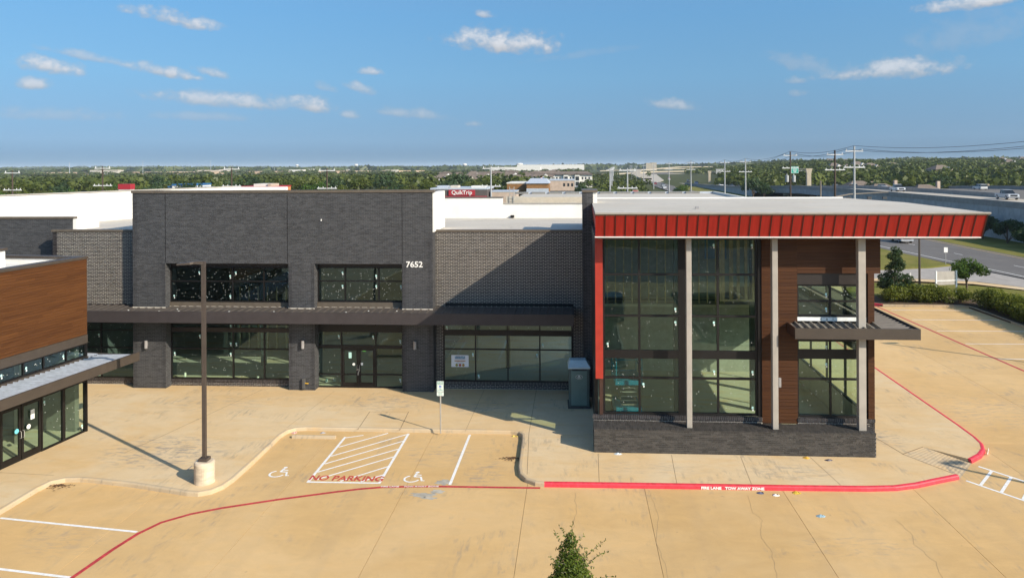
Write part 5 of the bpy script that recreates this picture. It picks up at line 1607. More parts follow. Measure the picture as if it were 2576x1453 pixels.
# shrubs and small trees at the far right of the lot
hp = []
for sd in (1, 2, 3):
    rg_ = np.random.default_rng(sd)
    cl = [(rg_.uniform(-0.55, 0.55), rg_.uniform(-0.5, 0.5), 0.55 + rg_.uniform(-0.2, 0.25), 0.5, 0.45) for _ in range(8)]
    V, F, tone = leaves(rg_, cl, 2600, 0.045, 0.6, 1.5)
    hp.append((np_mesh('foliage', V, F, MAT['leafH'], tone), MB().path([(0, 0, -0.1), (0.05, 0, 0.3), (0, 0.05, 0.6)], 0.04, 5, 0.5).mesh('stem', MAT['bark'])))
hedge_spots = [(28.0 + i * 0.95, 66.3 + 0.1 * (i % 2), 1.4) for i in range(5)] + [(33.4, 66.2, 1.25)] + [(34.6 - 0.02 * i, 63.8 - i * 1.15, 1.5) for i in range(16)] + [(35.7, 62.5 - i * 1.4, 1.1) for i in range(8)]
hr = random.Random(8)
for i, (x, y, s) in enumerate(hedge_spots):
    b = empty('hedge_shrub', (x, y, -0.05), hr.uniform(0, 6), 'clipped yellow green hedge shrub in the bed beyond the stalls', 'shrub', 'hedge shrubs round the right hand stalls')
    b.scale = (s * hr.uniform(0.9, 1.1),) * 2 + (s * hr.uniform(0.9, 1.08),)
    inst('foliage', hp[i % 3][0], b); inst('stem', hp[i % 3][1], b)
pA = tree_proto(21, 4.0, 1.75, MAT['leafC'], 6500, 0.07, 0.5, 46, None, True)
put_tree('holly_tree', pA, (28.7, 67.8, -0.1), 1.12, 0.3, 'dark glossy conical tree rising behind the hedge', None)
pB = tree_proto(22, 2.75, 1.65, MAT['leafD'], 3000, 0.075, 0.85, 12)
put_tree('young_elm', pB, (37.0, 72.0, -0.1), 1.2, 0.9, 'bright green young tree with flat crown beside the blank sign', None)
rs = [(66.2, 124.0, 2.3), (66.0, 116.5, 2.0), (64.5, 109.5, 1.6), (66.5, 131, 1.6)]
pS = tree_proto(23, 2.0, 1.25, MAT['leafC'], 2200, 0.09, 0.1, 14)
RSL = ['dark bush at the retaining wall just right of the red fascia end', 'dark bush at the retaining wall nearest the right edge', 'small dark bush on the verge slope below the retaining wall', 'dark bush half hidden behind the red fascia end']
for i, (x, y, s) in enumerate(rs):
    put_tree('verge_bush', pS, (x, y, -0.1), s, i * 1.7, RSL[i], 'bushes along the retaining wall', 'bush')
for (x, y, s) in ((41.2, 62.2, 0.5), (41.0, 57.0, 0.55)):
    put_tree('verge_bush', pS, (x, y, -0.1), s, x, 'small grey green bush on the grass at the right edge', 'small bushes at the right edge', 'bush')
# bushes on the island behind the camera, reflected in the glass
for (x, y, s) in ((-2.2, 17, 0.9), (1.6, 16, 1.0), (-1.2, 12, 1.0), (2.0, 11, 0.9)):
    b = empty('island_shrub', (x, y, -0.05), x, 'low green shrub on the planting island below the view', 'shrub', 'shrubs on the near island')
    b.scale = (s, s, s * 0.9); inst('foliage', hp[0][0], b); inst('stem', hp[0][1], b)

# a second island behind the camera, mirrored in the corner glazing
isl2 = MB().prism([(9.0, -6.0), (15.0, -6.0), (15.0, 13.0), (14.2, 14.0), (9.8, 14.0), (9.0, 13.0)], -0.3, -0.02).build('planting_island', MAT['mulch']); tag(isl2, kind='structure')
kerb([(9.0, -6.0), (15.0, -6.0), (15.0, 13.0), (14.2, 14.0), (9.8, 14.0), (9.0, 13.0), (9.0, -6.0)], MAT['kerb'], 'kerb')
for (x, y, s) in ((10.6, 12.2, 1.2), (12.8, 11.6, 1.4), (11.4, 8.6, 1.3), (13.4, 6.0, 1.2), (10.8, 3.0, 1.4)):
    b = empty('island_shrub', (x, y, -0.05), x * 2, 'low shrub on the planting island mirrored in the corner glass', 'shrub', 'shrubs on the mirrored island')
    b.scale = (s, s, s * 0.9); inst('foliage', hp[1][0], b); inst('stem', hp[1][1], b)
dark_gnd = MB().quad((-60, -44, -0.146), (60, -44, -0.146), (60, -13, -0.146), (-60, -13, -0.146)).build('added_dark_ground', MAT['asphalt']); tag(dark_gnd, kind='structure')  # unseen asphalt sheet, added so the upper panes mirror a darker ground

# woods
protos = [tree_proto(31, 7.5, 4.0, MAT['leafA'], 1300, 0.26, 1.6, 16), tree_proto(32, 8.5, 3.8, MAT['leafA'], 1300, 0.26, 2.0, 16), tree_proto(33, 6.2, 3.6, MAT['leafB'], 1100, 0.26, 1.2, 14),
          tree_proto(34, 7.0, 4.4, MAT['leafD'], 1300, 0.26, 1.5, 17), tree_proto(35, 9.0, 4.4, MAT['leafC'], 1400, 0.27, 2.0, 18), tree_proto(36, 6.5, 3.4, MAT['leafB'], 700, 0.22, 1.6, 12, MAT['barkg'])]
tr = random.Random(14)
LBL = ['round crowned oak with mid green leaves in the wood', 'tall rounded oak with mid green leaves in the wood', 'olive green low oak in the wood', 'bright green spreading tree in the wood', 'tall dark green oak in the wood', 'thin grey branched tree in the wood']


def wood_tree(x, y, s=None, k=None):
    k = tr.choice((0, 0, 1, 1, 2, 3, 4, 5, 2)) if k is None else k
    side = 'left behind the shops' if x < 20 else 'right beyond the highway'
    put_tree('oak_tree', protos[k], (x, y, tz(x, y) - 0.1), s or tr.uniform(0.8, 1.15), tr.uniform(0, 6), LBL[k].replace('in the wood', 'of the wood') + ' ' + side, 'oaks of the woods')


for row, yy in enumerate((175, 192, 210, 230, 252, 278, 310)):
    x0, x1 = -0.95 * yy, -0.06 * yy
    if row == 0: x1 = -0.42 * yy
    if row == 1: x1 = -0.20 * yy
    x = x0 + tr.uniform(0, 5)
    while x < x1:
        if not (-0.16 * yy < x and yy < 240):
            wood_tree(x + tr.uniform(-1.5, 1.5), yy + tr.uniform(-6, 6), tr.choice((0.62, 0.75, 0.85, 0.95, 1.05, 1.2)) * tr.uniform(0.92, 1.08))
        x += tr.uniform(6.2, 9.0)
for yy, n_, f0, f1 in ((262, 9, 0.47, 0.66), (285, 10, 0.37, 0.66), (310, 11, 0.36, 0.66), (340, 12, 0.33, 0.66)):
    for i in range(n_):
        x = yy * (f0 + (f1 - f0) * (i + tr.uniform(0, 0.8)) / n_)
        wood_tree(x, yy + tr.uniform(-8, 8), tr.uniform(0.6, 0.95))
for (x, y, s, k) in ((37.5, 262, 0.85, 3), (36, 236, 0.7, 0), (2.5, 236, 0.8, 4), (5.5, 240, 0.8, 1), (62.5, 262, 1.0, 4), (63.2, 250, 0.8, 4), (-6, 262, 0.5, 1), (30, 330, 0.6, 2), (24, 300, 0.5, 3), (17, 230, 0.5, 3), (22, 226, 0.45, 3)):
    wood_tree(x, y, s, k)


# far woods: one mass
def far_wood(name, pts, per, size, label):
    rg_ = np.random.default_rng(9)
    Vs, Ts = [], []
    for (x, y, z, r, h) in pts:
        d = rg_.normal(size=(per, 3)); d[:, 2] = np.abs(d[:, 2]) * 0.9 - 0.1; d /= np.linalg.norm(d, axis=1)[:, None]
        rad = rg_.uniform(0.75, 1.05, per)[:, None]
        P_ = np.array([x, y, z + h * 0.45]) + d * rad * np.array([r, r, h * 0.55])
        nrm = d + rg_.normal(size=(per, 3)) * 0.55
        nrm /= np.linalg.norm(nrm, axis=1)[:, None]
        t = np.cross(nrm, rg_.normal(size=(per, 3))); t /= np.linalg.norm(t, axis=1)[:, None]; b = np.cross(nrm, t)
        s = (size * r * rg_.uniform(0.6, 1.2, per))[:, None]
        Vs.append(np.stack([P_ - t * s, P_ + b * s, P_ + t * s, P_ - b * s], 1).reshape(-1, 3))
        Ts.append(np.clip(rg_.uniform(0.1, 0.9) + rg_.normal(0, 0.15, per), 0, 1))
    V = np.concatenate(Vs); F = np.arange(len(V)).reshape(-1, 4)
    o = inst(name, np_mesh(name, V, F, MAT['leafF'], np.concatenate(Ts)))
    tag(o, label, None, None, 'stuff')


fr2 = random.Random(6)
pts = []


def scatter(n_, d0, d1, a0, a1, clear=None):
    for _ in range(n_):
        d = math.sqrt(fr2.uniform(d0 * d0, d1 * d1)) if d1 < 1500 else d0 * (d1 / d0) ** fr2.random()
        a = fr2.uniform(a0, a1)
        x, y = d * math.sin(a), d * math.cos(a)
        if clear and clear(x, y, a): continue
        r = fr2.uniform(2.8, 5.0) * (1 + d / 4000)
        pts.append((x, y, tz(x, y), r, fr2.uniform(5, 8.5)))


def clr(x, y, a):
    # keep the housing, the highway corridor and the field clear
    if y < 430 and -0.05 < a < 0.12: return True
    if 470 < y < 900 and -0.19 < a < -0.03: return fr2.random() < 0.6
    if a > 0.0 and a < 0.20 and x < 0.10 * y + 80 and x > 0.02 * y: return True
    return False


scatter(1200, 330, 800, -0.74, 0.02, clr)
scatter(1200, 800, 2200, -0.74, 0.10, clr)
scatter(900, 345, 800, 0.19, 0.60)
scatter(1500, 800, 1900, 0.15, 0.60)
for _ in range(170):
    y = fr2.uniform(285, 950); x = fr2.uniform(0.005, 0.105) * y
    if abs(x - lerp_poly(fr_near, min(y, 1099))) < 4 or lerp_poly(fr_near, min(y, 1099)) < x < lerp_poly(fr_far, min(y, 1099)) + 3: continue
    pts.append((x, y, tz(x, y), fr2.uniform(1.5, 3.2), fr2.uniform(2.5, 5.5)))
far_wood('far_woods', pts, 42, 0.26, 'far oak woods merging into one green mass toward the horizon')
pts = []
for _ in range(1500):
    d = 2000 * (9000 / 2000) ** fr2.random(); a = fr2.uniform(-0.74, 0.62)
    x, y = d * math.sin(a), d * math.cos(a)
    pts.append((x, y, tz(x, y), fr2.uniform(14, 45), fr2.uniform(6, 11)))
far_wood('far_woods', pts, 30, 0.30, 'hazy belts of trees along the horizon')


# ================================================================== HIGHWAY
MAT['hwy'] = concrete('highway_concrete', (0.42, 0.38, 0.32), (0.46, 0.41, 0.34), rust=(0.42, 0.36, 0.28), stain_amt=0.4, orand=0)
MAT['rwall'] = M('retaining_wall_concrete', (0.40, 0.40, 0.40), 0.9, 0.14, 0.7, bump=0.2, bscale=3)
MAT['barrier'] = M('barrier_concrete', (0.30, 0.28, 0.26), 0.9, 0.12, 0.8)
MAT['tan'] = M('tan_concrete', (0.42, 0.36, 0.27), 0.9, 0.1, 0.6)
hy = [(-20, 6.0), (60, 6.0), (117, 6.0), (158, 5.95), (183, 5.95), (230, 5.6), (254, 4.95), (300, 3.4), (365, 2.2), (450, 1.0), (600, 0.3), (900, 0.3), (1300, 2.0)]


def hz(y):
    for a, b in zip(hy[:-1], hy[1:]):
        if a[0] <= y <= b[0]: return a[1] + (b[1] - a[1]) * (y - a[0]) / (b[0] - a[0])
    return hy[-1][1]


def hx(y):
    return 69.0 + (0 if y < 300 else (y - 300) ** 2 * 0.00006 if y < 600 else 5.4 + (y - 600) * 0.030)


HYS = [-20, 20, 60, 90, 117, 135, 158, 170, 183, 205, 230, 254, 275, 300, 330, 365, 400, 450, 520, 600, 750, 900, 1100, 1300]


def sweep(name, prof, mat, y0, y1, parent=None, closed=True):
    """profile (dx from the near edge, dz from the parapet top) swept along the highway; plain numbers in a tuple ('z', v) are absolute heights"""
    mb = MB()
    yy = [y for y in HYS if y0 <= y <= y1]
    if yy[0] > y0: yy = [y0] + yy
    if yy[-1] < y1: yy.append(y1)
    rows = []
    for y in yy:
        rows.append(mb.pts([(hx(y) + d, y, z[1] if isinstance(z, tuple) else hz(y) + z) for d, z in prof]))
    n = len(prof)
    for a, b in zip(rows[:-1], rows[1:]):
        for i in range(n if closed else n - 1):
            j = (i + 1) % n
            mb.face(a + i, b + i, b + j, a + j)
    if closed:
        mb.face(*[rows[0] + i for i in range(n)]); mb.face(*[rows[-1] + i for i in reversed(range(n))])
    return mb.build(name, mat, parent)


deck = sweep('highway', [(0.35, -1.0), (19.2, -1.0), (19.2, -1.6), (0.35, -1.6)], MAT['hwy'], -20, 1300); tag(deck, kind='structure')
MAT['hwyd'] = M('highway_asphalt', (0.13, 0.115, 0.10), 0.9, 0.1, 0.5)
sweep('far_carriageway', [(19.2, -1.0), (62, -1.3), (62, -1.9), (19.2, -1.9)], MAT['hwyd'], -20, 1300, deck)
par = sweep('highway_parapet', [(0.0, 0.0), (0.35, 0.0), (0.45, -1.0), (0.0, -1.0)], MAT['barrier'], -20, 480); tag(par, 'long grey concrete parapet edging the elevated highway', 'parapet')
inner = sweep('highway_barrier', [(19.2, -0.05), (19.7, -0.05), (19.7, -1.2), (19.2, -1.2)], MAT['barrier'], 156, 480); tag(inner, 'grey concrete median barrier behind the two pickup trucks', 'barrier')
farb = sweep('highway_barrier', [(61.6, -0.25), (62, -0.25), (62, -2.0), (61.6, -2.0)], MAT['barrier'], -20, 450); tag(farb, 'far edge barrier of the highway before the wooded hill', 'barrier')
# retaining walls either side of the bridge, in cast panels
for (y0, y1, lab) in ((-20, 158, 'right retaining wall of pale concrete panels below the highway'), (292, 450, 'left retaining wall of pale concrete below the highway')):
    rw = sweep('retaining_wall', [(0.12, -1.0), (0.4, -1.0), (0.4, ('z', -0.5)), (0.12, ('z', -0.5))], MAT['rwall'], y0, y1); tag(rw, lab, 'wall')
    if y0 < 0:
        pm_ = MB().box(-0.05, 0.1, 0.03, 2.97, 0.03, 1.47).mesh('wall_panel', MAT['rwall'])
        y = 84.0
        while y < 157:
            for r_ in range(4):
                yo = y + (1.5 if r_ % 2 else 0)
                if yo + 3 < 158: inst('wall_panel', pm_, rw, (69.1, yo, -0.95 + 1.5 * r_))
            y += 3.0
# bridge girders and piers
br = empty('bridge', (0, 0, 0), 0, 'grey girder bridge carrying the highway over the cross street', 'bridge')
sweep('girder', [(0.05, -1.0), (1.0, -1.0), (1.0, -2.5), (0.2, -2.5)], MAT['rwall'], 158, 292, br)
sweep('girder', [(8.0, -1.5), (12.0, -1.5), (12.0, -2.5), (8.0, -2.5)], MAT['rwall'], 158, 292, br)
sweep('girder', [(17.0, -1.5), (19.0, -1.5), (19.0, -2.5), (17.0, -2.5)], MAT['rwall'], 158, 292, br)
for y in (186, 216, 250):
    boxobj('pier_cap', (69.6, 89, y - 0.7, y + 0.7, hz(y) - 3.4, hz(y) - 2.5), MAT['tan'], br)
    for x in (71.5, 79, 86.5):
        boxobj('pier', (x - 0.7, x + 0.7, y - 0.6, y + 0.6, -0.4, hz(y) - 3.4), MAT['tan'], br)
cs = MB().quad((40, 205, -0.05), (160, 205, -0.05), (160, 240, -0.05), (40, 240, -0.05)).build('cross_street', MAT['asphalt']); tag(cs, kind='structure')
# distant interchange ramps, pale concrete
for (pts_, w, lab) in (([(60, 620, 1.2), (66, 800, 3), (95, 1100, 5.5), (190, 1350, 9.5), (300, 1420, 9.5)], 9, 'pale curving flyover ramp far along the highway'),
                       ([(30, 900, 1.5), (110, 1000, 4.0), (230, 1080, 5), (330, 1100, 4)], 8, 'pale concrete flyover crossing the far highway'),
                       ([(40, 1200, 4), (140, 1230, 6.5), (260, 1260, 8), (380, 1280, 7)], 8, 'farthest pale concrete flyover near the horizon')):
    mb = MB()
    ps = [Vector(p) for p in pts_]
    fine = []
    for i in range(len(ps) - 1):
        for t in (0, .25, .5, .75): fine.append(ps[i].lerp(ps[i + 1], t))
    fine.append(ps[-1])
    rows = []
    for i, p in enumerate(fine):
        d = fine[min(i + 1, len(fine) - 1)] - fine[max(i - 1, 0)]; nn = Vector((-d.y, d.x, 0)).normalized() * w / 2
        rows.append(mb.pts([p + nn, p - nn, p - nn - Vector((0, 0, 1.3)), p + nn - Vector((0, 0, 1.3))]))
    for a, b in zip(rows[:-1], rows[1:]):
        for e in range(4): mb.face(a + e, a + (e + 1) % 4, b + (e + 1) % 4, b + e)
    o = mb.build('flyover', MAT['tan']); tag(o, lab, 'flyover')
far_land = MB().prism([(58, 520), (72, 600), (110, 1000), (330, 1300), (290, 1310), (75, 950), (54, 600)], -0.9, 0.05).build('far_pavement', MAT['hwy']); tag(far_land, kind='structure')
fld = MB().prism([(-75, 250), (-12, 250), (-12, 300), (-80, 310)], -0.6, -0.12).build('field', M('mown_field', (0.22, 0.20, 0.05), 0.95, 0.2, 0.1)); tag(fld, kind='structure')
scar = MB().prism([(-1150, 1500), (-450, 1560), (-330, 1640), (-430, 1660), (-1150, 1600)], -2.5, 3.2).build('bare_earth', M('bare_earth', (0.55, 0.40, 0.27), 0.95, 0.15, 0.01)); tag(scar, kind='structure')

# sign gantries
MAT['hgreen'] = M('highway_sign_green', (0.01, 0.28, 0.21), 0.5)


def gantry(x, y, zb, zt, sgn, panel, green, label):
    t = empty('sign_gantry', (x, y, zb), 0, label, 'sign gantry')
    mb = MB(); h = zt - zb
    mb.hexa([(-0.75, -0.7, 0), (0.75, -0.7, 0), (0.75, 0.7, 0), (-0.75, 0.7, 0), (-0.75, -0.7, h * 0.72), (0.75, -0.7, h * 0.72), (0.75, 0.7, h * 0.72), (-0.75, 0.7, h * 0.72)])
    mb.build('pylon', MAT['tan'], t)
    MB().hexa([(-0.75, -0.7, h * 0.72), (0.75, -0.7, h * 0.72), (0.75, 0.7, h * 0.72), (-0.75, 0.7, h * 0.72), (-1.25, -0.8, h), (1.25, -0.8, h), (1.25, 0.8, h), (-1.25, 0.8, h)]).build('flared_head', MAT['tan'], t)
    x0, x1, z0, z1 = panel
    ex = x0 if sgn < 0 else x1
    for z in (h * 0.86, h * 0.97):
        MB().tube((0, 0, z), (ex, 0, z), 0.07, None, 6).build('truss_chord', MAT['galvp'], t)
    n_ = 8
    for i in range(n_):
        a, b = ex * i / n_, ex * (i + 1) / n_
        MB().tube((a, 0, h * 0.86), (b, 0, h * 0.97), 0.05, None, 5).build('truss_web', MAT['galvp'], t)
    pn = boxobj('sign_panel', (x0, x1, -0.25, -0.15, z0 - zb, z1 - zb), MAT['hgreen'] if green else MAT['galvp'], t)
    if green:
        MB().ring(x0 + 0.08, x1 - 0.08, z0 - zb + 0.08, z1 - zb - 0.08, 0.07, -0.27, -0.25).build('panel_border', MAT['white'], pn)
        for i, w_ in enumerate((0.55, 0.5, 0.36)):
            cx_ = (x0 + x1) / 2; hw = (x1 - x0) / 2 * w_
            zz = z0 - zb + (z1 - z0) * (0.55 - i * 0.18)
            boxobj('text_line', (cx_ - hw, cx_ + hw, -0.27, -0.25, zz, zz + 0.16), MAT['white'], pn)
    return t


gantry(89.0, 286, 4.0, 10.5, -1, (-6.6, -3.8, 8.7, 11.3), True, 'concrete pylon with green overhead sign left of it, above the highway')
gantry(89.5, 495, 0.5, 8.2, 1, (4.2, 10.6, 6.1, 9.4), False, 'farther concrete pylon holding the back of a grey sign panel')

# ================================================================== POWER POLES AND WIRES
MAT['polew'] = M('dark_wood_pole', (0.065, 0.045, 0.035), 0.9, 0.2, 3)
MAT['polec'] = M('grey_concrete_pole', (0.36, 0.37, 0.38), 0.7, 0.1, 2)
MAT['wire'] = M('black_wire', (0.03, 0.03, 0.035), 0.6)
MAT['insul'] = M('pale_insulator', (0.62, 0.62, 0.62), 0.4)


def pole(x, y, zt, mat, label, arms=(0.7,), lower=True, xform=0, group='poles along the frontage road', r=0.15, rz=0.0):
    t = empty('utility_pole', (x, y, -0.2), rz, label, 'utility pole', group)
    h = zt + 0.2
    MB().tube((0, 0, 0), (0, 0, h), r, r * 0.62, 10).build('shaft', mat, t)
    for dz_ in arms:
        boxobj('crossarm', (-1.25, 1.25, -0.09, 0.03, h - dz_ - 0.07, h - dz_ + 0.07), MAT['insul'], t)
        for xx in (-1.1, 1.1):
            MB().tube((xx, -0.03, h - dz_ + 0.07), (xx, -0.03, h - dz_ + 0.34), 0.07, 0.05, 7).build('insulator', MAT['insul'], t)
    if lower:
        boxobj('crossarm', (-1.5, 1.5, -0.09, 0.03, h - 3.1, h - 2.95), MAT['insul'], t)
        for xx in (-1.3, -0.6, 0.7, 1.3):
            MB().tube((xx, -0.03, h - 2.95), (xx, -0.03, h - 2.75), 0.06, 0.05, 6).build('insulator', MAT['insul'], t)
    for i in range(xform):
        sx = -0.62 if i == 0 else 0.62
        MB().tube((sx, 0, h - 5.6), (sx, 0, h - 4.4), 0.33, None, 14).build('transformer', MAT['polec'], t)
        MB().tube((sx, 0, h - 4.4), (sx, 0, h - 4.1), 0.06, None, 6).build('bushing', MAT['insul'], t)
    return t


PX = [(40.2, 108.5, 14.6, 'polec', 'nearest pale grey steel pole with crossarms beside the highway', 0), (40.0, 115.8, 14.2, 'polew', 'dark wooden pole with crossarms just left of the pale steel pole', 0),
      (40.0, 139.2, 14.4, 'polew', 'dark wooden pole carrying two grey transformers', 2), (40, 175.1, 13.4, 'polec', 'pale pole right of the grey sign back', 0), (40, 198.9, 13.3, 'polec', 'pale pole standing over the grey sign back', 0),
      (40, 255.9, 13.5, 'polec', 'pale pole in front of the left retaining wall', 0), (40, 314.5, 13.3, 'polec', 'pale pole at the left end of the retaining wall', 0), (40.5, 380, 12.8, 'polec', 'pale pole farther along the frontage road', 0),
      (42, 450, 12.4, 'polec', 'pale pole farther along the frontage road', 0), (45, 540, 12, 'polec', 'pale pole farther along the frontage road', 0), (51, 660, 12, 'polec', 'pale pole farther along the frontage road', 0), (60, 800, 12, 'polec', 'pale pole farther along the frontage road', 0)]
for (x, y, zt, m_, lab, xf) in PX:
    pole(x, y, zt, MAT[m_], lab, xform=xf, r=0.2 if y < 150 else 0.22)


def wire(a, b, sag, r, label, group):
    a, b = Vector(a), Vector(b)
    ps = []
    for i in range(15):
        t = i / 14
        p = a.lerp(b, t); p.z -= 4 * sag * t * (1 - t); ps.append(p)
    o = MB().path(ps, r, 4).build('power_line', MAT['wire']); tag(o, label, 'cable', group)


FP = [(47.5, 62.0, 15.2)] + [(p[0], p[1], p[2]) for p in PX if p[1] != 115.8][:7]
pole(47.5, 62.0, 15.2, MAT['polec'], 'pale pole past the right edge holding the nearest cables', r=0.2)
for i in range(len(FP) - 1):
    a, b = FP[i], FP[i + 1]
    sp = math.hypot(a[0] - b[0], a[1] - b[1]); rr_ = 0.024 if i == 0 else 0.03
    lab = 'dark power cables sagging between the poles over the highway'
    wire((a[0], a[1], a[2] + 0.1), (b[0], b[1], b[2] + 0.1), sp * 0.022, rr_, lab, 'cables over the highway')
    for s_ in (-1.1, 1.1):
        wire((a[0] + s_, a[1], a[2] - 0.4), (b[0] + s_, b[1], b[2] - 0.4), sp * 0.024, rr_, lab, 'cables over the highway')
LPX = [(-110, 112, 11.9, 'polew', 'weathered brown pole at the far left over the white parapet'), (-73.17, 110, 12.3, 'polew', 'dark wooden pole rising over the white parapet'), (-53.06, 111, 12.1, 'polew', 'wooden pole behind the left part of the tall brick block'),
       (-37.3, 109, 11.8, 'polew', 'dark pole behind the middle of the tall brick block'), (-12.53, 110, 12.0, 'polec', 'pale pole left of the brown wood sided building'), (8.0, 112, 11.6, 'polec', 'pale pole just right of the brick pylon')]
LPX[0] = (-88.24, 110.5, 11.65, 'polew', 'weathered brown pole at the far left over the white parapet')
for (x, y, zt, m_, lab) in LPX:
    pole(x, y, zt, MAT[m_], lab, arms=(0.35,), lower=True, group='poles behind the shops', r=0.16)
for a, b in zip(LPX[:-1], LPX[1:]):
    for s_ in (-1.1, 1.1):
        wire((a[0] + s_, a[1], a[2] - 0.3), (b[0] + s_, b[1], b[2] - 0.3), 0.8, 0.018, 'thin pale power lines crossing in front of the wood', 'lines behind the shops')
for i in range(14):
    x = 12 + i * 2.1 + fr2.uniform(-0.5, 0.5); y = 250 + i * 38
    t = empty('utility_pole', (x, y, -0.4), 0, 'thin grey pole among the many along the far roads', 'utility pole', 'thin poles along the far roads')
    MB().tube((0, 0, 0), (0, 0, 11.5), 0.16, 0.12, 6).build('shaft', MAT['polec'], t)
    boxobj('crossarm', (-1.2, 1.2, -0.06, 0.06, 10.8, 10.95), MAT['insul'], t)

# ================================================================== ROADSIDE SIGNS AND POSTS
bs = empty('blank_sign', (33.2, 69.9, -0.1), R(12), 'white blank sign panel on square posts behind the hedge', 'sign')
boxobj('post', (-0.06, 0.06, -0.06, 0.06, 0, 2.25), MAT['white'], bs)
boxobj('post', (2.0, 2.12, -0.06, 0.06, 0, 2.25), MAT['white'], bs)
boxobj('panel', (0.06, 2.0, -0.02, 0.02, 0.95, 2.2), MAT['column'], bs)
boxobj('rail', (0.06, 2.0, -0.05, -0.02, 1.3, 1.38), MAT['white'], bs)
rl = empty('road_lamp', (33.4, 73.6, -0.1), 0, 'slim brown lamp pole between the dark tree and the blank sign', 'street lamp')
MB().tube((0, 0, 0), (0, 0, 7.7), 0.11, 0.08, 10).build('pole', MAT['lampm'], rl)
boxobj('lamp_head', (-0.9, 0.05, -0.15, 0.15, 7.6, 7.72), MAT['lampm'], rl)
wp = boxobj('marker_post', (32.9, 33.0, 74.5, 74.6, -0.1, 1.3), MAT['white']); tag(wp, 'short white marker post left of the brown lamp pole', 'post')
ms_ = empty('road_sign', (44.4, 91.1, -0.1), 0, 'small white road sign on post at the grass corner', 'sign')
MB().tube((0, 0, 0), (0, 0, 2.1), 0.04, None, 8).build('post', MAT['galvp'], ms_)
boxobj('plate', (-0.22, 0.22, -0.06, -0.04, 1.5, 2.1), MAT['white'], ms_)
gp = MB().tube((34.2, 81.8, -0.1), (34.4, 81.8, 2.6), 0.05, None, 8).build('grey_post', MAT['galvp']); tag(gp, 'bare grey post by the driveway at the corner of the building', 'post')
ys_ = empty('warning_sign', (58.6, 170, -0.2), 0, 'yellow diamond warning sign on a post beyond the roof', 'sign')
MB().tube((0, 0, 0), (0, 0, 3.6), 0.05, None, 6).build('post', MAT['galvp'], ys_)
MB().hexa([(0, -0.08, 2.9), (0.8, -0.08, 3.7), (0.8, -0.04, 3.7), (0, -0.04, 2.9), (-0.8, -0.08, 3.7), (0, -0.08, 4.5), (0, -0.04, 4.5), (-0.8, -0.04, 3.7)]).build('plate', M('warning_yellow', (0.75, 0.42, 0.01), 0.5), ys_)
tsig = empty('signal_mast', (49.0, 150, -0.2), 0, 'weathered wooden signal mast with long horizontal arm beyond the roof', 'signal mast')
MB().tube((0, 0, 0), (0, 0, 9.0), 0.2, 0.16, 8).build('post', MAT['barkg'], tsig)
MB().path([(0, 0, 5.2), (6, 1, 6.2), (14, 2, 6.6)], 0.18, 8, 0.6).build('arm', MAT['barkg'], tsig)
for x in (5.5, 9.5, 12.5): boxobj('signal_head', (x, x + 0.8, 0.9, 1.3, 5.2, 5.7), MAT['dark'], tsig)

# ================================================================== VEHICLES
MAT['tyre'] = M('tyre_rubber', (0.02, 0.02, 0.02), 0.8)
MAT['rim'] = M('alloy_rim', (0.5, 0.5, 0.52), 0.35, metallic=0.6)
MAT['cglass'] = M('dark_car_glass', (0.015, 0.02, 0.025), 0.08, 0.05)
MAT['grille'] = M('black_grille', (0.02, 0.02, 0.02), 0.4)
MAT['lens'] = M('headlamp_lens', (0.75, 0.78, 0.8), 0.15)


def carpaint(name, c):
    m = M(name, c, 0.28, 0.02, metallic=0.15); return m


PAINT = dict(white=carpaint('white_car_paint', (0.72, 0.72, 0.72)), silver=carpaint('silver_car_paint', (0.45, 0.47, 0.50)), black=carpaint('black_car_paint', (0.03, 0.03, 0.035)), red=carpaint('red_car_paint', (0.30, 0.03, 0.03)),
             blue=carpaint('blue_car_paint', (0.04, 0.07, 0.16)), grey=carpaint('grey_car_paint', (0.16, 0.17, 0.18)))
_veh = {}


def side_extrude(prof, y0, y1, inset_top=0.0, zmid=0.0):
    mb = MB(); n = len(prof)
    def Y(z, y): return y * (1 - inset_top * max(0, z - zmid))
    a = mb.pts([(x, Y(z, y0), z) for x, z in prof]); b = mb.pts([(x, Y(z, y1), z) for x, z in prof])
    mb.face(*[a + i for i in range(n)]); mb.face(*[b + i for i in reversed(range(n))])
    for i in range(n):
        j = (i + 1) % n; mb.face(a + j, a + i, b + i, b + j)
    return mb


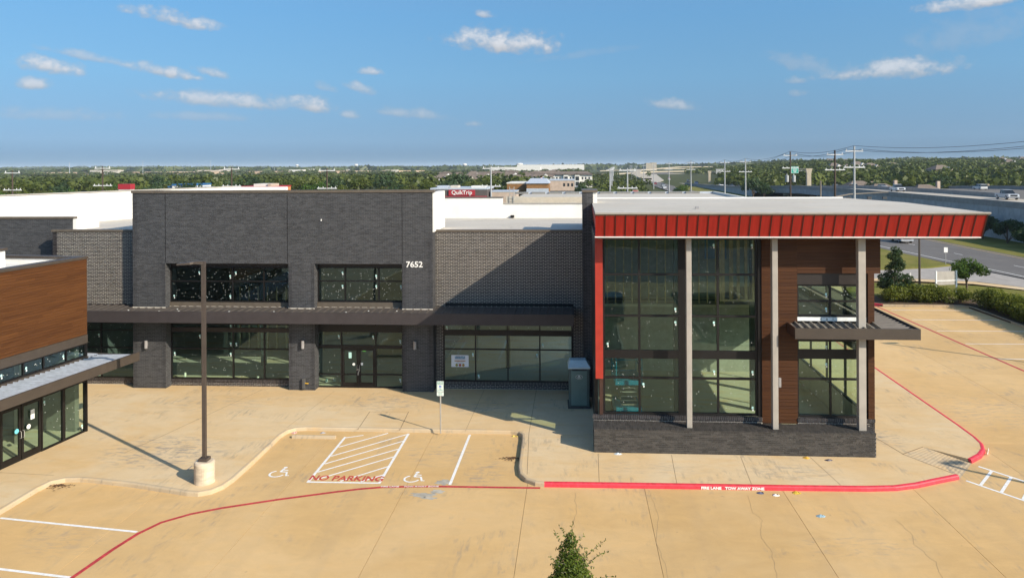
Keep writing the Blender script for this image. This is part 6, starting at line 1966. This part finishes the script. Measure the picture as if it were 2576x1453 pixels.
def vehicle(kind, color, loc, rz, label, group=None):
    key = (kind, color)
    if key not in _veh:
        if kind == 'pickup':
            L, Wd = 5.8, 1.98
            body = [(-2.9, 0.5), (-2.9, 1.12), (-0.95, 1.14), (0.9, 1.14), (2.55, 1.10), (2.88, 0.98), (2.92, 0.5), (2.45, 0.42), (1.35, 0.42), (-1.3, 0.42), (-2.4, 0.42)]
            cab = [(-0.95, 1.12), (-0.80, 1.86), (0.55, 1.90), (1.45, 1.13)]
            wx, wr = (-1.85, 1.9), 0.42
        elif kind == 'suv':
            L, Wd = 4.8, 1.9
            body = [(-2.35, 0.45), (-2.38, 1.05), (0.9, 1.08), (2.2, 0.98), (2.42, 0.8), (2.42, 0.42), (-2.3, 0.38)]
            cab = [(-2.30, 1.04), (-2.05, 1.66), (0.3, 1.70), (1.15, 1.06)]
            wx, wr = (-1.45, 1.5), 0.37
        else:
            L, Wd = 4.6, 1.8
            body = [(-2.28, 0.4), (-2.3, 0.92), (-1.5, 0.98), (0.9, 0.95), (2.05, 0.82), (2.3, 0.62), (2.3, 0.34), (-2.2, 0.32)]
            cab = [(-1.75, 0.95), (-1.05, 1.40), (0.15, 1.42), (1.1, 0.93)]
            wx, wr = (-1.4, 1.42), 0.32
        h = Wd / 2
        me_b = side_extrude(body, -h, h, 0.06, 0.8).mesh('body', PAINT[color])
        me_c = side_extrude(cab, -h * 0.95, h * 0.95, 0.22, cab[0][1]).mesh('windows', MAT['cglass'])
        cx0, cx1 = cab[1][0], cab[2][0]; zr = cab[1][1]
        hr_ = h * 0.95 * (1 - 0.22 * (zr - cab[0][1]))
        me_r = MB().box(cx0 - 0.04, cx1 + 0.05, -hr_ - 0.02, hr_ + 0.02, zr - 0.03, zr + 0.05).mesh('roof', PAINT[color])
        wm = MB().tube((0, -0.12, 0), (0, 0.12, 0), wr, None, 16).mesh('wheel', MAT['tyre'])
        rm = MB().tube((0, -0.13, 0), (0, 0.13, 0), wr * 0.6, None, 12).mesh('rim', MAT['rim'])
        _veh[key] = (me_b, me_c, me_r, wm, rm, h, wx, wr, body, cab, zr)
    me_b, me_c, me_r, wm, rm, h, wx, wr, body, cab, zr = _veh[key]
    t = empty({'pickup': 'pickup_truck', 'suv': 'suv', 'sedan': 'car'}[kind], loc, rz, label, {'pickup': 'pickup truck', 'suv': 'car', 'sedan': 'car'}[kind], group)
    inst('body', me_b, t); inst('windows', me_c, t); inst('roof', me_r, t)
    for x in wx:
        for s in (-1, 1):
            w = inst('wheel', wm, t, (x, s * (h - 0.10), wr)); inst('rim', rm, w)
    if math.hypot(loc[0], loc[1]) < 260:
        fx = max(p[0] for p in body)
        boxobj('grille', (fx - 0.05, fx + 0.012, -h * 0.62, h * 0.62, 0.66, 0.98 if kind == 'pickup' else 0.75), MAT['grille'], t)
        for s in (-1, 1):
            boxobj('headlight', (fx - 0.2, fx + 0.004, s * h * 0.66, s * h * 0.93, 0.78, 0.98 if kind == 'pickup' else 0.74), MAT['lens'], t)
        if kind == 'pickup':
            boxobj('bumper', (fx - 0.1, fx + 0.10, -h * 0.98, h * 0.98, 0.45, 0.64), MAT['rim'], t)
            boxobj('truck_bed', (-2.82, -1.0, -h * 0.86, h * 0.86, 1.125, 1.145), MAT['grille'], t)
        for xx in ((cab[0][0] + cab[3][0]) / 2 - 0.25, cab[1][0] + 0.05):
            boxobj('pillar', (xx - 0.05, xx + 0.05, -h * 0.955, h * 0.955, cab[0][1], cab[0][1] + 0.35), PAINT[color], t)
    return t


vehicle('pickup', 'silver', (84.8, 150.0, 5.0), R(-96), 'silver pickup truck at the right edge of the elevated highway')
vehicle('pickup', 'white', (85.0, 199.5, 4.8), R(-94), 'white pickup truck on the elevated highway above the red roof')
vehicle('suv', 'white', (118, 222, 4.35), R(88), 'white car half hidden behind the median on the far carriageway')
vehicle('sedan', 'silver', (50.4, 117.0, -0.02), R(-92), 'white sedan on the frontage road under the red canopy')
for i, (x, y, c, k_) in enumerate([(49, 247, 'white', 'suv'), (52.5, 262, 'grey', 'sedan'), (44.5, 285, 'white', 'suv'), (48.5, 300, 'blue', 'sedan'), (45, 330, 'black', 'suv'), (49, 345, 'white', 'sedan'), (46.5, 385, 'white', 'sedan'), (50, 420, 'silver', 'suv'), (51, 470, 'red', 'sedan')]):
    vehicle(k_, c, (x, y, -0.02), R(-90), f'{c} {"car" if k_ == "sedan" else "suv"} driving along the far frontage road', 'cars on the far frontage road')
for i, (x, y, c, k_) in enumerate([(75, 300, 'white', 'suv'), (79, 318, 'black', 'sedan'), (74, 352, 'silver', 'sedan'), (82, 380, 'black', 'suv'), (78, 398, 'white', 'sedan'), (76, 470, 'blue', 'suv'), (81, 500, 'black', 'sedan'), (78, 520, 'black', 'sedan'), (84, 560, 'grey', 'suv'), (79, 640, 'white', 'sedan'), (86, 700, 'red', 'suv'),
                                   (97, 262, 'white', 'suv'), (100, 246, 'silver', 'sedan'), (104, 300, 'white', 'suv')]):
    vehicle(k_, c, (x if y < 400 else x + (y - 400) * 0.01, y, hz(y) - 0.98 - (0.12 if x > 95 else 0)), R(-91), f'{c} {"car" if k_ == "sedan" else "suv"} on the far stretch of highway', 'cars on the far highway')
for i in range(12):
    c = ('white', 'black', 'blue', 'silver', 'grey', 'red')[i % 6]
    vehicle('suv' if i % 3 else 'sedan', c, (11.0 + (i % 6) * 3.1, 258 + (i // 6) * 16 + fr2.uniform(-1, 1), -0.2), R(80), f'{c} vehicle parked in the far shop car park', 'parked cars in the far car park')
cp_ = MB().quad((6, 240, -0.22), (31, 240, -0.22), (33, 300, -0.22), (6, 300, -0.22)).build('far_car_park', MAT['asphalt']); tag(cp_, kind='structure')

vehicle('suv', 'black', (3.0, 5.0, -0.15), R(95), 'dark suv parked on the lot, mirrored in the corner glazing')
# ================================================================== FAR BUILDINGS
MAT['bwhite'] = M('white_stucco', (0.66, 0.64, 0.60), 0.85, 0.08, 0.5)
MAT['bcream'] = M('cream_stucco', (0.52, 0.47, 0.40), 0.85, 0.08, 0.5)
MAT['bpink'] = M('pink_limestone', (0.46, 0.36, 0.29), 0.9, 0.12, 0.6)
MAT['bred'] = M('red_shop_paint', (0.36, 0.02, 0.03), 0.6, 0.08)
MAT['borange'] = M('orange_shop_paint', (0.55, 0.22, 0.08), 0.6, 0.08)
MAT['bblue'] = M('blue_metal', (0.03, 0.12, 0.28), 0.5, 0.08)
MAT['bbrown'] = M('brown_wood_siding', (0.24, 0.12, 0.04), 0.8, 0.15, 1.5)
MAT['bgrey'] = M('grey_metal_roof', (0.42, 0.46, 0.52), 0.5, 0.08)
MAT['bdark'] = M('dark_shop_wall', (0.09, 0.075, 0.07), 0.8)
MAT['shingle'] = M('brown_shingle', (0.16, 0.125, 0.10), 0.9, 0.12, 0.6)
MAT['fwin'] = M('far_window', (0.03, 0.035, 0.04), 0.2)
MAT['tanstucco'] = M('tan_stucco', (0.48, 0.43, 0.35), 0.9, 0.06)


def bld(name, label, x0, x1, y0, y1, zt, wall, roofm, cap=0.35, wins=(), zb=None):
    zb = -3.0 if zb is None else zb
    t = empty(name, ((x0 + x1) / 2, y0, zb), 0, label, 'building')
    w = (x1 - x0) / 2; h = zt - zb
    boxobj('wall', (-w, w, 0, y1 - y0, 0, h - cap), wall, t)
    boxobj('roof', (-w - 0.1, w + 0.1, -0.1, y1 - y0 + 0.1, h - cap, h), roofm, t)
    for (a, b, c, d) in wins:
        wn = boxobj('window', (a, b, -0.06, 0.0, c - zb, d - zb), MAT['fwin'], t)
    return t


bld('red_topped_shop', 'shop with red parapet box showing over the white parapet', -128.4, -125.0, 200, 202, 7.47, MAT['bwhite'], MAT['bred'], 1.5)
b_ = bld('car_wash', 'white car wash building with blue roof edges', -118.4, -112.7, 210, 222, 7.2, MAT['bwhite'], MAT['bblue'], 0.5, wins=[(-1.4, 1.4, 5.4, 6.2)])
boxobj('annex', (-4.6, -2.9, 1, 8, 0, 9.2), MAT['bwhite'], b_); boxobj('annex_roof', (-4.7, -2.9, 0.8, 8, 9.2, 9.6), MAT['bblue'], b_)
boxobj('annex', (2.9, 5.6, 1, 8, 0, 8.8), MAT['bwhite'], b_); boxobj('annex_roof', (2.9, 5.7, 0.8, 8, 8.8, 9.2), MAT['bblue'], b_)
b_ = bld('orange_restaurant', 'orange and red restaurant with white rooftop screen', -90.6, -80.3, 190, 204, 6.9, MAT['borange'], MAT['bred'], 0.35)
boxobj('roof_screen', (0.2, 4.2, 1, 8, 9.8, 10.6), MAT['bwhite'], b_); boxobj('stone_tower', (4.2, 5.0, 0.5, 6, 9.5, 10.65), MAT['bpink'], b_)
bld('white_roof_unit', 'long low white roof just left of the orange restaurant', -105, -91, 188, 200, 6.5, MAT['bwhite'], MAT['bwhite'], 0.5)
q = bld('fuel_shop', 'dark brick fuel station shop with red sign panel', -37.5, -22.7, 190, 206, 6.35, MAT['bdark'], MAT['bgrey'], 0.4)
boxobj('sign_panel', (-2.6, 4.3, -0.3, -0.05, 7.4, 8.85), MAT['bred'], q)
text_obj('sign_lettering', 'QuikTrip', 1.45, MAT['white'], (0.85, -0.35, 7.72), (R(90), 0, 0), q, 0.03, bold=0.02, kind='stuff')
boxobj('red_stripe', (-7.4, 7.4, -0.2, -0.02, 6.9, 7.25), MAT['bred'], q)
boxobj('roof_unit', (-6.0, -3.4, 2, 6, 9.35, 9.9), MAT['bgrey'], q); boxobj('roof_unit', (-2.5, -0.5, 2, 6, 9.35, 9.95), MAT['bcream'], q); boxobj('roof_unit', (3.0, 6.6, 2, 6, 9.35, 9.85), MAT['bwhite'], q)
bld('fuel_canopy', 'red and brick fuel station annex right of the red sign', -22.2, -15.5, 194, 204, 5.4, MAT['bpink'], MAT['bgrey'], 0.25)
bld('wood_sided_shop', 'brown wood sided building with pale flat roof', -22.1, -14.6, 240, 260, 6.6, MAT['bbrown'], MAT['bwhite'], 0.35)
b_ = bld('metal_roof_shop', 'brown building with pale blue metal hip roof', -15.3, -8.3, 235, 250, 6.4, MAT['bbrown'], MAT['bbrown'], 0.4)
rfm = MB(); k = rfm.pts([(-3.8, -0.4, 9.4), (3.8, -0.4, 9.4), (3.8, 15.4, 9.4), (-3.8, 15.4, 9.4), (-2.6, 5, 10.9), (2.6, 5, 10.9), (2.6, 11, 10.9), (-2.6, 11, 10.9)])
for f_ in ((0, 1, 5, 4), (1, 2, 6, 5), (2, 3, 7, 6), (3, 0, 4, 7), (4, 5, 6, 7), (3, 2, 1, 0)): rfm.face(*[k + j for j in f_])
rfm.build('hip_roof', MAT['bgrey'], b_); boxobj('lower_wall', (-3.55, 3.55, -0.1, 0, 4, 7.8), MAT['bgrey'], b_)
bld('red_shop', 'red shop between the metal roof and the pink stone building', -12.4, -8.0, 270, 285, 6.4, MAT['bred'], MAT['bwhite'], 0.9)
bld('pink_stone_shop', 'pink limestone shop building with three dark windows', -9.3, 0.0, 265, 282, 7.0, MAT['bpink'], MAT['bgrey'], 0.35, wins=[(0.6, 1.3, 4.6, 5.7), (2.1, 2.8, 4.6, 5.7), (3.5, 4.2, 4.6, 5.7), (-4.4, 4.4, 1.5, 3.0)])
# apartment block
ap = empty('apartment_block', (-0.6, 420, -3), 0, 'cream three storey apartment block with brown hip roof', 'building')
boxobj('wall', (-10.7, 10.7, 0, 14, 0, 9.8), MAT['bwhite'], ap)
rfm = MB(); k = rfm.pts([(-11.6, -0.9, 9.8), (11.6, -0.9, 9.8), (11.6, 14.9, 9.8), (-11.6, 14.9, 9.8), (-8, 7, 11.8), (8, 7, 11.8)])
for f_ in ((0, 1, 5, 4), (1, 2, 5), (2, 3, 4, 5), (3, 0, 4), (3, 2, 1, 0)): rfm.face(*[k + j for j in f_])
rfm.build('hip_roof', MAT['shingle'], ap)
for gx in (-4.2, 2.2):
    boxobj('balcony_bay', (gx - 1.4, gx + 1.4, -1.0, 0, 0, 10.0), MAT['bwhite'], ap)
    g_ = MB(); k = g_.pts([(gx - 1.8, -1.3, 10.0), (gx + 1.8, -1.3, 10.0), (gx, -1.3, 11.1), (gx - 1.8, 4, 10.0), (gx + 1.8, 4, 10.0), (gx, 4, 11.1)])
    for f_ in ((0, 1, 2), (1, 4, 5, 2), (3, 0, 2, 5), (4, 3, 5)): g_.face(*[k + j for j in f_])
    g_.build('gable', MAT['shingle'], ap)
    for z in (3.6, 6.6): boxobj('balcony_opening', (gx - 1.0, gx + 1.0, -1.05, -0.98, z, z + 2.3), MAT['fwin'], ap)
for wx_ in (-9.4, -7.6, -1.6, -0.2, 5.2, 7.0, 9.0):
    for z in (4.2, 7.2): boxobj('window', (wx_ - 0.4, wx_ + 0.4, -0.06, 0, z, z + 1.4), MAT['fwin'], ap)
# roofs directly behind the shops
bk_ = empty('rear_shop_building', (0, 66, 0), 0, 'flat roofed tan building directly behind the shops', 'building')
boxobj('wall', (-6.6, 18, 0, 30, -0.3, 8.3), MAT['tanstucco'], bk_)
boxobj('roof', (-6.6, 18, 0.3, 29.7, 8.3, 8.36), MAT['roof'], bk_)
boxobj('parapet', (-4.6, 0.8, -0.02, 0.3, 8.3, 9.2), MAT['tanstucco'], bk_)
boxobj('parapet', (-6.3, -4.6, 1.4, 1.7, 8.3, 9.2), MAT['tanstucco'], bk_)
boxobj('parapet', (-6.6, 18, 29.6, 30, 8.3, 8.62), MAT['bgrey'], bk_)
boxobj('parapet', (17.7, 18, 0.3, 29.6, 8.3, 8.62), MAT['bwhite'], bk_)
boxobj('parapet', (0.8, 18, 0.0, 0.3, 8.3, 8.5), MAT['tanstucco'], bk_)
for i in range(11): boxobj('parapet_post', (-6 + i * 2.2, -7.75 + i * 2.2, 29.3, 29.6, 8.36, 8.62), MAT['mortar'], bk_)
ld = MB()
for x in (-5.95, -5.55): MB().tube((x, 1.3, 8.3), (x, 1.3, 10.1), 0.03, None, 6).build('ladder_rail', MAT['galvp'], bk_)
for i in range(6): MB().tube((-5.95, 1.3, 8.5 + i * 0.28), (-5.55, 1.3, 8.5 + i * 0.28), 0.02, None, 5).build('ladder_rung', MAT['galvp'], bk_)
for x in (-3.1, -0.3):
    boxobj('roof_drain_box', (x, x + 0.3, -0.3, -0.02, 8.45, 8.65), MAT['bgrey'], bk_)
# pylon sign of the fuel station
qs = empty('fuel_pylon_sign', (15.6, 190, -0.4), 0, 'tan framed pylon sign with red and white initials past the roof', 'sign')
boxobj('frame', (-0.75, 0.75, -0.2, 0.2, 4.6, 6.1), MAT['bpink'], qs); boxobj('face', (-0.6, 0.6, -0.26, -0.2, 4.8, 5.95), MAT['bred'], qs)
text_obj('face_lettering', 'QT', 0.75, MAT['white'], (0, -0.28, 5.1), (R(90), 0, 0), qs, 0.02, bold=0.02, kind='stuff')
boxobj('post', (-0.2, 0.2, -0.15, 0.15, 0, 4.6), MAT['bpink'], qs)
# flag
fg = empty('flag_pole', (-12.3, 300, -0.4), 0, 'tall pole flying a red and white striped flag', 'flag')
MB().tube((0, 0, 0), (0, 0, 8.2), 0.07, 0.04, 8).build('pole', MAT['galvp'], fg)
for i in range(7):
    boxobj('flag_stripe', (-1.5, -0.05, -0.02, 0.02, 6.4 + i * 0.2, 6.6 + i * 0.2), MAT['bred'] if i % 2 == 0 else MAT['white'], fg)
boxobj('flag_canton', (-0.7, -0.05, -0.03, 0.03, 7.0, 7.8), MAT['bblue'], fg)
# houses
hm = []
for k_ in range(3):
    w_, d_ = (6.5, 5.5), (5.5, 6.0)
    wl = (5.5, 6.5, 5.0)[k_]; dp = 5.0
    walls = MB().box(-wl, wl, -dp, dp, 0, 4.6 if k_ else 3.2).mesh('wall', (MAT['bcream'], MAT['bpink'], MAT['bwhite'])[k_])
    zt_ = 4.6 if k_ else 3.2
    r_ = MB(); k = r_.pts([(-wl - .6, -dp - .6, zt_), (wl + .6, -dp - .6, zt_), (wl + .6, dp + .6, zt_), (-wl - .6, dp + .6, zt_), (-wl * 0.35, 0, zt_ + 2.9), (wl * 0.35, 0, zt_ + 2.9)])
    for f_ in ((0, 1, 5, 4), (1, 2, 5), (2, 3, 4, 5), (3, 0, 4), (3, 2, 1, 0)): r_.face(*[k + j for j in f_])
    roof_ = r_.mesh('roof', MAT['shingle'])
    g_ = MB(); k = g_.pts([(-2, -dp - 1.2, zt_ - 0.3), (2, -dp - 1.2, zt_ - 0.3), (0, -dp - 1.2, zt_ + 1.6), (-2, 0, zt_ - 0.3), (2, 0, zt_ - 0.3), (0, 0, zt_ + 1.6)])
    for f_ in ((0, 1, 2), (1, 4, 5, 2), (3, 0, 2, 5)): g_.face(*[k + j for j in f_])
    gab = g_.mesh('gable', (MAT['bwhite'], MAT['bcream'], MAT['bwhite'])[k_])
    win = MB().box(-0.9, 0.9, -0.05, 0, 0, 1.4).mesh('window', MAT['fwin'])
    hm.append((walls, roof_, gab, win, wl, dp))


def house(x, y, k_, rz, s, label, group, zoff=0.0, chim=False):
    t = empty('house', (x, y, tz(x, y) + zoff), rz, label, 'house', group)
    t.scale = (s, s, s)
    wl, rf, gb, wn, hw, dp = hm[k_]
    inst('wall', wl, t); inst('roof', rf, t); inst('gable', gb, t, (hw * 0.4, 0, 0))
    for xx in (-hw * 0.6, -hw * 0.15): inst('window', wn, t, (xx, -dp, 1.2))
    if chim: boxobj('chimney', (hw - 0.7, hw + 0.3, 0, 1, 0, 7.2), MAT['bpink'], t)


hr2 = random.Random(3)
for i in range(46):
    f = i / 46.0
    y = 470 + (i % 5) * 62 + hr2.uniform(-14, 14)
    a = -0.185 + 0.165 * ((i * 0.37) % 1.0)
    house(y * math.tan(a), y, i % 3, hr2.uniform(-0.3, 0.3), hr2.uniform(0.95, 1.25), 'brown roofed suburban house among the far houses behind the shops', 'far houses behind the shops', 0.3)
for (x, y, k_, s, lab) in ((109.5, 292, 1, 0.9, 'dark brown hip roof house behind the highway, left of three'), (106.7, 264, 0, 1.05, 'brown hip roof house with chimney behind the highway'), (121.0, 263, 0, 1.0, 'tan hip roof house with chimney behind the white pickup'), (139, 264, 0, 0.85, 'small brown roof house near the right edge, beyond the highway')):
    house(x, y, k_, 0.1, s, lab, None, -0.9, True)
for i in range(12):
    y = 480 + hr2.uniform(0, 700); a = hr2.uniform(0.3, 0.56)
    house(y * math.tan(a), y, i % 3, hr2.uniform(-0.4, 0.4), 1.0, 'house half hidden in the trees of the right hand hill', 'houses on the wooded hill', 1.5)
# horizon landmarks
bld('warehouse', 'very long white warehouse on the horizon behind the houses', -117, 20, 1500, 1580, 14.6, MAT['bwhite'], MAT['bwhite'], 0.6)
bld('warehouse', 'shorter white warehouse in front of the long one', -150, -60, 1300, 1340, 10.2, MAT['bwhite'], MAT['bwhite'], 0.6)
bld('hotel', 'tan block building on the horizon above the highway', 173.5, 186, 1800, 1830, 17.8, MAT['tan'], MAT['tan'], 0.6); bld('hotel_wing', 'taller tan wing of the horizon block building', 186.5, 199.3, 1800, 1830, 18.6, MAT['tan'], MAT['tan'], 0.6)
b_ = bld('arena', 'wide pale roofed school building on the ridge', 470, 560, 1600, 1660, 17.2, MAT['tan'], MAT['tan'], 0.8); boxobj('raised_roof', (-20, 28, -1, 40, 20.2, 22.6), MAT['bwhite'], b_)
bld('office_block', 'grey office block on the ridge at the right edge', 862, 890, 1500, 1530, 22.4, MAT['bgrey'], MAT['bwhite'], 0.8)
for i, (x, w, zt_) in enumerate([(655, 26, 17.5), (735, 34, 18.2), (770, 22, 17.8)]):
    bld('ridge_building', ('left', 'middle', 'right')[i] + ' of three low pale buildings on the right hand ridge', x, x + w, 1500, 1530, zt_, MAT['bcream'], MAT['bgrey'], 0.8)
for (x, y, zt_, lab) in ((-904, 3000, 24, 'white water tower far off over the left wood'), (-134, 1800, 19.5, 'white water tower left of the long warehouse'), (-1500, 3900, 27, 'faint water tower on the far left horizon'), (-390, 2600, 22, 'small white water tower behind the brick block')):
    t = empty('water_tower', (x, y, tz(x, y)), 0, lab, 'water tower')
    h = zt_ - tz(x, y)
    MB().tube((0, 0, 0), (0, 0, h * 0.62), 2.2, 2.0, 10).build('stem', MAT['bwhite'], t)
    m_ = MB(); n = 14
    prof = [(2.0, h * 0.6), (7, h * 0.70), (8.5, h * 0.84), (6.5, h * 0.96), (0.5, h)]
    ks = [m_.pts([(r * math.cos(2 * math.pi * i / n), r * math.sin(2 * math.pi * i / n), z) for i in range(n)]) for r, z in prof]
    for a, b in zip(ks[:-1], ks[1:]):
        for i in range(n):
            j = (i + 1) % n; m_.face(a + i, a + j, b + j, b + i)
    m_.face(*[ks[-1] + i for i in range(n)])
    m_.build('tank', MAT['bwhite'], t)
for i in range(26):
    d = 1500 * (3.2) ** hr2.random(); a = -0.62 + 0.5 * hr2.random()
    x, y = d * math.sin(a), d * math.cos(a); w = hr2.uniform(15, 60)
    t = boxobj('far_shed', (x - w / 2, x + w / 2, y, y + 20, -4, tz(x, y) + hr2.uniform(7, 11)), MAT['bwhite'] if i % 3 else MAT['bcream'])
    tag(t, 'tiny pale shed among the specks on the left horizon', 'shed', 'pale sheds on the left horizon')
for i in range(7):
    d = 1400 + i * 240; a = -0.62 + i * 0.075
    x, y = d * math.sin(a), d * math.cos(a)
    t = MB().tube((x, y, -3), (x, y, 22 + (i % 3) * 4), 0.45, 0.3, 6).build('radio_mast', MAT['bgrey']); tag(t, 'thin pale mast on the left horizon', 'mast', 'masts on the left horizon')

# ================================================================== HAZE
HAZE = True
if HAZE:
    hb_ = MB().box(-16000, 16000, -16000, 16000, -60, 60).build('haze', None)
    hb_.data.materials.clear()
    hm_ = bpy.data.materials.new('haze_air'); hm_.use_nodes = True; hm_.node_tree.nodes.clear()
    N = NT(hm_.node_tree)
    pv = N.n('ShaderNodeVolumePrincipled'); oo = N.n('ShaderNodeOutputMaterial')
    pv.inputs['Color'].default_value = (0.72, 0.85, 1.0, 1)
    pv.inputs['Density'].default_value = 0.00009
    pv.inputs['Anisotropy'].default_value = 0.0
    N.link(pv.outputs[0], oo.inputs['Volume'])
    hb_.data.materials.append(hm_)
    tag(hb_, 'thin pale air haze lying over the whole country', None, None, 'stuff')
